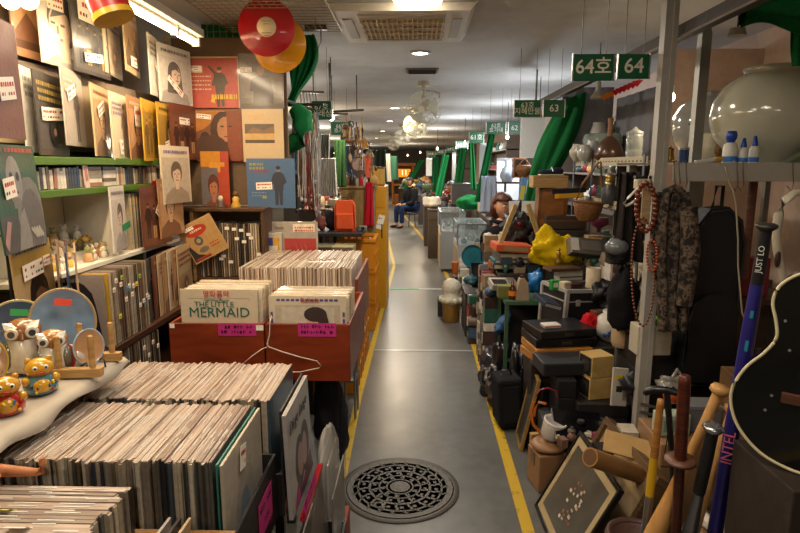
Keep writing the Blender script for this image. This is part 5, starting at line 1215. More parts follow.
goods(34, lambda R: Vector((R.uniform(-1.8, -.8), R.uniform(9.4, 12.4), .9)), 'small secondhand thing heaped on the second left counter', 'goods on the second left counter', 42, .08, .26)
goods(26, lambda R: Vector((R.uniform(-2.9, -1.6), R.uniform(13.2, 17.8), .9)), 'small secondhand thing heaped on the farthest left counter', 'goods on the farthest left counter', 43, .1, .35)

for i, (px, y0, y1, Y, w, c, lb) in enumerate(((357, 150, 182, 8.4, .2, '#7a6a58', 'taupe cloth hanging behind the ochre cabinet'), (379, 150, 186, 8.8, .2, '#3a4a3c', 'dark green cloth hanging over the aisle behind the drum'), (371, 152, 178, 10.5, .3, '#8a3a2c', 'brick red cloth hanging far down the left side'), (383, 154, 182, 12.5, .3, '#b0a48c', 'cream cloth hanging far down the left side'), (345, 146, 180, 7.6, .25, '#4a5260', 'slate blue cloth hanging behind the brown wall case'), (388, 156, 180, 16, .5, '#2f5a48', 'green cloth hanging near the far end of the left side'))):
    cloth_at(px, y0, y1, Y, w, c, lb, 'hanging_cloth', .03, 3, 1.2)
# ================================================================== right hand stall: frame, shelves, walls
PW = pm('#9c988f', .45, var=.08); SLOT = metal('#9a9890', .5); BLU = metal('#6a7480', .5); TANS = pm('#b0a488', .5, var=.1)
mb = MB(); mb.bx(1.66, 2.3, 4.1, 4.14, 0, 2.36, pm('#b59c8c', .9)); struct(mb.build('wall_right_partition'))
def post(label, x, y, z0, z1, m, w=.045, name='shop_post', ang=True):
    t = thing(name, label, 'post', (x, y, z0)); q = MB(); h = z1 - z0
    q.bx(-w / 2, w / 2, -.003, .003, 0, h, m); q.build('front_flange', t)
    q = MB(); q.bx(-w / 2, -w / 2 + .006, .003, w, 0, h, m); q.build('side_flange', t)
    if not ang: q = MB(); q.bx(w * .1, w / 2, -.012, -.0031, 0, h, m); q.build('ridge', t)
    return t
post('tall pale steel corner post at the front of the right stall', 1.062, 2.6, 0.001, H - .001, PW, .05, ang=False)
pp = post('short pale slotted upright with pointed top beside the big white jar', 1.335, 2.86, 0, 2.2, SLOT, .045)
q = MB(); q.add([(-.0225, -.003, 2.2), (.0225, -.003, 2.2), (.004, -.003, 2.26), (-.0225, .003, 2.2), (.0225, .003, 2.2), (.004, .003, 2.26)], [(0, 1, 2), (5, 4, 3), (0, 3, 4, 1), (1, 4, 5, 2), (2, 5, 3, 0)], SLOT); q.build('pointed_tip', pp)
post('dark green steel post at the partition corner behind the 64 sign', 1.64, 4.06, 0, 2.3, pm('#1d4a36', .5), .04)
# header beam along the stall fronts
hb = thing('header_beam', 'dark sloping header beam running along the tops of the right stalls', 'beam', (1.12, 3.5, 2.15)); q = MB(); q.bx(-.02, .02, -2.4, 2.4, -.025, .03, pm('#2f2923', .7)); q.build('beam', hb)
q = MB(); q.bx(-.03, -.021, -2.4, 2.4, -.028, -.02, pm('#5a4c3e', .6)); q.build('lower_lip', hb)
for y in (-1.9, 2.2): q = MB(); q.cyl((0, y, .03), (0, y, H - 2.151), .009, pm('#4a423a', .6)); q.build('hanger', hb)
# front shelf with the big jar
sa = thing('steel_shelf', 'pale grey steel shelf at eye height carrying the big white jar', 'shelf', (1.7, 2.85, 1.53))
q = MB(); q.bx(-.6, .6, -.292, -.286, 0, .08, pm('#a8a499', .5, var=.1)); q.build('front_edge', sa, bevel=.002)
q = MB(); q.bx(-.6, .6, -.285, .3, .07, .08, pm('#a8a499', .5)); q.build('shelf_board', sa)
for x in (-.57, .57): q = MB(); q.bx(x - .02, x + .02, .26, .3, -1.529, .069, SLOT); q.build('upright', sa)
SZ = 1.6105
# rear rack along the right, two shelves
rk2 = thing('steel_rack', 'tan slotted steel rack with blue grey upright carrying the vases', 'rack', (1.47, 4.1, 0))
for nm, z in (('shelf_board', 1.615), ('shelf_board', 1.33), ('shelf_board', .95)):
    q = MB(); q.bx(-.16, .13, -.72, .82, z, z + .012, TANS); q.bx(-.165, -.16, -.72, .82, z - .02, z + .035, TANS)
    for k in range(24): q.bx(-.1665, -.165, -.7 + k * .063, -.675 + k * .063, z + .004, z + .012, pm('#3a342c', .8))
    q.build(nm, rk2)
for y in (-.7, .3, .8): q = MB(); q.bx(-.172, -.1665, y, y + .03, 0, 1.66, BLU); q.bx(-.1665, -.14, y + .024, y + .03, 0, .94, BLU); q.build('upright', rk2)
p = at(602, 150, 4.97)
singular('grey_cloth', 'plain grey cloth hung as a backdrop behind the vases', 'cloth', lambda q: q.sheet(lambda u, v: (1.2 + .42 * u, 5.0 + .006 * math.sin(u * 20), 1.68 + .55 * v), 24, 4, cloth('#76767a')), (0, 0, 0), solid=.003)
singular('grey_cloth', 'grey cloth hung along the side behind the brown long necked bottle', 'cloth', lambda q: q.sheet(lambda u, v: (1.63 + .006 * math.sin(u * 26), 4.16 + .8 * u, 1.63 + .5 * v), 24, 4, cloth('#76767a')), (0, 0, 0), solid=.003)
# ------------------------------------------------------------------ jars and vases
GLZ = pm('#b9b8a4', .12, coat=.5, var=.1, scale=5, bump=.01); GLZ2 = pm('#8f8f8a', .12, coat=.5, var=.15, scale=5, bump=.01)
mj = thing('moon_jar', 'big glossy off white round jar with wide low mouth on the steel shelf', 'jar', (at(714, 112, 2.86).x + .268, 2.86, SZ)); r = .245; mj.scale = (1.07, 1.07, 1.07)
mp = [(.11, 0), (.115, .012), (.17, .05), (.222, .11), (.243, .18), (.245, .21), (.235, .27), (.2, .33), (.155, .365), (.128, .378), (.122, .385), (.13, .4), (.128, .408), (.115, .406), (.11, .38), (.15, .3)]
q = MB(); q.lathe(mp, GLZ, n=48); q.build('body', mj)
j2 = dup(mj, (1.78, 3.42, SZ), (0, 0, 1), 'grey white round jar with blue painted marks behind the slotted upright', scale=(.86, .86, .92)); 
for c in j2.children: c.data = c.data.copy(); c.data.materials[0] = GLZ2
q = MB()
for i in range(5): q.ell((.236 * math.sin(-1.0 + i * .16), -.236 * math.cos(-1.0 + i * .16), .215), (.014, .012, .012 + .006 * (i % 2)), plast('#3a5a8a', .2), 8, 5, rot=(0, 0, -1.0 + i * .16))
q.build('blue_brushmarks', j2)
j2.location = at(710, 150, 3.38); j2.location.z = 1.62; j2.rotation_euler = (0, 0, 0)
singular('rear_shelf_board', 'dim board behind the steel shelf carrying the grey white jar', 'shelf', lambda q: (q.bx(-.01, .4, -.11, .1, 0, .02, SLOT), q.bx(-.01, .02, .07, .1, -1.59, -.001, SLOT), q.bx(.37, .4, .07, .1, -1.59, -.001, SLOT)), (j2.location.x, 3.38, 1.597))
def vase(label, px, Y, prof, m, z=1.628, name='vase', cat='vase', extra=None, n=28):
    x = (at(px, 150, Y)).x; t = thing(name, label, cat, (x, Y, z)); q = MB(); q.lathe(prof, m, n=n); q.build('body', t)
    if extra: extra(t)
    return t
def corkneck(t): q = MB(); q.lathe([(.018, .17), (.016, .26), (.02, .3), (.016, .302), (.013, .27)], wood('#8a5a38', '#6a3f24'), n=18); q.build('neck', t)
vase('dark brown onion shaped bottle with tall lighter neck on the rear rack', 609, 4.3, [(.07, 0), (.1, .02), (.106, .05), (.09, .1), (.05, .15), (.018, .175)], pm('#4a3020', .3, coat=.3, var=.15), extra=corkneck)
vase('wide pale celadon bowl shaped jar behind the brown bottle', 602, 4.72, [(.07, 0), (.13, .07), (.155, .16), (.14, .21), (.13, .215), (.12, .2)], pm('#8a968c', .2, coat=.5, var=.1))
vase('tall ribbed grey jar at the back of the rear rack', 598, 4.88, [(.05, 0), (.07, .05), (.075, .22), (.05, .3), (.055, .31), (.04, .3)], pm('#8f8c84', .35, var=.2))
vase('small round pale jar at the left end of the rear rack', 578, 4.6, [(.03, 0), (.06, .04), (.065, .08), (.04, .12), (.045, .13), (.03, .12)], pm('#a8a494', .25, coat=.4, var=.1))
vase('grey white squat jar left of the blue patterned jar', 585, 4.42, [(.03, 0), (.055, .04), (.055, .08), (.03, .11), (.034, .12), (.025, .11)], pm('#9a9a94', .25, coat=.4, var=.1))
def bluem(t):
    q = MB()
    for i in range(9): a = i * .7; q.ell((.058 * math.cos(a), .058 * math.sin(a), .07 + .012 * (i % 3)), (.014, .014, .012), plast('#3a5f96', .25), 7, 5)
    q.build('blue_pattern', t)
vase('white jar with blue flower pattern in front of the celadon jar', 592, 4.5, [(.035, 0), (.058, .04), (.06, .09), (.035, .14), (.04, .15), (.03, .14)], pm('#b8bcbc', .2, coat=.5, var=.08), extra=bluem)
CG = pm('#c0c8c4', .12, trans=.5, var=.05, bump=0)
def lid(t): q = MB(); q.lathe([(.05, .16), (.052, .175), (.02, .19), (.012, .2), (0, .21)], CG, n=18); q.build('lid', t)
vase('clear lidded jar with pale ribs at the right end of the rear rack', 634, 3.75, [(.045, 0), (.05, .01), (.05, .06), (.047, .07), (.05, .08), (.05, .13), (.047, .14), (.05, .16), (.046, .16)], CG, extra=lid, name='glass_jar', cat='jar')
p = at(598, 96, 4.5); t = thing('pendant_lamp', 'ribbed pale hanging lamp above the vases', 'lamp', (p.x, 4.5, p.z)); q = MB(); q.lathe([(.055, -.02), (.05, .0), (.02, .04), (.018, .12), (.01, .13)], plast('#a8a89c', .4), n=20); q.build('shade', t); q = MB(); q.cyl((0, 0, .13), (0, 0, H - p.z), .004, plast('#333333')); q.build('cord', t)
t = thing('bunting', 'strip of red and orange pennants above the brown bottle', 'bunting', at(603, 97, 4.45)); a = at(603, 97, 4.45); b = at(640, 81, 3.9)
q = MB(); q.cyl((0, 0, .012), b - a + Vector((0, 0, .012)), .003, plast('#8a2020')); q.build('cord', t)
for i in range(9):
    c = (b - a) * ((i + .5) / 9); q = MB(); q.add([(c.x - .025, c.y + .03, c.z + .01), (c.x + .025, c.y - .03, c.z + .01), (c.x, c.y, c.z - .03), (c.x - .025, c.y + .034, c.z + .01), (c.x + .025, c.y - .026, c.z + .01), (c.x, c.y + .004, c.z - .03)], [(0, 1, 2), (5, 4, 3), (0, 3, 4, 1), (1, 4, 5, 2), (2, 5, 3, 0)], cloth('#a81c28' if i > 2 else '#c8701c')); q.build('pennant', t)
p = at(638, 128, 4.0); t = thing('wall_switch', 'small gilt framed switch plate on the partition beside the green post', 'switch', (1.69, 4.095, 1.9)); q = MB(); q.bx(-.03, .03, -.01, 0, -.06, .06, pm('#c8bca4', .5)); q.build('plate', t); q = MB(); q.bx(-.012, .012, -.016, -.01, -.03, .03, pm('#6a5a38', .4)); q.build('rocker', t)
# objects on the lower rack shelves
vase('dark grey jar with gilt collar on the second rack shelf', 612, 3.95, [(.045, 0), (.052, .03), (.048, .1), (.03, .13), (.03, .15)], pm('#3f3f42', .3, var=.2), 1.343, extra=lambda t: (lambda q: (q.lathe([(.034, .13), (.034, .15), (.03, .15), (.03, .17), (.036, .19), (.0, .2)], metal('#a08850'), n=18), q.build('collar', t)))(MB()))
t = thing('plastic_container', 'white plastic tub with green lid on the second rack shelf', 'tub', (1.4, 3.8, 1.343)); q = MB(); q.bx(-.06, .06, -.05, .05, 0, .08, plast('#a8a6a0', .4)); q.build('tub', t, bevel=.008); q = MB(); q.bx(-.03, .03, -.051, .04, .0805, .092, plast('#1f7a48', .4)); q.build('lid', t)
goods(12, lambda R: Vector((R.uniform(1.4, 1.55), R.uniform(3.9, 4.85), 1.343)), 'dim small thing on the second shelf of the steel rack', 'things on the second rack shelf', 51, .05, .1, 'shelf_oddment')
goods(14, lambda R: Vector((R.uniform(1.38, 1.55), R.uniform(3.45, 4.85), .963)), 'dim small thing on the lowest shelf of the steel rack', 'things on the lowest rack shelf', 52, .08, .17, 'shelf_oddment')
# ------------------------------------------------------------------ small things on the front shelf
def bottle_glue(label, px, h, r, cone, Y=2.63):
    p = at(px, 163, Y); t = thing('glue_bottle', label, 'bottle', (p.x, Y, SZ)); WB = plast('#d6d4c8', .3); BC = plast('#1c3f9c', .35)
    q = MB(); q.lathe([(r, 0), (r, h * .45), (r * .85, h * .58), (r * .45, h * .64)], WB, n=16); q.build('body', t, )
    q = MB(); q.lathe([(r * 1.005, h * .02), (r * 1.01, h * .05), (r * 1.01, h * .18), (r * 1.005, h * .2)], plast('#3a78c8', .4), n=16); q.build('label_band', t)
    q = MB()
    if cone: q.lathe([(r * .62, h * .62), (r * .6, h * .68), (r * .3, h * .98), (r * .2, h)], BC, n=16)
    else: q.lathe([(r * .45, h * .62), (r * .62, h * .72), (r * .75, h * .78), (r * .78, h * .9), (r * .6, h), (0, h)], BC, n=16)
    q.build('cap', t)
bottle_glue('white bottle with round blue cap on the steel shelf, largest of three', 729, .135, .03, False)
bottle_glue('small white glue bottle with blue cone cap in the middle on the steel shelf', 742, .105, .021, True, 2.62)
bottle_glue('small white glue bottle with blue cone cap, rightmost on the steel shelf', 753, .115, .021, True, 2.64)
vase('small round white jar with brown patch left of the glue bottles', 706, 3.1, [(.04, 0), (.075, .04), (.085, .09), (.06, .14), (.045, .15), (.035, .14)], pm('#cfc8b4', .15, coat=.5, var=.1), SZ, extra=lambda t: (lambda q: (q.ell((.03, -.075, .07), (.03, .02, .035), pm('#8a6440', .4), 10, 7), q.build('brown_patch', t)))(MB()))
p = at(708, 162, 2.6); t = thing('utility_knife', 'white handled cutter with yellow end lying on the steel shelf edge', 'knife', (p.x, 2.6, SZ), (0, -.12, .1)); q = MB(); q.bx(-.06, .03, -.01, .01, .001, .016, plast('#cfccc2', .4)); q.build('handle', t, bevel=.004); q = MB(); q.bx(.0305, .065, -.011, .011, .001, .018, plast('#c8901c', .4)); q.build('grip_end', t, bevel=.003)
p = at(668, 162, 2.62); t = thing('gold_trinket', 'small gilt box ornament at the left end of the steel shelf', 'ornament', (p.x + .01, 2.63, SZ)); q = MB(); q.lathe([(.018, 0), (.02, .02), (.014, .045), (.018, .06), (0, .065)], metal('#a8843c', .3), n=10); q.build('body', t); q = MB(); q.ell((0, 0, .068), (.006, .006, .006), metal('#a8843c', .3), 8, 5); q.build('knob', t)
p = at(683, 162, 2.66); t = thing('blue_tin', 'small dark blue tin beside the gilt ornament on the steel shelf', 'tin', (p.x, 2.66, SZ)); q = MB(); q.cyl((0, 0, 0), (0, 0, .055), .022, plast('#24406a', .35), n=18); q.build('body', t); q = MB(); q.cyl((0, 0, .0555), (0, 0, .065), .023, metal('#a8a8a8'), n=18); q.build('lid', t)
p = at(797, 163, 2.6); t = thing('stone_block', 'green grey wedge shaped block at the right edge on the steel shelf', 'block', (p.x + .02, 2.6, SZ)); q = MB(); q.prism([(-.07, 0), (.08, 0), (.08, .07), (.03, .065)], -.03, .03, pm('#5a6650', .6)); q.build('wedge', t, bevel=.004)
# wire hangers and cords hooked over the shelf edge
def hook(label, px, group=None, L_=.12):
    p = at(px, 163, 2.545); t = thing('wire_hook', label, 'hook', (p.x, 2.552, SZ), (0, 0, 0), group); q = MB(); q.tube([(0, .03, .004), (0, -.004, .006), (.004, -.008, -.04), (.012, -.008, -.09), (.004, -.008, -L_), (-.014, -.008, -L_ + .02)], .0022, metal('#8a8478'), n=6); q.build('wire', t)
for px, lb in ((674, 'thin wire hanger hook furthest left over the steel shelf edge'), (679, 'thin wire hanger hook second from left over the steel shelf edge'), (686, 'thin wire hanger hook third over the steel shelf edge, above the camouflage jacket'), (737, 'dark wire hook over the shelf edge below the glue bottles'), (743, 'second dark wire hook over the shelf edge below the rightmost glue bottle'), (793, 'wire hook over the shelf edge at the right edge of the photo')): hook(lb, px)
c0 = at(725, 166, 2.53)
pts = [at(x, y, 2.53) - c0 for x, y in ((725, 166), (729, 182), (733, 190), (736, 205), (738, 240), (738, 265), (741, 300), (742, 312), (748, 330))]
q = MB(); q.tube(pts, .0035, pm('#b8ac90', .7), n=6); o = q.build('cord', loc=c0); tag(o, 'pale knotted cord hanging from the shelf edge in front of the black gig bag', 'cord')
# gig bag
gb = thing('gig_bag', 'long black padded instrument bag hanging below the steel shelf', 'bag', (at(715, 300, 2.62).x, 2.68, at(715, 388, 2.62).z)); BK = pm('#101013', .6, var=.2, scale=60, bump=.06)
h_ = at(715, 207, 2.62).z - at(715, 388, 2.62).z
ol = [(-.085, 0), (.1, 0), (.125, .1), (.115, h_ * .45), (.12, h_ * .8), (.095, h_ * .93), (.03, h_), (-.05, h_ * .99), (-.105, h_ * .9), (-.125, h_ * .7), (-.12, h_ * .4), (-.13, .1)]
q = MB(); q.prism(ol, -.05, .05, BK); q.build('body', gb, bevel=.02)
q = MB(); q.prism([(x * .88, .03 + z * .5) for x, z in ol], -.075, -.0505, BK); q.build('front_pocket', gb, bevel=.012)
q = MB(); q.tube([(x * .92, -.056, .012 + z * .97) for x, z in ol], .004, pm('#2a2a2c', .5), closed=True); q.build('zip', gb)
q = MB(); q.tube([(-.02, 0, h_ - .01), (-.01, 0, h_ + .09), (.02, 0, h_ + .09), (.02, 0, h_ - .01)], .008, BK); q.build('handle', gb)
# camouflage jacket
def camo():
    m, nt, b = newmat('camouflage'); L = nt.links.new
    tc = N(nt, 'ShaderNodeTexCoord'); no = N(nt, 'ShaderNodeTexNoise'); no.inputs['Scale'].default_value = 34; no.inputs['Detail'].default_value = 2; L(tc.outputs['Object'], no.inputs['Vector'])
    r = N(nt, 'ShaderNodeValToRGB'); r.color_ramp.interpolation = 'CONSTANT'; e = r.color_ramp.elements
    for _ in range(2): e.new(.5)
    for i, (pos, c) in enumerate(((0, '#1c1814'), (.42, '#463a30'), (.52, '#6a5a4c'), (.62, '#2c241e'))): e[i].position = pos; e[i].color = lin(c)
    L(no.outputs['Fac'], r.inputs[0]); L(r.outputs[0], b.inputs['Base Color']); b.inputs['Roughness'].default_value = .9
    return m
a = at(672, 192, 2.5); b = at(672, 332, 2.5)
cj = drape('camouflage_jacket', 'brown camouflage jacket hanging between the post and the black bag', 'jacket', lambda v: (lerp(a.x, b.x, v) + .005, 2.5, lerp(a.z, b.z, v)), lambda v: .12 + .05 * math.sin(PI * min(1, v * 1.5)), camo(), .025, 3, thick=.012)
q = MB(); sl = MB(); sl.tube([(.055, -.03, -.06), (.075, -.04, -.25), (.065, -.045, -.48)], [.035, .04, .032], camo(), n=10); sl.build('sleeve', cj)
q = MB(); q.tube([(-.04, 0, -.005), (-.0, -.015, .02), (.04, 0, -.005)], .016, camo(), n=8); q.build('collar', cj)
# beads on the post
def beads(label, pts, r, hexc, n, name='bead_necklace', tass=None):
    c0 = pts[0]; t = thing(name, label, 'necklace', c0); P = [p - c0 for p in pts]; seg = [(P[(i + 1) % len(P)] - P[i]).length for i in range(len(P))]; tot = sum(seg); m = pm(hexc, .25, coat=.4, var=.2)
    q = MB(); q.tube(P, r * .25, pm('#3a2418', .7), n=5, closed=True); q.build('string', t)
    for k in range(n):
        d = tot * k / n; i = 0
        while d > seg[i]: d -= seg[i]; i += 1
        c = P[i].lerp(P[(i + 1) % len(P)], d / seg[i]); q = MB(); q.ell(c, (r, r, r), m, 10, 7); q.build('bead', t)
    return t
def loop(cx, cy, rx, ry, Y, n=22): return [at(cx + rx * math.cos(2 * PI * i / n + PI / 2), cy - ry * math.sin(2 * PI * i / n + PI / 2), Y) for i in range(n)]
beads('loop of large brown wooden beads hung on the pale post', loop(646, 207, 9.5, 24, 2.5), .0125, '#6a3018', 22)
beads('long loop of small reddish beads hanging lower on the pale post', loop(643, 272, 11.5, 54, 2.515), .0058, '#7a3a20', 62)
beads('short loop of orange and red beads on the right side of the pale post', loop(652, 256, 5, 16, 2.485), .006, '#a8481c', 22)
p = at(645, 224, 2.535); t = thing('wooden_tag', 'pale wooden paddle tag hanging with the beads on the post', 'tag', (p.x, 2.54, p.z)); q = MB(); q.bx(-.02, .02, -.004, .004, 0, .165, wood('#c0a47c', '#a88a62')); q.build('paddle', t, bevel=.003); q = MB(); q.tube([(0, -.005, .15), (.0, -.005, .2), (.01, .0, .23)], .0015, plast('#ddd2bb'), n=5); q.build('string', t)
p = at(634, 200, 2.56); t = thing('luggage_strap', 'white curved strap hook beside the wooden tag', 'strap', (p.x, 2.56, p.z)); q = MB(); q.tube([at(x, y, 2.56) - p for x, y in ((642, 186), (636, 190), (628, 198), (624, 203), (626, 206), (632, 203), (640, 196), (645, 188))], .0055, plast('#d2ccbc', .3), n=8); q.build('loop', t)
t = thing('clip_holder', 'cream plastic clip holder fixed beside the post above the beads', 'holder', at(642, 184, 2.64)); q = MB(); q.box((0, 0, 0), (.06, .05, .045), pm('#b8aa8a', .4)); q.build('body', t, bevel=.006); q = MB(); q.box((.0, 0, .03), (.07, .03, .012), plast('#22201e')); q.build('black_clip', t)
p = at(637, 164, 2.75); singular('shelf_strip', 'thin white bracket arm left of the pale post', 'bracket', lambda q: q.box((0, 0, 0), (.19, .02, .01), PW), (p.x - .0, 2.75, p.z))
# dark coat and helmet left of the post
cloth_at(630, 172, 262, 2.9, .1, '#2b2624', 'dark brown coat hanging left of the pale post', 'coat', .03, 3, 1.5, 'coat')
p = at(619, 250, 2.95); t = thing('motorcycle_helmet', 'black helmet with grey visor left of the hanging beads', 'helmet', (p.x, 2.95, p.z)); q = MB(); q.ell((0, 0, 0), (.065, .08, .08), plast('#17171a', .25), 20, 14); q.build('shell', t); q = MB(); q.ell((-.02, -.03, .02), (.06, .062, .045), plast('#6a6e70', .2), 18, 10); q.build('visor', t)
p = at(622, 300, 2.98); t = thing('black_sack', 'black sack hanging under the helmet', 'sack', (p.x, 2.98, p.z)); q = MB(); q.blob((0, 0, 0), (.075, .08, .16), cloth('#17161a'), 12, .2); q.build('body', t); q = MB(); q.tube([(-.02, 0, .14), (0, 0, .22), (.02, 0, .14)], .007, cloth('#17161a')); q.build('strap', t)
# green curtain bundled at upper right
a = at(742, 18, 2.3)
def gfn(u, v):
    x = .42 * u; s = .03 + .13 * u; ang = v * 2 * PI; fold = 1 + .16 * math.sin(v * 2 * PI * 7 + u * 2)
    return (x, s * .8 * math.cos(ang) * fold, s * 1.0 * math.sin(ang) * fold + .14 * u + .02 * math.sin(u * 9))
q = MB(); q.sheet(gfn, 24, 84, GC2); o = q.build('green_curtain', loc=(a.x, 2.3, a.z + .0)); tag(o, 'thick green curtain bundled under the ceiling at the upper right corner', 'curtain')
a = at(801, 20, 2.35); b = at(803, 66, 2.35); drape('curtain_tail', 'dark green curtain end hanging down behind the big white jar', 'curtain', lambda v: (lerp(a.x, b.x, v), 2.35, lerp(a.z, b.z, v)), lambda v: .07, GC2, .015, 2)
p = at(737, 36, 2.5); t = thing('socket_lamp', 'small white ceiling lamp socket below the bundled green curtain', 'socket', (p.x, 2.5, p.z)); q = MB(); q.cyl((0, 0, 0), (0, 0, .03), .035, plast('#b0a898', .4), .028, n=18); q.build('base', t); q = MB(); q.cyl((0, 0, .03), (0, 0, H - p.z), .004, plast('#444444')); q.build('cord', t)
# ------------------------------------------------------------------ guitar and sticks at the near right
gt = thing('acoustic_guitar', 'glossy black guitar with cream binding at the right edge of the photo', 'guitar', (.985, 1.34, .865), (0, 0, math.radians(-36))); GB = pm('#0a0a0b', .06, coat=.6, var=.05, bump=0, spec=.4); CRM = plast('#cfc49a', .35); 
_hp = [(0, 0), (.004, .06), (.03, .125), (.09, .178), (.165, .196), (.235, .172), (.285, .134), (.325, .114), (.365, .118), (.41, .129), (.45, .12), (.482, .088), (.497, .045), (.5, 0)]
def _cr(P, n=6):
    o = []
    for i in range(len(P) - 1):
        p0, p1, p2, p3 = [Vector(P[min(max(i + k, 0), len(P) - 1)]) for k in (-1, 0, 1, 2)]
        for j in range(n): t_ = j / n; o.append(.5 * ((2 * p1) + (p2 - p0) * t_ + (2 * p0 - 5 * p1 + 4 * p2 - p3) * t_ * t_ + (3 * p1 - p0 - 3 * p2 + p3) * t_ ** 3))
    return o
_h = _cr(_hp)
out = [(-v.y, v.x) for v in _h] + [(0, .5)] + [(v.y, v.x) for v in reversed(_h[1:])]
q = MB(); q.prism(out, -.045, .05, GB); q.build('body', gt)
q = MB(); q.tube([(x, -.046, z) for x, z in out], .0042, CRM, n=6, closed=True); q.build('binding', gt)
q = MB(); q.cyl((0, -.047, .33), (0, -.045, .33), .05, plast('#000000', .6), n=32); q.build('sound_hole', gt)
q = MB(); q.lathe([(.052, -.001), (.06, -.001), (.06, .001), (.052, .001)], CRM, n=36, caps=False, M=RT((0, -.047, .33), (PI / 2, 0, 0))); q.build('rosette', gt)
q = MB(); q.bx(-.09, .09, -.056, -.0455, .17, .196, wood('#5a3422')); q.build('bridge', gt, bevel=.002)
q = MB(); q.bx(-.025, .025, -.06, -.046, .4, .86, wood('#2a1a14')); q.bx(-.022, .022, -.046, -.02, .5, .86, pm('#1a1414', .3)); q.build('neck', gt)
q = MB(); q.prism([(-.03, .86), (.03, .86), (.04, 1.02), (-.04, 1.02)], -.05, -.03, GB); q.build('headstock', gt)
for i in range(6): q = MB(); q.cyl((-.02 + i * .008, -.062, .18), (-.018 + i * .007, -.064, .88), .0007, metal('#b8b8b0'), n=4); q.build('string', gt)
for i in range(6): q = MB(); s_ = -1 if i < 3 else 1; q.cyl((s_ * .038, -.04, .89 + (i % 3) * .045), (s_ * .06, -.04, .89 + (i % 3) * .045), .006, metal('#b8b8b0'), n=8); q.build('tuning_peg', gt)
for x, z in ((-.1, .37), (-.11, .18), (-.12, .14), (-.085, .3)): q = MB(); q.cyl((x, -.047, z), (x, -.0435, z), .0035, metal('#c8c8c0'), n=8); q.build('bolt', gt)
CAR = pm('#7a5c3c', .8, var=.12, scale=12); 
def carton(label, x, y, z, w, d, h, rz=0, c=None, name='cardboard_box', tape=True):
    t = thing(name, label, 'box', (x, y, z), (0, 0, rz)); q = MB(); q.bx(-w / 2, w / 2, -d / 2, d / 2, 0, h, c or CAR); q.build('carton', t, bevel=.004)
    if tape: q = MB(); q.bx(-.025, .025, -d / 2 - .001, d / 2 + .001, h, h + .0008, pm('#a08a60', .35)); q.bx(-.025, .025, -d / 2 - .0012, -d / 2 - .0002, h * .6, h, pm('#a08a60', .35)); q.build('tape', t)
    return t
carton('tall brown cardboard box standing under the black guitar', 1.02, 1.38, 0, .3, .26, .86, 0, pm('#2a1e15', .8))
carton('brown cardboard box on the floor behind the bats', 1.53, 2.25, 0, .5, .4, .42, .1); carton('second brown cardboard box stacked behind the bats', 1.53, 2.3, .425, .4, .35, .3, -.1)
carton('dark cardboard box deep under the steel shelf', 1.95, 2.6, 0, .5, .5, .7, 0, pm('#4a3828', .8)); carton('brown cardboard box in front of the partition below the grey white jar', 1.95, 3.75, 0, .5, .35, .9, 0, pm('#5a4632', .8))
# stand for bats
ub = thing('umbrella_bin', 'black round bin that holds the bats and sticks at the near right', 'bin', (.75, 1.63, 0)); q = MB(); q.lathe([(.02, .001), (.1, .001), (.118, .38), (.12, .385), (.112, .385), (.094, .012), (.02, .012)], plast('#1a1818', .5), n=32); q.build('shell', ub); q = MB(); q.lathe([(.113, .378), (.124, .38), (.124, .392), (.113, .392)], plast('#2a2826', .5), n=32, caps=False); q.build('rim', ub)
def stick(name, label, cat, pa, pb, Ya, Yb, prof, zend=.02):
    """prof: list of (distance along from the upper end in metres, radius, material name, part name)"""
    a = at(*pa, Ya); b = at(*pb, Yb); d = (b - a).normalized(); t = thing(name, label, cat, a); t.rotation_mode = 'QUATERNION'; yv = (a + b) / 2 - Vector((0, 0, CAMZ)); yv = (yv - d * yv.dot(d)).normalized(); t.rotation_quaternion = Matrix((yv.cross(-d), yv, -d)).transposed().to_quaternion()
    for nm, m, pr in prof:
        q = MB(); q.lathe([(r_, -z_) for z_, r_ in reversed(pr)], m, n=20); q.build(nm, t)
    return t
WB_ = wood('#cf9f62', '#bd8a4c', .35, 4, 3)
def bat(label, pa, pb, Y, Yb):
    return stick('baseball_bat', label, 'bat', pa, pb, Y, Yb, [('knob', WB_, [(0, .002), (.0, .022), (.008, .028), (.02, .028), (.028, .017)]), ('handle', WB_, [(.028, .016), (.12, .0145), (.25, .016), (.36, .02)]), ('barrel', WB_, [(.36, .02), (.5, .028), (.64, .0325), (.76, .033), (.785, .026), (.79, .004)])])
bat('pale wooden baseball bat with knob up, left of the two wooden bats', (722, 386), (655, 533), 1.62, 1.66)
bat('pale wooden baseball bat with knob beside the guitar body', (736, 405), (690, 533), 1.6, 1.66)
GRP = pm('#17171a', .55, var=.2, scale=70, bump=.1)
stick('aluminium_bat', 'silver metal bat with black wrapped grip and silver knob', 'bat', (714, 425), (690, 533), 1.5, 1.58, [('knob', metal('#b0b2b4', .25), [(0, .002), (.0, .02), (.008, .028), (.016, .024), (.02, .014)]), ('grip', GRP, [(.02, .0155), (.1, .017), (.23, .0165), (.235, .0145)]), ('barrel', metal('#8a8c90', .3), [(.235, .0145), (.3, .016), (.45, .027), (.62, .03), (.66, .02)])])
bb_ = stick('hockey_stick', 'purple blue shaft with black lettered grip leaning beside the guitar', 'stick', (767, 224), (715, 533), 1.5, 1.6, [('knob', plast('#26241f', .45), [(0, .002), (.0, .024), (.005, .027), (.01, .024), (.018, .014)]), ('grip', plast('#141316', .5), [(.018, .0145), (.12, .0155), (.16, .0155)]), ('shaft', pm('#2a2670', .3, var=.25, scale=8), [(.16, .0157), (.3, .0185), (.6, .021), (.98, .021)])])
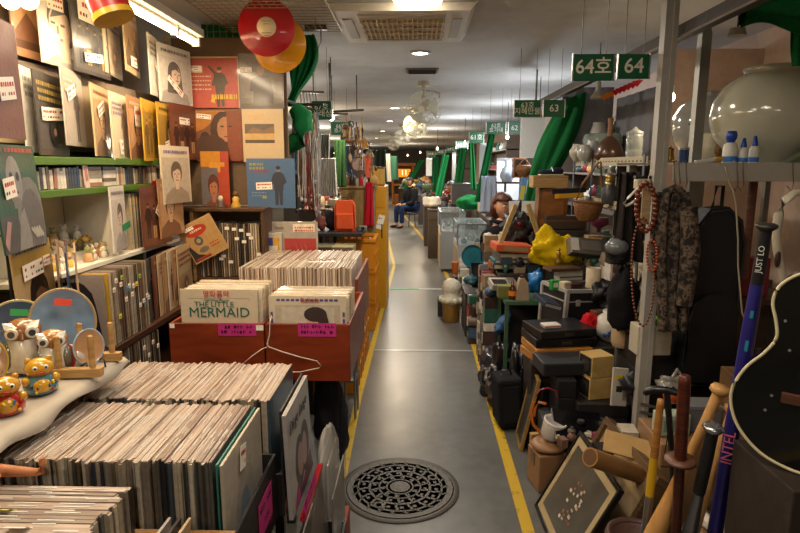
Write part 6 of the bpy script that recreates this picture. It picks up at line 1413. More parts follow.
def along(body, size, m, t, z, r, name='lettering'):
    o = text(body, size, m, t, (0, 0, 0), name=name); o.rotation_euler = (0, 0, 0); o.matrix_local = Matrix.Translation((-.002, -r - .001, -z)) @ Euler((PI / 2, -PI / 2, 0)).to_matrix().to_4x4()
    return o
along('JUST LO', .02, ink('#d8d4cc'), bb_, .09, .0155); along('INTEL', .04, ink('#e0708a'), bb_, .64, .022)
q = MB()
for z_, s_ in ((.24, .02), (.33, .03), (.42, .02)): q.box((0, -.0185, -z_), (.008, .002, s_), plast('#2a8a9a', .4))
q.build('teal_flash', bb_)
stick('painted_stick', 'thin round stick, tan above, yellow and silver below, right of the post', 'stick', (661, 399), (645, 533), 1.7, 1.74, [('wooden_end', wood('#b07a3c', '#8f5e28'), [(0, .004), (.002, .0095), (.02, .011), (.2, .0125)]), ('yellow_band', plast('#c9a01c', .4), [(.2, .0128), (.34, .013)]), ('silver_band', metal('#9a9a98', .4), [(.34, .0128), (.72, .0128)])])
ws = stick('wooden_sword', 'dark red brown wooden practice sword with round guard', 'sword', (685, 375), (676, 533), 1.56, 1.6, [('grip', wood('#5a2818', '#3a160c', .35), [(0, .01), (.004, .015), (.03, .0165), (.26, .0175)]), ('guard', wood('#6a4430', '#4a2c1c'), [(.262, .016), (.263, .042), (.272, .043), (.274, .016)]), ('blade', wood('#4a2014', '#2e1008', .35), [(.274, .015), (.7, .013), (.74, .004)])])
ck = stick('walking_cane', 'black walking cane with curved handle behind the wooden sword', 'cane', (667, 392), (678, 533), 1.8, 1.78, [('shaft', plast('#141414', .4), [(0, .009), (.03, .01), (.78, .008)])])
q = MB(); q.tube([(.035, 0, -.004), (0, 0, .006), (-.04, 0, .008), (-.06, 0, .0), (-.068, 0, -.008)], [.011, .012, .013, .012, .008], plast('#141414', .35), n=10); q.build('handle', ck)
q = MB(); q.tube([(.0, -.012, -.1), (-.02, -.02, -.2), (.01, -.02, -.3), (-.012, -.015, -.32), (.0, -.012, -.1)], .0018, plast('#111111'), n=5); q.build('wrist_cord', ck)
pr_ = thing('brown_pot', 'brown rounded pot rim at the bottom edge beside the painted stick', 'pot', tuple(atz(638, 536, .35).xy) + (0,)); pr_.scale = (1, 1, .77); q = MB(); q.lathe([(.06, .001), (.08, .02), (.09, .36), (.1, .42), (.108, .44), (.1, .455), (.08, .44), (.072, .1), (.02, .08)], pm('#5a3e34', .5, var=.2), n=30); q.build('body', pr_); q = MB(); q.lathe([(.096, .452), (.104, .46), (.094, .464), (.086, .452)], pm('#4a322a', .5), n=30, caps=False); q.build('rim_bead', pr_)
# cream curved band and red case behind the guitar
p = at(782, 240, 1.9); t = thing('headband', 'cream curved plastic band hanging at the right edge above the guitar', 'band', p); q = MB(); q.tube([at(x, y, 1.9) - p for x, y in ((806, 192), (795, 193), (785, 200), (779, 214), (776, 232), (777, 250), (781, 268), (785, 284))], [.008, .012, .014, .015, .014, .013, .012, .01], plast('#b5ac96', .35), n=10); q.build('band', t); q = MB(); q.ell((-.012, -.008, -.06), (.01, .008, .03), plast('#3a2420', .4), 10, 8); q.build('pad', t)
carton('red case behind the lettered grip stick', at(755, 280, 2.9).x, 3.0, at(755, 272, 3.0).z - .12, .2, .1, .2, 0, pm('#7a1c1c', .5), 'red_case', False)
singular('shelf_plank', 'dark plank under the steel shelf behind the black bag', 'plank', lambda q: q.bx(-.5, .5, -.08, .2, 0, .03, DWD), (1.75, 2.98, at(755, 272, 3.0).z - .152))
q = MB(); q.cyl((0, 0, -.35), (0, 0, .3), .02, wood('#7a4a34')); o = q.build('wooden_pole', loc=at(751, 205, 2.8)); tag(o, 'brown wooden pole standing behind the black bag under the shelf', 'pole')
# ================================================================== right hand heaps
def hidden_base(label, x0, x1, y0, y1, z, c='#2a2523', name='storage_chest'):
    t = thing(name, label, 'chest', ((x0 + x1) / 2, (y0 + y1) / 2, 0)); hx, hy = (x1 - x0) / 2, (y1 - y0) / 2
    q = MB(); q.bx(-hx, hx, -hy, hy, .001, z * .8, pm(c, .6)); q.build('body', t, bevel=.006); q = MB(); q.bx(-hx - .004, hx + .004, -hy - .004, hy + .004, z * .8 + .001, z, pm(c, .5)); q.build('lid', t, bevel=.006)
    return t
T1 = hidden_base('dark chest buried under the silver edged flight case', .9, 1.32, 3.5, 3.95, .545)
T2 = hidden_base('tall dark chest buried under the brown wooden cabinet', .93, 1.26, 4.32, 4.78, 1.12)
T3 = hidden_base('dark chest buried under the yellow cloth bag', .965, 1.28, 4.0, 4.3, .86)
T4 = hidden_base('dark chest under the orange flat case and books', .62, .92, 4.27, 4.8, .8)
T5 = hidden_base('dark chest under the two small pale wooden boxes', .84, 1.1, 2.86, 3.16, .385)
T6 = hidden_base('black chest under the glossy black player', .86, 1.1, 2.62, 2.82, .3)
T7 = hidden_base('dark chest behind the pale post under the hanging jacket', 1.12, 1.6, 2.7, 3.1, .72)
# flight case
fc = thing('flight_case', 'black flight case with silver aluminium edges on the heap', 'case', (1.045, 3.72, .548), (0, .05, .32)); AL = pm('#b4b3ae', .4, metal=.25); CB = pm('#1f1d20', .5, var=.15)
w_, d_, h_ = .36, .29, .275
q = MB(); q.bx(-w_ / 2, w_ / 2, -d_ / 2, d_ / 2, .002, h_ - .07, CB); q.build('body', fc)
q = MB(); q.bx(-w_ / 2, w_ / 2, -d_ / 2, d_ / 2, h_ - .066, h_, CB); q.build('lid', fc)
q = MB(); e = .011
for x in (-1, 1):
    for y in (-1, 1): q.box((x * w_ / 2, y * d_ / 2, h_ / 2), (2 * e, 2 * e, h_ + .01), AL)
for z in (.004, h_):
    for y in (-1, 1): q.box((0, y * d_ / 2, z), (w_, 2 * e, 2 * e), AL)
    for x in (-1, 1): q.box((x * w_ / 2, 0, z), (2 * e, d_, 2 * e), AL)
for y in (-1, 1): q.box((0, y * (d_ / 2 + .001), h_ - .068), (w_, .006, .008), AL)
for x in (-1, 1): q.box((x * (w_ / 2 + .001), 0, h_ - .068), (.006, d_, .008), AL)
q.build('aluminium_edges', fc)
q = MB(); q.tube([(-.06, -d_ / 2 - .004, .1), (-.055, -d_ / 2 - .03, .095), (.055, -d_ / 2 - .03, .095), (.06, -d_ / 2 - .004, .1)], .008, plast('#101012')); q.build('handle', fc)
for x in (-.1, .1): q = MB(); q.box((x, -d_ / 2 - .006, h_ - .075), (.03, .008, .04), AL); q.build('latch', fc, bevel=.002)
FT = .548 + h_ + .018
def cyl_thing(name, label, cat, loc, r, h, c, rot=(0, 0, 0), r1=None, top=None):
    t = thing(name, label, cat, loc, rot); q = MB(); q.lathe([(r, 0), (r1 or r, h), ((r1 or r) * .9, h), ((r1 or r) * .85, h * .2), (0.0, h * .2)], c if not isinstance(c, str) else plast(c, .4), n=26); q.build('shell', t)
    if top: q = MB(); q.cyl((0, 0, h * .9), (0, 0, h * .96), (r1 or r) * .88, plast(top, .5), n=24); q.build('inner', t)
    return t
cyl_thing('paper_roll', 'thick beige paper roll standing on the flight case', 'roll', (1.12, 3.64, FT - .006), .046, .125, pm('#b5a588', .8), top='#8f8068')
def boxes(label, px, py, Y, w, d, h, c, name='small_box', cat='box', rz=0, rot=None, dec=None, z=None):
    p = at(px, py, Y); t = thing(name, label, cat, (p.x, Y, p.z if z is None else z), rot or (0, 0, rz)); q = MB(); q.bx(-w / 2, w / 2, -d / 2, d / 2, 0, h, c if not isinstance(c, str) else plast(c, .5)); q.build('body', t, bevel=min(.005, h * .2))
    if dec:
        for nm, a, m in dec: q = MB(); q.bx(*a, m if not isinstance(m, str) else plast(m, .45)); q.build(nm, t)
    return t
K = '#141417'
boxes('small green pack on the flight case near its left end', 554, 284, 3.62, .05, .04, .065, '#228a3a', 'green_pack', 'pack', .3, z=FT - .02, dec=[('label', (-.015, .018, -.0212, -.0198, .02, .05), '#c8d8c4')])
boxes('small cream box on the flight case right of the green pack', 565, 289, 3.6, .062, .05, .055, '#cbbf9e', rz=.5, z=FT - .016, dec=[('lid_seam', (-.0312, .0312, -.0258, -.0245, .036, .04), '#8a7c60')])
boxes('dark red leather pouch between cream box and paper roll', 575, 296, 3.6, .07, .05, .04, pm('#3d1a1c', .45), 'leather_pouch', 'pouch', .2, z=FT - .013, dec=[('flap', (-.034, .034, -.027, -.0245, .012, .039), '#2c1214')])
boxes('brown board lying across the top of the flight case', 562, 276, 3.84, .22, .13, .02, wood('#4a2e1e'), 'board', 'board', .25, z=FT + .07, dec=[('end_cap', (-.112, -.1102, -.06, .06, .002, .018), '#6a4a34')])
boxes('white carton supporting the brown board on the flight case', 540, 276, 3.86, .17, .08, .066, '#b8b2a6', rz=.25, z=FT + .0, dec=[('stripe', (-.086, .086, -.0412, -.0395, .02, .03), '#4a5a4a')]).location.x = 1.02
# radio, wooden boxes, papers above
boxes('silver grey portable radio tilted above the flight case', 584, 280, 3.98, .24, .07, .12, metal('#9a948c', .45), 'portable_radio', 'radio', rot=(-.5, .12, .2), z=.985, dec=[('speaker_grille', (-.05, .1, -.0365, -.0345, .03, .1), '#6f6a64'), ('tuning_panel', (-.115, -.06, -.0365, -.0345, .02, .11), '#c8c4bc')])
boxes('light wooden drawer box behind the silver radio', 594, 264, 4.2, .14, .1, .07, wood('#a88a5a'), 'wooden_box', rz=.05, z=1.03, dec=[('front_plate', (-.06, .06, -.0525, -.0505, .01, .06), '#c0a478'), ('slot', (-.015, .015, -.054, -.0526, .03, .04), '#5a3c22')])
boxes('green paperback standing beside the light wooden drawer box', 609, 266, 4.15, .05, .02, .1, '#5f7a4a', 'paperback', 'book', rz=.1, z=1.0, dec=[('pages', (-.0225, .0225, -.0085, .0085, .1001, .1015), '#d8d0bc')])
boxes('black sack topped brown case behind the radio', 575, 263, 4.42, .3, .1, .1, '#3a2a20', 'brown_case', 'case', z=1.13 - .005, dec=[('lid_line', (-.152, .152, -.052, -.0502, .06, .066), '#6a5038')]).location.x = 1.12
for i, (px, py, c1, c2, lb) in enumerate(((561, 262, '#d8d0c0', '#3a6a9a', 'white and blue carton standing right of the yellow bag'), (567, 266, '#d8c8a0', '#c89a20', 'white and yellow carton standing in front of the blue one'), (557, 274, '#a8843c', '#5a3a1c', 'small brass coloured figure right of the yellow bag'))):
    if i < 2: boxes(lb, px, py, 4.15 - i * .06, .05, .03, .085, c1, 'small_carton', rz=.6, z=.925, dec=[('print', (-.02, .02, -.0165, -.0148, .02, .06), c2)])
    else:
        p = at(px, py, 4.0); t = thing('brass_figure', lb, 'ornament', (p.x, 3.98, .93)); q = MB(); q.lathe([(.025, 0), (.028, .02), (.012, .05), (.02, .07), (.008, .085)], metal(c1, .35), n=12); q.build('body', t); q = MB(); q.ell((0, 0, .095), (.012, .012, .014), metal(c1, .35), 10, 7); q.build('head', t)
# yellow bag
p = at(552, 272, 4.12); yb = thing('yellow_bag', 'crumpled bright yellow cloth bag draped over the heap', 'bag', (p.x - .01, 4.12, .874), (0, .25, .2)); YB = cloth('#c8a80c')
q = MB(); q.blob((0, 0, .12), (.16, .1, .13), YB, 11, .42, 34, 22, flat=.12); q.build('body', yb); q = MB(); q.tube([(.08, -.02, .2), (.13, -.04, .23), (.17, -.02, .2), (.16, .0, .12)], [.02, .028, .024, .016], YB, n=10); q.build('strap', yb)
# cabinet, lid, shoe, brush, basket
CAB = wood('#7f5127', '#5a3618', .45, 3, 6)
p = at(551, 222, 4.5); cb = thing('wooden_cabinet', 'brown wooden cabinet with one plain door on the heap below the green curtain', 'cabinet', (p.x, 4.55, 1.122), (0, .03, -.06)); q = MB(); q.bx(-.11, .11, -.09, .1, 0, .3, CAB); q.build('carcass', cb, bevel=.004); q = MB(); q.bx(-.085, .085, -.096, -.0905, .025, .275, wood('#8f5c2c', '#6a4018', .4, 3, 6)); q.build('door', cb, bevel=.003)
boxes('long pale wooden box lying on the brown cabinet', 548, 187, 4.5, .26, .16, .08, wood('#a88858', '#8a6a40'), 'wooden_box', z=1.43, dec=[('lid', (-.132, .132, -.083, .083, .0805, .09), wood('#b09060'))])
p = at(550, 177, 4.5); t = thing('shoe', 'dark navy shoe with white trim on the pale wooden box', 'shoe', (p.x + .01, 4.5, 1.523), (0, 0, .15)); NB = cloth('#1c2436'); q = MB(); q.ell((-.05, 0, .022), (.055, .035, .022), NB); q.ell((.04, 0, .03), (.055, .034, .03), NB); q.build('upper', t); q = MB(); q.bx(-.1, .09, -.03, .03, .0, .008, plast('#c8c0b0')); q.build('sole', t, bevel=.003); q = MB(); q.tube([(.0, -.03, .03), (.0, 0, .06), (0, .03, .03)], .004, plast('#d8d4cc')); q.build('lace', t)
p = at(556, 199, 4.25); t = thing('broom', 'yellow handled black bristle brush lying across the heap beside the basket', 'brush', (p.x, 4.28, p.z), (0, -.06, -.12)); q = MB(); q.bx(.0, .2, -.02, .02, 0, .035, plast('#b8861c', .4)); q.bx(.0, .03, -.021, .021, 0, .036, plast('#d09a20', .4)); q.build('handle', t, bevel=.006); q = MB(); q.bx(-.02, .22, -.015, .015, .036, .07, pm('#17151a', .95, bump=.3, scale=200)); q.build('bristles', t)
bk = thing('wicker_basket', 'brown wicker basket with tall handle hooked on the blue grey rack upright', 'basket', at(586, 221, 4.0), (0, .1, 0)); WK = pm('#7a4f26', .7, var=.45, scale=90, bump=.25)
q = MB(); q.lathe([(.05, 0), (.08, .03), (.095, .09), (.1, .13), (.094, .13), (.085, .06), (.03, .02)], WK, n=26, sy=.8); q.build('bowl', bk); q = MB(); q.tube([(-.09, 0, .125), (-.06, .005, .25), (.03, .02, .4), (.045, .02, .4), (.07, .01, .25), (.092, 0, .125)], .007, WK, n=8); q.build('handle', bk); q = MB(); q.tube([(.1 * math.cos(2 * PI * i / 24), .08 * math.sin(2 * PI * i / 24), .13) for i in range(24)], .008, WK, n=7, closed=True); q.build('rim', bk)
# black bag between frame boards
p = at(517, 249, 4.55); t = thing('black_bag', 'shiny black bag with red flower leaning inside a pale wooden frame', 'bag', (p.x, 4.6, .95), (0, 0, .1)); q = MB(); q.blob((0, 0, .13), (.09, .06, .145), pm('#1e1d22', .35, var=.3), 23, .6, 34, 22, flat=.1, fr=4.5); q.build('body', t); q = MB(); q.ell((.0, -.072, .2), (.014, .01, .012), plast('#b02030'), 9, 6); q.build('flower', t)
def slab(name, label, cat, c0, u, v, w, h, th, m, face=None, rimw=0, dec=None):
    """flat thing by one corner, its two edge directions and its thickness behind the face"""
    u = Vector(u).normalized(); v = Vector(v); v = (v - u * v.dot(u)).normalized(); n = u.cross(v)
    t = thing(name, label, cat, c0); t.rotation_mode = 'QUATERNION'; t.rotation_quaternion = Matrix((u, -n, v)).transposed().to_quaternion()
    if rimw:
        for a, nm in (((0, w, 0, th, 0, rimw), 0), ((0, w, 0, th, h - rimw, h), 0), ((0, rimw, 0, th, rimw, h - rimw), 0), ((w - rimw, w, 0, th, rimw, h - rimw), 0)):
            q = MB(); q.bx(*a, m); q.build('frame_rail', t, bevel=.002)
        q = MB(); q.bx(rimw, w - rimw, th * .35, th * .7, rimw, h - rimw, face); q.build('picture', t)
    else: q = MB(); q.bx(0, w, 0, th, 0, h, m); q.build('board', t, bevel=.002)
    if dec: dec(t, w, h, th)
    return t
TANF = wood('#b59c6a', '#98804e')
slab('frame_board', 'pale wooden board leaning left of the shiny black bag', 'board', at(496, 247, 4.4), at(513, 204, 4.42) - at(496, 247, 4.4), (1, .2, 0), .35, .035, .02, TANF)
slab('frame_board', 'pale wooden board leaning right of the shiny black bag', 'board', at(537, 240, 4.4), at(525, 204, 4.42) - at(537, 240, 4.4), (1, .2, 0), .28, .035, .02, TANF)
slab('white_sheet', 'white crumpled board behind the shiny black bag', 'board', at(509, 213, 4.85), (1, 0, 0), (0, .2, 1), .22, .1, .006, pm('#c8c4bc', .6))
# orange flat case, albums, books
boxes('orange red flat case with tan label plate on the book heap', 511, 254, 4.42, .29, .2, .055, pm('#b8502c', .5), 'flat_case', 'case', rot=(.03, .08, .12), z=.955, dec=[('label_plate', (-.09, .1, -.1025, -.1, .012, .043), '#8f7858')])
bk_ = [('grey album lying under the orange red flat case', '#6a645c', .28, .05), ('teal folder lying under the grey album', '#2f5a60', .3, .03), ('dark album at the bottom of the book heap', '#3a3430', .27, .045)]
z = .948
for i, (lb, c, w, h) in enumerate(bk_):
    z -= h + .002; boxes(lb, 513 - i * 2, 262, 4.45, w, .2, h, pm(c, .5), 'album', 'book', rz=.12 - i * .06, z=z, dec=[('page_block', (-w / 2 + .01, w / 2 + .0012, -.1015, .09, h * .2, h * .8), pm('#a89c84', .8))])
# low table: green metal frame
gtb = thing('metal_table', 'small green metal table with thin legs beside the aisle', 'table', (.755, 4.05, 0)); GM = pm('#3c5a44', .45)
q = MB(); q.bx(-.15, .2, -.18, .2, .66, .685, GM); q.build('tabletop', gtb)
for x in (-.135, .185):
    for y in (-.165, .185): q = MB(); q.bx(x - .012, x + .012, y - .012, y + .012, .001, .659, GM); q.build('leg', gtb)
q = MB(); q.bx(-.13, .18, -.17, -.16, .25, .27, GM); q.build('stretcher', gtb)
TT = .686
boxes('olive tin box on the green metal table', 505, 300, 4.0, .11, .08, .075, pm('#6a6a34', .5), 'tin_box', z=TT, dec=[('lid', (-.056, .056, -.041, .041, .0755, .085), pm('#7a7a44', .5))])
cyl = lambda *a, **k: cyl_thing(*a, **k)
t = thing('bottle', 'amber bottle with orange label on the green metal table', 'bottle', (at(512, 298, 3.95).x, 3.94, TT)); q = MB(); q.lathe([(.024, 0), (.026, .02), (.026, .07), (.01, .1), (.01, .13), (0, .13)], pm('#5a2a14', .15, trans=.3), n=16); q.build('glass', t); q = MB(); q.lathe([(.0265, .025), (.0265, .06)], plast('#d8801c'), n=16); q.build('label_band', t)
t = thing('jug', 'beige angular jug on the right of the green metal table', 'jug', (at(521, 300, 3.95).x, 3.93, TT)); q = MB(); q.prism([(-.045, 0), (.045, 0), (.035, .12), (.012, .15), (-.02, .15), (-.03, .11)], -.035, .035, pm('#9a846c', .5)); q.build('body', t, bevel=.006); q = MB(); q.cyl((-.004, 0, .15), (-.004, 0, .17), .014, plast('#4a3424'), n=12); q.build('stopper', t)
boxes('white and black cassette recorder tilted behind the olive tin', 502, 288, 4.2, .2, .11, .05, '#b0a698', 'cassette_recorder', 'recorder', rot=(.35, .05, .25), z=TT + .03, dec=[('keyboard', (-.09, .02, -.045, .02, .0502, .054), '#222226'), ('tape_door', (.03, .09, -.045, .04, .0502, .053), '#6a625a')])
boxes('brown wooden tray with blue comb on the heap above the recorder', 510, 273, 4.3, .25, .16, .06, wood('#9a5a2c'), 'wooden_tray', 'tray', rz=.15, z=.801, dec=[('liner', (-.115, .115, -.07, .07, .0605, .063), '#b08a5a'), ('blue_comb', (-.06, .04, -.05, -.03, .0632, .075), '#2c4a8a')]).location.y = 4.5
# blue plastic and bits right of the table
p = at(536, 285, 3.98); t = thing('plastic_bag', 'bright blue plastic bag squeezed left of the flight case', 'bag', (p.x, 4.0, p.z - .05)); q = MB(); q.blob((0, 0, .07), (.05, .05, .08), plast('#1f6aa8', .25), 31, .5); q.build('body', t); q = MB(); q.tube([(0, 0, .13), (.02, -.02, .17), (.03, 0, .13)], .006, plast('#1f6aa8', .25)); q.build('handle', t)
# black flat cases and trays left of flight case
boxes('dark navy notebook leaning against the left side of the flight case', 537, 325, 3.5, .12, .16, .03, '#232a3c', 'notebook', 'book', rot=(.2, .3, .3), z=.76, dec=[('page_edge', (-.055, .055, -.0812, -.0795, .006, .024), '#a8a498')]).location.x = .80
for i, (z0, w, c, lb) in enumerate(((.64, .34, '#17171b', 'black flat case uppermost under the navy notebook'), (.59, .36, '#101014', 'black flat case directly above the golden wooden trays'))):
    boxes(lb, 545, 335, 3.3, w, .26, .045, plast(c, .35), 'flat_case', 'case', rz=.25 - i * .1, z=z0, dec=[('clasp', (-.03, .03, -.134, -.13, .012, .032), metal('#55555a'))]).location.x = .83
for i, (z0, lb) in enumerate(((.54, 'golden brown wooden tray, upper of two'), (.493, 'golden brown wooden tray, lower of two'))):
    boxes(lb, 545, 343, 3.28, .33, .27, .044, wood('#b8803c', '#96622a', .4, 4, 12), 'wooden_tray', 'tray', rz=.14 + i * .08, z=z0, dec=[('inner_line', (-.14, .14, -.1362, -.1348, .015, .02), '#6a4420')]).location.x = .815
hidden_base('black speaker cabinet standing beneath the golden wooden trays', .66, .97, 3.18, 3.42, .49, '#231c18', 'speaker_cabinet')
boxes('white and red oval case on the black flat case', 543, 320, 3.24, .1, .07, .02, '#cfc8bc', 'compact_case', 'case', rz=.2, z=.686, dec=[('red_rim', (-.051, .051, -.036, .036, .008, .012), '#b02830')]).location.x = .77
# black player / speakers in front
boxes('long matt black audio unit on the heap below the flight case', 567, 362, 3.05, .28, .2, .07, '#2a2c30', 'audio_unit', 'player', rz=.1, z=.5, dec=[('front_panel', (-.13, .13, -.1025, -.1, .01, .06), '#1c1d20'), ('dial', (.08, .1, -.108, -.1026, .025, .045), metal('#7a7a7c'))]).location.x = .80 - .0
hidden_base('black loudspeaker pair box under the long audio unit', .745, .835, 2.9, 3.1, .495, '#17171a', 'loudspeaker')
t = thing('red_ball', 'bright red round cushion between the flight case and the blue white jar', 'cushion', (at(588, 345, 3.35).x, 3.36, .62)); q = MB(); q.blob((0, 0, .05), (.05, .045, .065), cloth('#b81420'), 14, .2); q.build('body', t); q = MB(); q.tube([(.0, -.04, .06), (.01, -.05, .08), (.02, -.045, .1)], .004, cloth('#8a1018'), n=6); q.build('cord', t)
# blue white jar, beige bottle, wooden cubes
p = at(611, 342, 3.3); t = thing('porcelain_jar', 'round white porcelain jar with blue brush marks behind the pale post', 'jar', (p.x, 3.34, p.z)); q = MB(); q.lathe([(.04, 0), (.08, .04), (.088, .09), (.07, .14), (.04, .165), (.045, .18), (.035, .175)], pm('#c4c2b8', .15, coat=.5, var=.06), n=28); q.build('body', t)
q = MB()
for i in range(6): q.ell((-.05 + i * .012, -.075 - .01 * (i % 2), .05 + i * .008), (.012, .01, .012), plast('#33508a', .25), 7, 5)
q.build('blue_marks', t)
hidden_base('dark chest under the porcelain jar', 1.0, 1.28, 3.2, 3.46, p.z - .002)
p = at(622, 346, 3.08); t = thing('stoneware_bottle', 'beige stoneware bottle with cord right of the porcelain jar', 'bottle', (p.x + .0, 3.08, p.z)); q = MB(); q.lathe([(.05, 0), (.06, .02), (.06, .12), (.04, .15), (.018, .16), (.018, .18)], pm('#b39a78', .5, var=.1), n=24); q.build('body', t); q = MB(); q.tube([(-.02, -.02, .17), (-.06, -.05, .12), (-.05, -.055, .1), (.0, -.05, .13), (.02, -.02, .17)], .003, plast('#222222'), n=6); q.build('cord', t)
UW = wood('#c8a668', '#a88848', .45, 4, 10)
for i, (z0, rz, lb) in enumerate(((.387, .25, 'pale wooden speaker box, lower of the stacked pair'), (.505, .3, 'pale wooden speaker box, upper of the stacked pair'))):
    t = thing('wooden_speaker', lb, 'speaker', (.955, 2.97, z0), (0, 0, rz)); q = MB(); q.bx(-.065, .065, -.06, .06, 0, .115, UW); q.build('case', t, bevel=.003); q = MB(); q.bx(-.0665, -.0652, -.052, .052, .008, .107, plast('#1c1a18', .6)); q.build('grille', t)
    q = MB(); q.cyl((-.0666, 0, .055), (-.0685, 0, .055), .035, metal('#7a7872'), n=20); q.build('cone_ring', t)
p = at(588, 400, 2.95); boxes('white sheet with yellow label leaning behind the pale post', 617, 420, 2.75, .085, .012, .19, pm('#bcb4a8', .6), 'instruction_sheet', 'paper', rot=(-.2, .12, .15), z=.42, dec=[('yellow_label', (-.03, .015, -.0075, -.006, .13, .155), '#d8c010'), ('black_print', (-.02, .01, -.0075, -.006, .07, .1), '#2a2826'), ('grey_print', (.015, .035, -.0075, -.006, .03, .09), '#8a8078')])
p = at(594, 337, 3.3); boxes('brown leather case behind the red cushion', 597, 342, 3.42, .09, .06, .11, pm('#5a3018', .5), 'leather_case', 'case', rz=.3, z=.63 + .0, dec=[('strap', (-.015, .015, -.0325, -.0305, 0, .11), '#2c1a10')]).location.y = 3.42
for i, (px, py, Y, r, c, lb) in enumerate(((600, 305, 3.6, (.06, .06, .07), '#1a191c', 'black crumpled pouch right of the paper roll'), (612, 316, 3.56, (.06, .05, .05), '#26242a', 'dark grey pouch above the porcelain jar'), (632, 395, 2.7, (.05, .05, .05), '#202024', 'black lump of cable behind the pale post'))):
    p = at(px, py, Y); t = thing('black_pouch', lb, 'pouch', (p.x, Y, p.z)); q = MB(); q.blob((0, 0, r[2]), r, pm(c, .5, var=.3), 40 + i, .4); q.build('body', t); q = MB(); q.tube([(0, -r[1], r[2]), (.03, -r[1] * 1.1, r[2] * 1.6), (.02, -r[1] * .6, r[2] * 1.9)], .005, plast('#101010'), n=6); q.build('strap', t)
# glossy black player, hoses, tub on leather stool
lp_ = boxes('glossy black flat player with silver edge among the cables', 566, 424, 2.72, .24, .17, .02, plast('#0c0c0e', .12), 'disc_player', 'player', rot=(.45, .05, -.05), z=.325, dec=[('silver_edge', (-.1215, -.117, -.085, .085, -.002, .022), metal('#b8b8b8')), ('rear_edge', (-.12, .12, -.087, -.0852, .0, .02), metal('#5a5a5c'))]); lp_.location.x = .80
p = at(534, 432, 2.85)
for i, (pts, c, lb) in enumerate((([(534, 402), (531, 412), (533, 424), (540, 432), (543, 436)], '#b86020', 'orange hose curling beside the glossy black player'), ([(546, 404), (539, 402), (535, 408), (534, 416)], '#a85a20', 'second orange hose loop beside the first'), ([(536, 396), (540, 390), (548, 388), (556, 391), (557, 398)], '#8a2034', 'dark red cable arching above the black player'))):
    P = [at(x, y, 2.8) for x, y in pts]; q = MB(); q.tube([v - P[0] for v in P], .008 if i < 2 else .004, plast(c, .4), n=8); o = q.build('hose' if i < 2 else 'cable', loc=P[0]); tag(o, lb, 'hose' if i < 2 else 'cable')
hidden_base('grey tool box beneath the orange hoses', .69, .84, 2.93, 3.12, .25, '#4a4c4e', 'tool_box')
st = thing('leather_stool', 'small tan leather cushioned box stool beside the yellow line', 'stool', (.665, 2.74, .001), (0, 0, .2)); LE = pm('#8f6a48', .5, var=.12)
q = MB(); q.bx(-.075, .075, -.075, .075, 0, .19, LE); q.build('box', st, bevel=.006); q = MB(); q.blob((0, 0, .215), (.085, .085, .03), LE, 3, .05, 24, 10); q.build('cushion', st); q = MB(); q.bx(-.078, -.0752, -.02, .02, .12, .18, metal('#8a7a60')); q.build('clasp', st)
tubm = pm('#c4bcb4', .35, var=.04); t = thing('plastic_tub', 'white plastic tub with lid lying tilted on the tan leather stool', 'tub', (.67, 2.73, .262), (.12, .25, 0)); q = MB(); q.lathe([(.043, 0), (.05, .01), (.056, .085), (.055, .09)], tubm, n=28); q.build('cup', t); q = MB(); q.lathe([(.058, .086), (.058, .094), (.05, .095), (.048, .09), (0, .09)], plast('#d0cac4', .3), n=28); q.build('lid', t)
boxes('short light wooden board standing behind the white tub', 537, 446, 2.89, .08, .03, .2, wood('#b08a54'), 'wood_block', 'block', rz=.2, z=.001, dec=[('top_face', (-.04, .04, -.015, .015, .2001, .203), wood('#c09a60'))])
# framed panels leaning
FR = wood('#6a5030', '#4a3520'); GLD = pm('#a8864a', .4, metal=.3)
PIC = pm('#55524a', .12, coat=.5, var=.35, scale=9); MATB = pm('#a8946c', .7)
def pic_dec(t, w, h, th):
    q = MB()
    for a in ((.02, w - .02, .02, .05), (.02, w - .02, h - .05, h - .02)): q.bx(a[0], a[1], th * .2, th * .34, a[2], a[3], MATB)
    for a in ((.02, .05), (w - .05, w - .02)): q.bx(a[0], a[1], th * .2, th * .34, .05, h - .05, MATB)
    q.build('mat_border', t); q = MB(); R = random.Random(6)
    for i in range(26): x = w * (.35 + .3 * R.random()); z_ = h * (.2 + .55 * R.random()); q.box((x, th * .27, z_), (.008 + .012 * R.random(), .001, .006 + .01 * R.random()), pm(R.choice(('#b8a48c', '#c8b8a0', '#8f5a44')), .5))
    q.build('painted_blossom', t)
c0 = atz(534, 505, .008); up = at(580, 431, c0.y)
slab('framed_picture', 'large framed dark blossom picture leaning on its corner beside the yellow line', 'picture', c0, Vector((.03, -1, 0)), up - c0, .5, (up - c0).length, .022, plast('#17140f', .4), PIC, .012, pic_dec)
slab('framed_picture', 'brown wooden framed tan picture leaning behind the blossom picture', 'picture', c0 + Vector((.13, .06, 0)), Vector((.05, -1, 0)), up - c0 + Vector((.0, 0, .03)), .55, .47, .05, FR, pm('#a08660', .7, var=.25, scale=12), .03)
a0 = atz(519, 449, .004)
slab('framed_picture', 'narrow gilt edged frame leaning almost edge on beside the black suitcase', 'picture', a0 + Vector((.01, .2, 0)), Vector((-.02, -.36, 0)), at(542, 361, a0.y) - a0, .22, .43, .02, GLD, pm('#3f3c38', .4, var=.2), .014)
slab('framed_picture', 'dark frame leaning just behind the narrow gilt edged frame', 'picture', a0 + Vector((.05, .2, 0)), Vector((-.02, -.36, 0)), at(542, 361, a0.y) - a0, .2, .38, .018, plast('#201a16', .4), pm('#2c2a28', .5), .02)
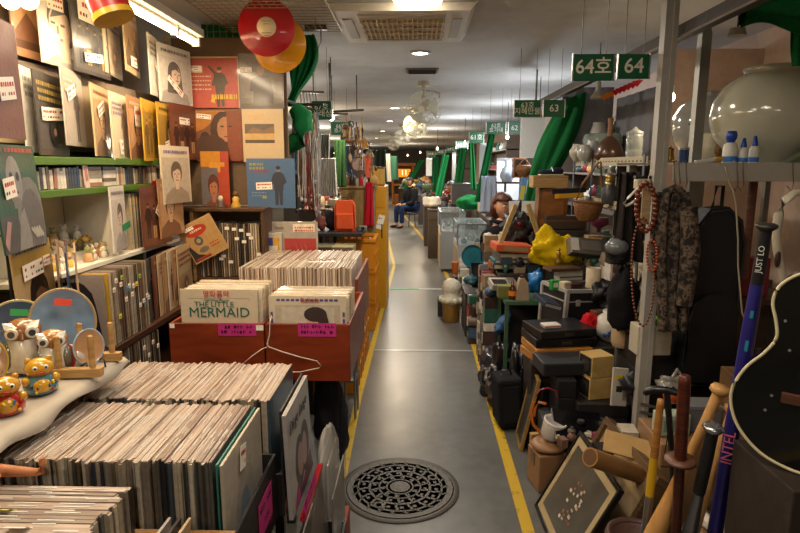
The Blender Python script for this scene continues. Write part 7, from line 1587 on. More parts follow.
# cardboard tube and board
p = at(590, 457, 2.05); t = thing('cardboard_tube', 'thick brown cardboard tube lying across the frames behind the post', 'tube', p); b = at(644, 476, 2.2) - p; q = MB(); q.cyl((0, 0, 0), b, .036, pm('#8f6636', .7), n=26, caps=True); q.build('tube', t); q = MB(); d = b.normalized(); q.cyl(-d * .001, d * .004, .03, pm('#5a3c1e', .8), n=22); q.build('tube_end', t)
slab('cardboard_sheet', 'light tan cardboard sheet lying behind the brown tube', 'board', at(603, 450, 2.3), Vector((.2, -.06, -.03)), Vector((.0, .12, .09)), .22, .1, .01, pm('#b8945c', .7))
boxes('pale green printed carton behind the thin stick', 668, 458, 2.3, .13, .07, .09, pm('#a8b8a4', .6), 'printed_carton', 'carton', rz=.1, z=.499, dec=[('print_lines', (-.05, .05, -.0365, -.0348, .02, .07), '#7f9484')])
boxes('grey plastic box behind the wooden sword', 680, 440, 2.35, .14, .1, .1, '#6f7074', 'plastic_box', rz=0, z=.499, dec=[('lid', (-.072, .072, -.052, .052, .1005, .115), '#7f8084')]).location.x = 1.2
hidden_base('brown box under the printed carton and grey plastic box', .99, 1.28, 2.2, 2.45, .497, '#8a6a48')
for i in range(4):
    a = at(640, 404 + i * 8, 2.46); b = at(688, 414 + i * 9, 2.48); q = MB(); q.cyl((0, 0, 0), b - a, .007, metal('#8a8478'), n=8); o = q.build('metal_rod', loc=a); tag(o, ('topmost', 'second', 'third', 'lowest')[i] + ' of four pale metal rods lying behind the wooden sword', 'rod')
t = thing('orange_ball', 'orange plastic ball behind the cane handle', 'ball', at(672, 396, 2.3)); q = MB(); q.ell((0, 0, 0), (.035, .035, .032), plast('#b04a18', .3)); q.build('shell', t); q = MB(); q.ell((0, 0, .034), (.012, .012, .006), plast('#222222', .4), 10, 6); q.build('valve', t)
p = at(672, 384, 2.5); t = thing('plastic_bag', 'clear crumpled plastic bag above the orange ball', 'bag', (p.x, 2.5, p.z)); q = MB(); q.blob((0, 0, 0), (.06, .05, .04), pm('#8a8880', .15, coat=.6, var=.4), 17, .5); q.build('body', t); q = MB(); q.tube([(0, 0, .03), (.02, 0, .07), (.03, 0, .05)], .008, pm('#8a8880', .2), n=6); q.build('twist', t)
# green and yellow poles behind the post, white box
for i, (x0, y0, x1, y1, c, lb) in enumerate(((682, 205, 664, 392, '#4a5a3c', 'olive green pole slanting between the jacket and the black bag'), (688, 215, 672, 388, '#5f6a48', 'grey green pole slanting beside the olive one'), (684, 290, 676, 318, '#c89a20', 'yellow strip behind the camouflage jacket'))):
    a = at(x0, y0, 2.85); b = at(x1, y1, 2.75); q = MB(); q.cyl((0, 0, 0), b - a, .011 if i < 2 else .014, pm(c, .5), n=10); o = q.build('pole' if i < 2 else 'strip', loc=a); tag(o, lb, 'pole')
boxes('white cut off bottle box with green tops behind the post', 646, 392, 2.68, .16, .1, .14, '#b4ac98', 'white_bin', 'box', rz=.05, z=.722, dec=[('green_tops', (-.05, .06, -.03, .03, .1402, .17), '#5a9a2c')])
boxes('grey blue rolled bag behind the camouflage jacket', 683, 345, 2.75, .09, .12, .2, cloth('#6a7078'), 'rolled_bag', 'bag', rot=(0, .2, .1), z=.74, dec=[('tie', (-.046, .046, -.0612, .0612, .1, .115), '#3a3e44')])
# black suitcase and black bags on the floor
sc_ = thing('suitcase', 'black upright suitcase on the floor just inside the yellow line', 'suitcase', (.575, 3.42, .001), (0, -.06, .12)); q = MB(); q.bx(-.075, .075, -.1, .1, .02, .33, cloth('#16161a')); q.build('body', sc_, bevel=.02); q = MB(); q.bx(-.05, .05, -.108, -.1005, .06, .29, cloth('#1e1e22')); q.build('front_pocket', sc_, bevel=.008); q = MB(); q.tube([(-.03, 0, .33), (-.025, 0, .36), (.025, 0, .36), (.03, 0, .33)], .007, plast('#101010')); q.build('handle', sc_)
for x in (-.05, .05): q = MB(); q.cyl((x, -.07, .012), (x, -.05, .012), .011, plast('#101010'), n=12); q.build('wheel', sc_)
BB = pm('#131216', .28, coat=.3, var=.3); BR_ = pm('#33261e', .4, var=.3)
for i, (x, y, r, m, lb) in enumerate(((.56, 3.72, (.08, .1, .09), BR_, 'dark brown shiny bag lying behind the black suitcase'), (.52, 3.93, (.07, .1, .11), BB, 'black shiny bag with pointed corner next to the yellow line'), (.63, 4.02, (.07, .09, .17), BB, 'tall black crumpled bag under the green metal table'), (.56, 4.16, (.07, .1, .12), pm('#2a2a30', .3, coat=.3, var=.4), 'grey black bag leaning on the green table leg'), (.68, 3.74, (.06, .09, .19), BB, 'upright black bag right of the brown bag'), (.77, 3.72, (.06, .09, .23), pm('#1c1a1c', .4, var=.3), 'black coat bundle beside the green metal table'), (.57, 4.34, (.06, .08, .17), pm('#3f4652', .4, var=.3), 'blue grey bundle behind the black bags'))):
    t = thing('black_bag' if i != 0 else 'brown_bag', lb, 'bag', (x, y, .001)); q = MB(); q.blob((0, 0, r[2] * .93), r, m, 60 + i, .38, 26, 16, flat=.08); q.build('body', t); q = MB(); q.tube([(-.02, -r[1] * .8, r[2] * 1.4), (-.01, -r[1], r[2] * 1.9), (.02, -r[1] * .8, r[2] * 1.4)], .006, m, n=6); q.build('strap', t)
p = at(500, 320, 4.1); t = thing('denim_cloth', 'folded blue denim cloth on the black bags beside the green table leg', 'cloth', (.645, 4.2, .36)); q = MB(); q.blob((0, 0, .08), (.035, .05, .09), cloth('#4a6a94'), 71, .3, rot=(0, .6, 0)); q.build('cloth', t); q = MB(); q.tube([(-.03, -.05, .1), (0, -.055, .06), (.03, -.05, .02)], .004, cloth('#34507a'), n=5); q.build('seam', t)
for i, (x, lb) in enumerate(((.605, 'reddish brown boot box end behind the suitcase'),)):
    boxes('reddish brown wooden panel standing right of the black suitcase', 525, 420, 3.35, .02, .22, .36, wood('#6a3422'), 'wooden_plank', 'panel', rot=(0, .1, .05), z=.002, dec=[('edge_strip', (-.0105, .0105, -.1112, -.1095, 0, .36), wood('#8a4a30'))]).location.x = .68
# along the line further back
oc_ = thing('ornate_urn', 'white lattice ball urn on a gold woven base standing out in the aisle', 'urn', (.36, 5.85, .001)); q = MB(); q.lathe([(.075, 0), (.085, .01), (.09, .16), (.1, .2)], pm('#a8803c', .4, metal=.4, var=.5, scale=60), n=24); q.build('gold_base', oc_)
q = MB(); q.lathe([(.1, .2), (.118, .22), (.11, .26), (.08, .28), (.095, .33), (.1, .37), (.08, .42), (.03, .45), (0, .45)], pm('#c4bca4', .4, var=.4, scale=50, bump=.2), n=26); q.build('lattice_top', oc_)
for i in range(10): a = 2 * PI * i / 10; q = MB(); q.ell((.112 * math.cos(a), .112 * math.sin(a), .235), (.022, .022, .03), pm('#cfc6ac', .4), 8, 6); q.build('petal', oc_)
boxes('small black box on the floor beside the ornate urn', 445, 317, 6.1, .12, .14, .2, '#1e2026', 'black_box', z=.001, dec=[('lid', (-.062, .062, -.072, .072, .2005, .22), '#2a2c34')]).location.x = .29
ed_ = [('orange rubber boot lying before the display case', '#b8601c', 455, 278, 7.0, .09, .1, .22), ('white plastic jug beside the orange boot', '#c8c4bc', 461, 280, 6.8, .07, .07, .24), ('green plastic watering can by the line', '#1f7a3c', 466, 284, 6.5, .09, .1, .22), ('blue cap on the heap by the line', '#28406a', 475, 262, 6.3, .14, .12, .1), ('folded white paper sheet on the heap by the line', '#c4c0b8', 476, 288, 6.0, .12, .12, .26), ('tan paper bag standing on the heap', '#a89058', 483, 262, 6.0, .16, .12, .2), ('white funnel cone beside the tan paper bag', '#c8c6c0', 488, 268, 5.8, .12, .12, .22), ('teal round tray leaning on the books', '#20606c', 472, 268, 5.4, .14, .03, .22), ('dark teal flipper fin under the books', '#234a50', 471, 285, 5.3, .14, .12, .1), ('copper pan on the heap above the grey jug', '#7a4424', 483, 302, 5.5, .15, .15, .06), ('grey stoneware jug beside the line', '#5a5a60', 484, 325, 5.2, .12, .12, .2), ('brown leopard print pouch on the floor by the grey jug', '#4a3424', 482, 335, 5.0, .12, .1, .14), ('small stone block on the yellow line', '#4a4440', 472, 324, 5.6, .07, .1, .12), ('black lacquer bowl under the copper pan', '#222226', 480, 312, 5.35, .13, .13, .06)]
hidden_base('dark low trunk behind the heap by the line', .58, .92, 6.0, 6.5, .58); hidden_base('dark chest beside the line under the copper pan', .46, .6, 5.3, 5.75, .42); hidden_base('dark low trunk under the orange boot', .46, .8, 6.75, 7.2, .3)
for i, (lb, c, px, py, Y, w, d, h) in enumerate(ed_):
    p = at(px, py, Y); nm = ('rubber_boot', 'plastic_jug', 'watering_can', 'cap', 'paper_sheet', 'paper_bag', 'funnel', 'round_tray', 'flipper', 'pan', 'stoneware_jug', 'pouch', 'stone_block', 'lacquer_bowl')[i]
    t = thing(nm, lb, nm.split('_')[-1], (p.x, Y, max(.001, p.z)), (0, 0, i * .7 if i != 7 else .2)); m = plast(c, .4); q = MB()
    if nm == 'rubber_boot': q.tube([(0, 0, .03), (0, 0, .2)], [.035, .045], m, n=12); q.ell((0, -.05, .03), (.035, .07, .03), m); q.build('shaft', t); q = MB(); q.bx(-.035, .035, -.11, .03, 0, .01, plast('#5a2c10')); q.build('sole', t); continue
    if nm in ('plastic_jug', 'watering_can', 'stoneware_jug'): q.lathe([(w * .45, 0), (w * .5, h * .1), (w * .48, h * .6), (w * .2, h * .8), (w * .22, h)], m, n=18); q.build('body', t); q = MB(); q.tube([(w * .2, 0, h * .9), (w * .6, 0, h * .8), (w * .5, 0, h * .45)], .01, m, n=8); q.build('handle', t); continue
    if nm == 'cap' or nm == 'lacquer_bowl' or nm == 'pan':
        if nm == 'cap': q.ell((0, 0, .02), (w / 2, d / 2, h * .8), m)
        else: q.lathe([(w * .3, 0), (w * .5, h), (w * .46, h), (w * .28, h * .2), (0, h * .2)], m, n=22)
        q.build('body', t); q = MB(); q.box((0, -w * .6, h * .3 if nm == 'cap' else h * .9), (w * (.8 if nm == 'cap' else .15), w * .5, .008), m); q.build('brim' if nm == 'cap' else 'handle', t); continue
    if nm == 'funnel': q.lathe([(.06, 0), (.058, .01), (.012, .18), (.01, .22)], m, n=20); q.build('cone', t); q = MB(); q.tube([(.055, 0, .01), (.075, 0, .02), (.055, 0, .04)], .005, m, n=6); q.build('tab', t); continue
    if nm == 'round_tray': q.lathe([(0, 0), (.1, 0), (.11, .015), (.105, .015), (.098, .004)], m, n=30, M=RT((0, 0, .11), (PI / 2 - .2, 0, 0))); q.build('dish', t); q = MB(); q.lathe([(0, .005), (.04, .005)], plast('#2c7a86', .4), n=20, M=RT((0, 0, .11), (PI / 2 - .2, 0, 0))); q.build('centre', t); continue
    if nm == 'paper_sheet': q.sheet(lambda u, v: (-.06 + .12 * u, .02 * math.sin(u * 5), .24 * v), 8, 6, m); q.build('sheet', t, solid=.003); continue
    if nm == 'paper_bag': q.prism([(-w / 2, 0), (w / 2, 0), (w * .55, h), (-w * .55, h)], -d / 2, d / 2, m); q.build('bag', t, bevel=.004); q = MB(); q.bx(-w * .5, w * .5, -d * .45, d * .45, h + .0005, h + .004, plast('#4a3a20')); q.build('opening', t); continue
    q.blob((0, 0, h * .48), (w / 2, d / 2, h / 2), m, 80 + i, .25, flat=.05); q.build('body', t); q = MB(); q.tube([(-.02, 0, h * .9), (0, 0, h * 1.2), (.02, 0, h * .9)], .006, m, n=6); q.build('loop', t)
# more small goods tucked into the heap (countable but plain)
goods(16, lambda R: Vector((R.uniform(.6, .88), R.uniform(6.05, 6.45), .58)), 'small household thing on the low trunk behind the paper bag', 'household things by the line', 53, .06, .13, 'household_oddment')
goods(14, lambda R: Vector((R.uniform(.93, 1.25), R.uniform(5.95, 6.6), .9)), 'small thing on the counter behind the seated woman', 'things behind the seated woman', 54, .06, .16, 'household_oddment')
goods(9, lambda R: Vector((R.uniform(.9, 1.15), R.uniform(3.55, 3.85), FT + .0)) if 0 else Vector((R.uniform(1.12, 1.26), R.uniform(3.98, 4.28), .862)), 'small dark thing wedged behind the silver radio', 'things behind the radio', 55, .05, .1, 'heap_oddment')
goods(12, lambda R: Vector((R.uniform(1.2, 1.55), R.uniform(2.75, 3.05), .722)), 'small dark thing behind the pale post and jacket', 'things behind the post', 56, .05, .14, 'heap_oddment')
goods(14, lambda R: Vector((R.uniform(.68, .98), R.uniform(2.55, 2.8), .302)), 'small part among the cables round the glossy black player', 'parts around the black player', 57, .03, .06, 'heap_oddment')

# ------------------------------------------------------------------ dense piles of small things filling the gaps of the heap
PILEC = ramp_random('pile_colours', ['#3a2c24', '#8a7a66', '#1c1b1e', '#b8ac98', '#5a4636', '#2a3a44', '#6a5a4a', '#a08460', '#c8c0b0', '#44302a', '#24242a', '#7a4a2c', '#d0c8bc', '#34506a', '#2f5a4c', '#8a2c24'], .4, .3, scale=30)
def shape(q, k, w, d, h):
    m = PILEC
    if k == 0: q.bx(-w / 2, w / 2, -d / 2, d / 2, 0, h, m); q.bx(-w * .36, w * .36, -d / 2 - .002, -d / 2, h * .2, h * .8, m)
    elif k == 1: r = min(w, d) / 2; q.lathe([(r * .8, 0), (r, h * .15), (r * .95, h * .6), (r * .45, h * .85), (r * .5, h)], m, n=14)
    elif k == 2: q.blob((0, 0, h * .46), (w * .44, d * .44, h * .46), m, int(w * 1000), .3, 12, 8)
    elif k == 3: q.bx(-w / 2, w / 2, -d / 2, d / 2, 0, h * .9, m); q.tube([(-w * .25, 0, h * .88), (-w * .2, 0, h), (w * .2, 0, h), (w * .25, 0, h * .88)], h * .04, m, n=6)
    elif k == 4: r = min(w, d) / 2; q.lathe([(r * .5, 0), (r * .9, h * .5), (r, h), (r * .92, h), (r * .8, h * .5), (0, h * .12)], m, n=16)
    elif k == 5:
        for i in range(3): q.bx(-w / 2 * (1 - .08 * i), w / 2 * (1 - .05 * i), -d / 2, d / 2 * (1 - .06 * i), h * i / 3, h * (i + .93) / 3, m)
    else: q.cyl((-w / 2, 0, h / 2), (w / 2, 0, h / 2), h / 2 * .98, m, n=14); q.cyl((-w / 2 - .002, 0, h / 2), (w / 2 + .002, 0, h / 2), h / 4, m, n=10)
NM = ('small_box', 'small_jar', 'small_pouch', 'handled_case', 'small_bowl', 'stacked_boxes', 'small_roll')
def piles(x0, x1, y0, y1, nx, ny, z0, ztop, seed, place, hmin=.03, hmax=.1):
    """columns of single things stacked on each other; ztop(u, v) is how high the pile stands"""
    R = random.Random(seed); cw, cd = (x1 - x0) / nx, (y1 - y0) / ny
    for i in range(nx):
        for j in range(ny):
            z = z0; top = ztop((i + .5) / nx, (j + .5) / ny)
            while z < top:
                k = R.choice((0, 0, 1, 2, 2, 3, 4, 6, 0, 6)); h = R.uniform(hmin, hmax); w, d = cw * R.uniform(.7, .86), cd * R.uniform(.7, .86)
                if z + h * 1.6 < top and k in (1, 2, 4): k = 0
                q = MB(); shape(q, k, w, d, h); o = q.build(NM[k], loc=(x0 + (i + .5) * cw, y0 + (j + .5) * cd, z + .001), rot=(0, 0, R.uniform(-.16, .16)))
                nm = NM[k].replace('_', ' '); tag(o, nm + ' piled ' + place, nm.split()[-1], nm + ' things piled ' + place); z += h + .002
piles(.5, .62, 4.24, 4.8, 1, 5, .002, lambda u, v: .66 + .1 * v, 201, 'between the green table and the book heap', .04, .12)
piles(.62, .92, 4.275, 4.345, 3, 1, .802, lambda u, v: .88, 202, 'in front of the book heap', .03, .08)
piles(.56, .95, 4.83, 5.08, 3, 2, .002, lambda u, v: .95 + .1 * u, 203, 'just behind the orange flat case', .06, .14)
piles(1.24, 1.31, 3.52, 3.93, 1, 4, .56, lambda u, v: .8 + .35 * v, 204, 'right of the flight case', .04, .11)
piles(1.14, 1.29, 2.82, 3.16, 2, 3, .723, lambda u, v: .8 + .12 * v, 206, 'behind the pale post', .04, .1)
piles(.62, .91, 6.02, 6.5, 4, 4, .582, lambda u, v: .66 + .2 * u, 208, 'behind the tan paper bag', .05, .12)
piles(.46, .58, 5.06, 5.27, 1, 2, .002, lambda u, v: .4, 210, 'by the line under the copper pan', .05, .12)
piles(.47, .58, 5.8, 6.7, 1, 7, .002, lambda u, v: .35 + .15 * v, 211, 'along the line below the white funnel', .05, .13)
piles(.8, 1.0, 2.3, 2.52, 2, 2, .002, lambda u, v: .3 + .1 * u, 212, 'behind the brown framed picture', .05, .1)
piles(1.02, 1.3, 1.75, 2.05, 2, 2, .002, lambda u, v: .3 + .3 * u, 213, 'on the floor behind the wooden bats', .06, .14)
piles(1.3, 1.6, 2.95, 3.1, 3, 1, .723, lambda u, v: .95, 216, 'behind the camouflage jacket', .05, .12)
piles(1.36, 1.58, 3.4, 4.85, 2, 9, .0021, lambda u, v: .7, 217, 'under the steel rack', .1, .24)
# ================================================================== people and far right stalls
def skin_body(V, E_, R, sub=2):
    me = bpy.data.meshes.new('b'); me.from_pydata(V, E_, []); o = bpy.data.objects.new('b', me); COL.objects.link(o)
    o.modifiers.new('s', 'SKIN'); sv = me.skin_vertices[0].data
    for i, r in enumerate(R): sv[i].radius = (r, r) if not isinstance(r, tuple) else r
    sv[0].use_root = True
    m = o.modifiers.new('u', 'SUBSURF'); m.levels = sub; m.render_levels = sub
    dg = bpy.context.evaluated_depsgraph_get(); ev = o.evaluated_get(dg); e = ev.to_mesh()
    vs = [tuple(v.co) for v in e.vertices]; fs = [tuple(p.vertices) for p in e.polygons]; ev.to_mesh_clear(); bpy.data.objects.remove(o)
    return vs, fs
def seated(label, loc, rz, hair, jacket, trousers, skin_h, long=True, head_turn=0.0, seat=.45, lean=.06):
    """seated person facing -y before rotation; root at the floor below the pelvis"""
    SKN = skin(skin_h); s = seat; ch = s + .4; ne = s + .53
    per = thing('person', label, 'person', loc, (0, 0, rz))
    V = [(0, 0, s + .09), (0, -lean * .5, s + .25), (0, -lean, ch), (0, -lean, ne), (0, -lean - .01, ne + .06)]
    R = [(.14, .11), (.125, .1), (.13, .095), .05, .05]; E2 = [(0, 1), (1, 2), (2, 3), (3, 4)]
    def addv(p, r, link): V.append(p); R.append(r); E2.append((link, len(V) - 1)); return len(V) - 1
    hands = []
    for e in (-1, 1):
        sh = addv((e * .155, -lean, ch + .03), .05, 2); el = addv((e * .2, -lean - .06, ch - .24), .041, sh); wr = addv((e * .1, -lean - .27, ch - .28), .026, el); pa = addv((e * .07, -lean - .33, ch - .285), (.036, .018), wr)
        for k in range(4):
            x0 = e * (.07 - .02 + k * .014); l_ = (.05, .058, .054, .042)[k if e > 0 else 3 - k]
            f1 = addv((x0, -lean - .37, ch - .285), .009, pa); addv((x0 - e * .006, -lean - .37 - l_ * .6, ch - .31), .0075, f1)
        th = addv((e * .07 - e * .035, -lean - .335, ch - .275), .0095, pa); addv((e * .07 - e * .045, -lean - .37, ch - .29), .008, th)
        hp = addv((e * .09, -.02, s + .06), .085, 0); kn = addv((e * .12, -.42, s + .05), .06, hp); an = addv((e * .12, -.42, .09), .038, kn); ft = addv((e * .13, -.5, .045), .035, an); addv((e * .135, -.58, .03), .024, ft)
    vs, fs = skin_body(V, E2, R)
    q = MB(); q.add(vs, fs, SKN, None, True)
    hz = ne + .16; M = RT((0, -lean - .02, hz), (.12, 0, head_turn)); hd = []
    for i in range(17):
        b = PI * i / 16
        for j in range(24):
            a = 2 * PI * j / 24; d = Vector((math.sin(b) * math.cos(a), math.sin(b) * math.sin(a), -math.cos(b))); x, y, z_ = d.x * .074, d.y * .092, d.z * .112
            if z_ < 0: x *= 1 - .25 * (-d.z) ** 1.5; y = y * (1 - .12 * -d.z) - (.012 * -d.z if d.y < 0 else 0)
            if d.y < -.2 and -.3 < d.z < .2: y *= .97
            hd.append((x, y, z_))
    q.add(hd, [(i * 24 + j, i * 24 + (j + 1) % 24, (i + 1) * 24 + (j + 1) % 24, (i + 1) * 24 + j) for i in range(16) for j in range(24)], SKN, M, True)
    q.add([(-.013, -.088, -.03), (.013, -.088, -.03), (0, -.118, -.026), (-.008, -.086, .02), (.008, -.086, .02), (0, -.092, .024)], [(0, 2, 1), (0, 3, 5, 2), (1, 2, 5, 4)], SKN, M, True)
    for e in (-1, 1):
        q.ell((e * .076, .008, -.005), (.01, .018, .03), SKN, 10, 7, M); q.ell((e * .029, -.079, .012), (.014, .008, .007), plast('#e0d8cc', .3), 9, 6, M); q.ell((e * .029, -.085, .012), (.006, .004, .0065), plast('#1c120e', .3), 8, 5, M)
        q.box((e * .03, -.087, .032), (.03, .006, .006), plast('#2a1a12', .8), M)
    q.ell((0, -.087, -.058), (.021, .008, .006), skin('#9a5048'), 9, 5, M)
    q.build('body', per)
    HR = pm(hair, .5, var=.35, scale=60, bump=.1); q = MB(); hv = []
    for i in range(15):
        b = PI * i / 14
        for j in range(28):
            a = 2 * PI * j / 28; d = Vector((math.sin(b) * math.cos(a), math.sin(b) * math.sin(a), math.cos(b))); front = max(0, -d.y); lim = -.95 if (long and d.y > -.12) else (-.35 if d.y > -.1 else .42)
            z_ = max(d.z, lim - .0); k = 1.0 + .06 * math.sin(a * 9 + b * 4); f = 1.16
            yy = d.y * .1 * f * k + .006; xx = d.x * .084 * f * k * (1.12 if long and d.z < 0 else 1)
            if d.z < lim: xx *= .55; yy *= .55
            hv.append((xx, yy, z_ * .127 * (1.25 if long and z_ < 0 else 1)))
    q.add(hv, [(i * 28 + j, (i + 1) * 28 + j, (i + 1) * 28 + (j + 1) % 28, i * 28 + (j + 1) % 28) for i in range(14) for j in range(28)], HR, M, True); q.build('hair', per)
    JV = V[:3] + [(0, -lean, ne - .005)]; JR = [(.17, .14), (.158, .13), (.162, .128), .088]; JE = [(0, 1), (1, 2), (2, 3)]
    for e in (-1, 1):
        b = len(JV); JV += [(e * .16, -lean, ch + .03), (e * .2, -lean - .06, ch - .24), (e * .115, -lean - .25, ch - .278)]; JR += [.088, .075, .055]; JE += [(2, b), (b, b + 1), (b + 1, b + 2)]
    vs, fs = skin_body(JV, JE, JR); q = MB(); q.add(vs, fs, cloth(jacket), None, True); q.tube([(.07 * math.cos(a_), -lean + .06 * math.sin(a_), ne + .02 + .015 * math.sin(a_)) for a_ in [2 * PI * i / 16 for i in range(16)]], .02, cloth(jacket), n=8, closed=True); q.build('jacket', per)
    TV = [(0, 0, s + .08)]; TR = [(.16, .125)]; TE = []
    for e in (-1, 1):
        b = len(TV); TV += [(e * .09, -.02, s + .06), (e * .12, -.42, s + .05), (e * .12, -.42, .11)]; TR += [.098, .074, .058]; TE += [(0, b), (b, b + 1), (b + 1, b + 2)]
    vs, fs = skin_body(TV, TE, TR); q = MB(); q.add(vs, fs, cloth(trousers), None, True); q.build('trousers', per)
    for e in (-1, 1): q = MB(); q.ell((e * .13, -.5, .038), (.045, .12, .038), plast('#1a1818', .5)); q.build('shoe', per)
    return per
def stool(label, loc, h):
    t = thing('low_stool', label, 'stool', loc); q = MB(); q.lathe([(.15, h - .04), (.155, h - .02), (.15, h), (0, h)], plast('#3a3438', .5), n=24); q.build('seat', t)
    for i in range(4): a = PI / 4 + i * PI / 2; q = MB(); q.cyl((.12 * math.cos(a), .12 * math.sin(a), 0), (.1 * math.cos(a), .1 * math.sin(a), h - .04), .012, metal('#55555a')); q.build('leg', t)
p = at(497, 199, 5.35)
seated('woman with brown shoulder length hair in black jacket seated behind the book heap', (p.x - .02, 5.36, 0), .95, '#4a2414', '#17151a', '#2a2a30', '#c08a68', True, -.5, .585 - .04)
stool('dark stool under the seated woman', (p.x - .02, 5.36, 0), .43)
p = at(414, 190, 15.2)
seated('person in black top and blue jeans seated far down the aisle on the right', (p.x - .05, 15.2, 0), -.9, '#15100e', '#141418', '#1c2c4c', '#a87858', False, 0, .48)
stool('low stool under the far seated person', (p.x - .05, 15.2, 0), .365)
p = at(442, 200, 10.2); seated('person in dark clothes half hidden behind the goods beyond the display cases', (p.x + .25, 11.05, 0), -.6, '#1a1412', '#33231f', '#222226', '#a07050', False, 0, .5)
stool('stool under the person beyond the display cases', (p.x + .25, 11.05, 0), .385)
# ---- display cases
GLS = clear('#cfe0e4', .04, .22)
def showcase(label, x0, x1, y0, y1, h, zg):
    t = thing('display_case', label, 'display case', ((x0 + x1) / 2, (y0 + y1) / 2, 0)); hx, hy = (x1 - x0) / 2, (y1 - y0) / 2; WM = pm('#b9bcbc', .4, var=.05); FRM = metal('#c0c4c6', .3)
    q = MB(); q.bx(-hx, hx, -hy, hy, .04, zg, WM); q.build('base_cabinet', t, bevel=.004); q = MB(); q.bx(-hx + .02, hx - .02, -hy + .02, hy - .02, 0, .039, plast('#444444')); q.build('plinth', t)
    for i in range(2): q = MB(); q.bx(-hx - .004, -hx - .0005, -hy + .03 + i * hy * .98, -.02 + i * hy * .98, .1, zg - .06, pm('#a88f70', .5)); q.build('side_door', t)
    for a in ((-hx, -hx + .005, -hy, hy, zg, h), (hx - .005, hx, -hy, hy, zg, h), (-hx, hx, -hy, -hy + .005, zg, h), (-hx, hx, -hy, hy, h, h + .006)): q = MB(); q.bx(*a, GLS); q.build('glass_pane', t)
    q = MB()
    for x in (-hx, hx):
        for y in (-hy, hy): q.box((x, y, (zg + h) / 2), (.02, .02, h - zg + .012), FRM)
    for x in (-hx, hx): q.box((x, 0, h + .003), (.02, 2 * hy, .016), FRM)
    for y in (-hy, hy): q.box((0, y, h + .003), (2 * hx, .02, .016), FRM)
    q.build('metal_frame', t); q = MB(); q.bx(-hx + .02, hx - .02, -hy + .02, hy - .02, zg + .1, zg + .106, GLS); q.build('glass_shelf', t)
    return t
showcase('white glass topped display case nearer to the viewer beside the aisle', .52, .88, 7.35, 8.15, .86, .6); showcase('white glass topped display case behind the nearer one at the bend', .36, .72, 8.7, 9.7, .9, .62)
R = random.Random(77)
for x0, x1, y0, y1, z in ((.56, .84, 7.4, 8.1, .601), (.4, .68, 8.75, 9.6, .621)):
    for i in range(9):
        t = thing('blue_trinket', 'small white and blue trinket inside a glass display case', 'trinket', (R.uniform(x0, x1), R.uniform(y0, y1), z), (0, 0, R.uniform(0, 6)), 'trinkets in the display cases'); q = MB(); q.lathe([(.03, 0), (.035, .03), (.012, .07), (.0, .075)], plast(('#c8ccd0', '#2c4a8a', '#3a8a7a')[i % 3], .3), n=12); q.build('body', t); q = MB(); q.ell((0, 0, .08), (.012, .012, .012), plast('#d8d8d4', .3), 8, 6); q.build('knob', t)
boxes('large dark brown crate of goods above the display cases', 458, 212, 10.2, .5, .4, .34, pm('#3c332e', .6), 'storage_crate', 'crate', z=.93, dec=[('rim', (-.26, .26, -.21, .21, .3405, .36), '#4f4640')]).location.x = .85
boxes('white counter panel right of the dark brown crate', 474, 214, 8.5, .4, .3, .2, pm('#b4ac9c', .6), 'white_carton', 'carton', z=.93, dec=[('tape', (-.03, .03, -.1512, .1512, .2005, .202), '#a89070')]).location.x = 1.1
# ---- stall counters along the right, bending to the left
for (x0, x1, y0, y1, z, c, lb) in ((.95, 1.6, 5.85, 7.2, .9, '#3f3a38', 'dark draped counter behind the seated woman'), (.92, 1.6, 7.3, 9.8, .92, '#4a443e', 'grey draped counter behind the display cases'), (.2, 1.3, 9.95, 10.3, .85, '#54483c', 'brown draped counter right after the display cases'), (.15, .9, 11.5, 13.8, .8, '#4c4038', 'brown draped counter before the far seated person'), (.05, .95, 15.7, 18.5, .8, '#4a4440', 'grey draped counter beyond the far seated person'), (-.6, .5, 19, 23, .85, '#40382f', 'dark draped counter near the orange lit stall')):
    counter(lb, x0, x1, y0, y1, z, c)
goods(26, lambda R: Vector((R.uniform(1.0, 1.55), R.uniform(7.4, 9.7), .92)), 'small secondhand thing on the counter behind the display cases', 'goods behind the display cases', 61, .1, .28)
goods(24, lambda R: Vector((R.uniform(.3, 1.2), R.uniform(10.0, 10.25), .85)), 'small secondhand thing on the counter right after the display cases', 'goods after the display cases', 62, .1, .25)
goods(40, lambda R: Vector((R.uniform(.2, .85), R.uniform(11.6, 13.7), .8)), 'small secondhand thing on the counter before the far seated person', 'goods before the far seated person', 63, .1, .3)
goods(40, lambda R: Vector((R.uniform(.1, .9), R.uniform(15.8, 18.4), .8)), 'small secondhand thing on the counter beyond the far seated person', 'goods beyond the far seated person', 64, .12, .4)
goods(34, lambda R: Vector((R.uniform(-.5, .4), R.uniform(19.1, 22.9), .85)), 'small secondhand thing on the counter near the orange lit stall', 'goods near the orange lit stall', 65, .12, .45)
goods(22, lambda R: Vector((R.uniform(.42, .62), R.uniform(10.7, 11.4) + 0 * 1, .001)), 'small thing set on the floor along the right line at the bend', 'goods on the floor at the bend', 66, .1, .28)
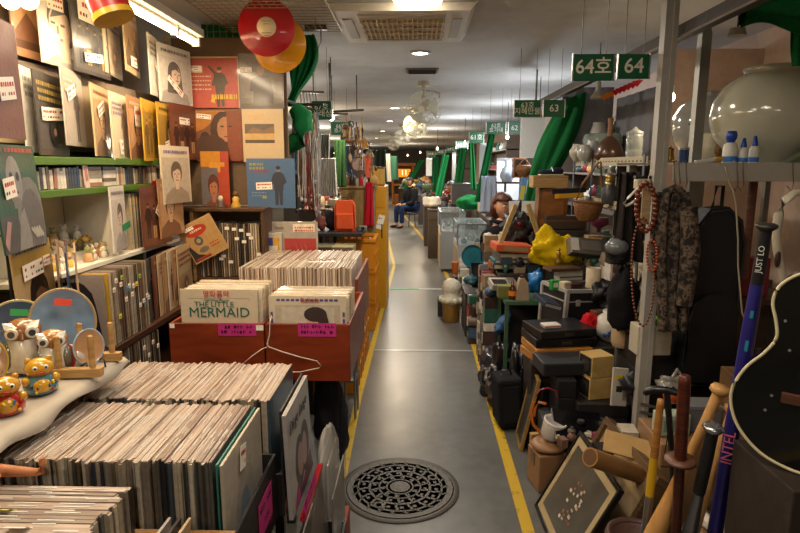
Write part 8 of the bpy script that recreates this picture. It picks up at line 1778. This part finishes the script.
# shelves of goods at the back of the far stalls
def backshelf(label, x, y0, y1, zs):
    t = thing('back_shelf', label, 'shelf', (x, (y0 + y1) / 2, 0)); hy = (y1 - y0) / 2; WDm = pm('#5a4a3c', .7)
    for z in zs: q = MB(); q.bx(0, .3, -hy, hy, z, z + .02, WDm); q.build('shelf_board', t)
    for y in (-hy, hy - .02): q = MB(); q.bx(0, .3, y, y + .02, 0, 2.1, WDm); q.build('side_panel', t)
    q = MB(); q.bx(.3, .31, -hy, hy, 0, 2.1, pm('#7a6a58', .8)); q.build('back_panel', t)
for i, (x, y0, y1, n, lb) in enumerate(((1.75, 5.2, 7.2, 22, 'behind the seated woman'), (1.75, 7.4, 9.8, 26, 'behind the display cases'), (1.5, 10, 13.8, 34, 'at the bend on the right'), (1.1, 14, 18.5, 34, 'beyond the far seated person'))):
    backshelf('tall back shelf of goods ' + lb, x, y0, y1, (1.15, 1.5, 1.85)); k = 70 + i
    goods(n, lambda R, x=x, y0=y0, y1=y1: Vector((x + .13, R.uniform(y0 + .15, y1 - .15), R.choice((1.17, 1.52, 1.87)))), 'small thing on the back shelf ' + lb, 'things on the back shelf ' + lb, k, .08, .15, 'shelf_oddment')
# green curtains and pale panels between the stalls
def gcur(x0, y0, x1, y1, Y, w0, w1, label, m=GC, am=.03):
    a = at(x0, y0, Y); b = at(x1, y1, Y)
    return drape('green_curtain', label, 'curtain', lambda v: (lerp(a.x, b.x, v), Y, lerp(a.z, b.z, v)), lambda v: lerp(w0, w1, v), m, am, 2)
a = at(575, 96, 5.0); b = at(531, 206, 5.0)
def rfn(u, v):
    c = (b - a) * v; g = v * 1.0; w_ = .045 + .13 * math.sin(PI * min(1, .12 + v * .8)) * (1 - .25 * v); f = 1 + .14 * math.sin(u * 2 * PI * 5 + v * 2.5) + .06 * math.sin(u * 2 * PI * 9); t_ = u * 2 * PI
    return (c.x + w_ * f * math.cos(t_) * .95, w_ * f * math.sin(t_) * .7, c.z + w_ * f * math.cos(t_) * .35)
q = MB(); q.sheet(rfn, 70, 26, GC2); o = q.build('green_curtain', loc=a); tag(o, 'large rolled green curtain slanting down beside the brown cabinet', 'curtain')
gcur(492, 134, 479, 202, 7.2, .08, .1, 'green curtain slanting down left of the pale blue garment'); gcur(471, 143, 474, 190, 9.0, .07, .09, 'green curtain hanging straight behind the display cases')
gcur(463, 148, 458, 188, 10.6, .14, .16, 'dark green curtain pair above the dark brown crate', GC2); gcur(446, 155, 438, 198, 12.2, .14, .14, 'bright green curtain hanging at the bend')
gcur(436, 157, 435, 192, 14.2, .14, .16, 'green curtain narrow and dark before the far seated person', GC2); gcur(422, 160, 405, 190, 18, .16, .16, 'green curtain slanting down near the far end')
q = MB(); p = at(470, 202, 8.9); q.blob((0, 0, 0), (.2, .12, .1), GC, 5, .3); o = q.build('green_cloth', loc=(p.x, 8.9, .93 + .1)); tag(o, 'crumpled green cloth heap on the counter behind the display cases', 'cloth')
def panel(px0, px1, py0, py1, Y, c, label, name='white_board'):
    a = at(px0, py1, Y); b = at(px1, py0, Y); t = thing(name, label, 'board', ((a.x + b.x) / 2, Y, a.z)); q = MB(); w = (b.x - a.x) / 2; q.bx(-w, w, 0, .03, 0, b.z - a.z, pm(c, .6, var=.05)); q.build('board', t)
    q = MB(); q.bx(-w, w, -.004, -.0005, b.z - a.z - .03, b.z - a.z, metal('#a0a0a0')); q.build('top_rail', t); return t
panel(520, 545, 114, 158, 5.6, '#d8dadc', 'bright white board beside the slanting green curtain'); panel(496, 520, 158, 200, 6.7, '#dfe2e4', 'bright white lit panel behind the seated woman'); panel(479, 489, 143, 188, 7.6, '#cfd2d4', 'narrow white panel left of the slanting curtain'); panel(452, 456, 152, 180, 11.2, '#cfcfcc', 'small white panel at the bend'); panel(426, 432, 158, 176, 16.5, '#cfd4d4', 'tiny white panel far down the right side')
cloth_at(489, 176, 212, 6.4, .16, '#a8b4c8', 'pale blue garment hanging left of the seated woman', 'hanging_garment', .02, 3, 1.2, 'garment')
p = at(508, 182, 6.2); vase('blue and white vase on the shelf above the seated woman', 508, 6.3, [(.05, 0), (.08, .06), (.06, .14), (.025, .17), (.035, .22), (.025, .22)], pm('#a8b8cc', .2, coat=.5, var=.4, scale=30), p.z)
singular('shelf_plank', 'pale plank behind the seated woman holding the blue and white vase', 'plank', lambda q: (q.bx(-.1, .12, -.08, .1, -.02, -.001, DWD), q.bx(-.01, .01, .08, .1, -p.z + .901, -.0201, DWD)), (p.x, 6.3, p.z))
p = at(524, 176, 5.9); t = thing('wicker_basket', 'brown basket in a wooden case right of the white lit panel', 'basket', (p.x, 5.9, p.z)); q = MB(); q.lathe([(.05, 0), (.09, .05), (.08, .1), (.05, .11)], WK, n=20); q.build('bowl', t); q = MB(); q.tube([(-.07, 0, .09), (0, 0, .17), (.07, 0, .09)], .008, WK, n=6); q.build('handle', t)
boxes('painted blue and yellow picture board right of the seated woman', 524, 202, 5.85, .12, .02, .24, pm('#5a84b0', .5, var=.6, scale=18), 'picture_board', 'picture', rot=(0, .1, 0), dec=[('yellow_paint', (-.05, -.01, -.0115, -.0102, .02, .16), '#c8b838'), ('white_paint', (.0, .04, -.0115, -.0102, .08, .22), '#c4ccd4')])
boxes('small wooden case with open front above the painted picture', 522, 178, 5.95, .14, .12, .2, wood('#8a5a34'), 'wooden_case', 'case', dec=[('dark_inside', (-.055, .055, -.0625, -.0602, .02, .18), '#2a1a12')]).location.y = 6.12
w = bpy.data.worlds.new('world'); sc.world = w; w.use_nodes = True
w.node_tree.nodes['Background'].inputs[0].default_value = (.02, .02, .02, 1)
vs = sc.view_settings
vs.view_transform = 'Standard'; vs.look = 'None'; vs.gamma = 1; vs.use_curve_mapping = False
vs.exposure = 0.12
sc.cycles.use_denoising = True
sc.cycles.max_bounces = 8
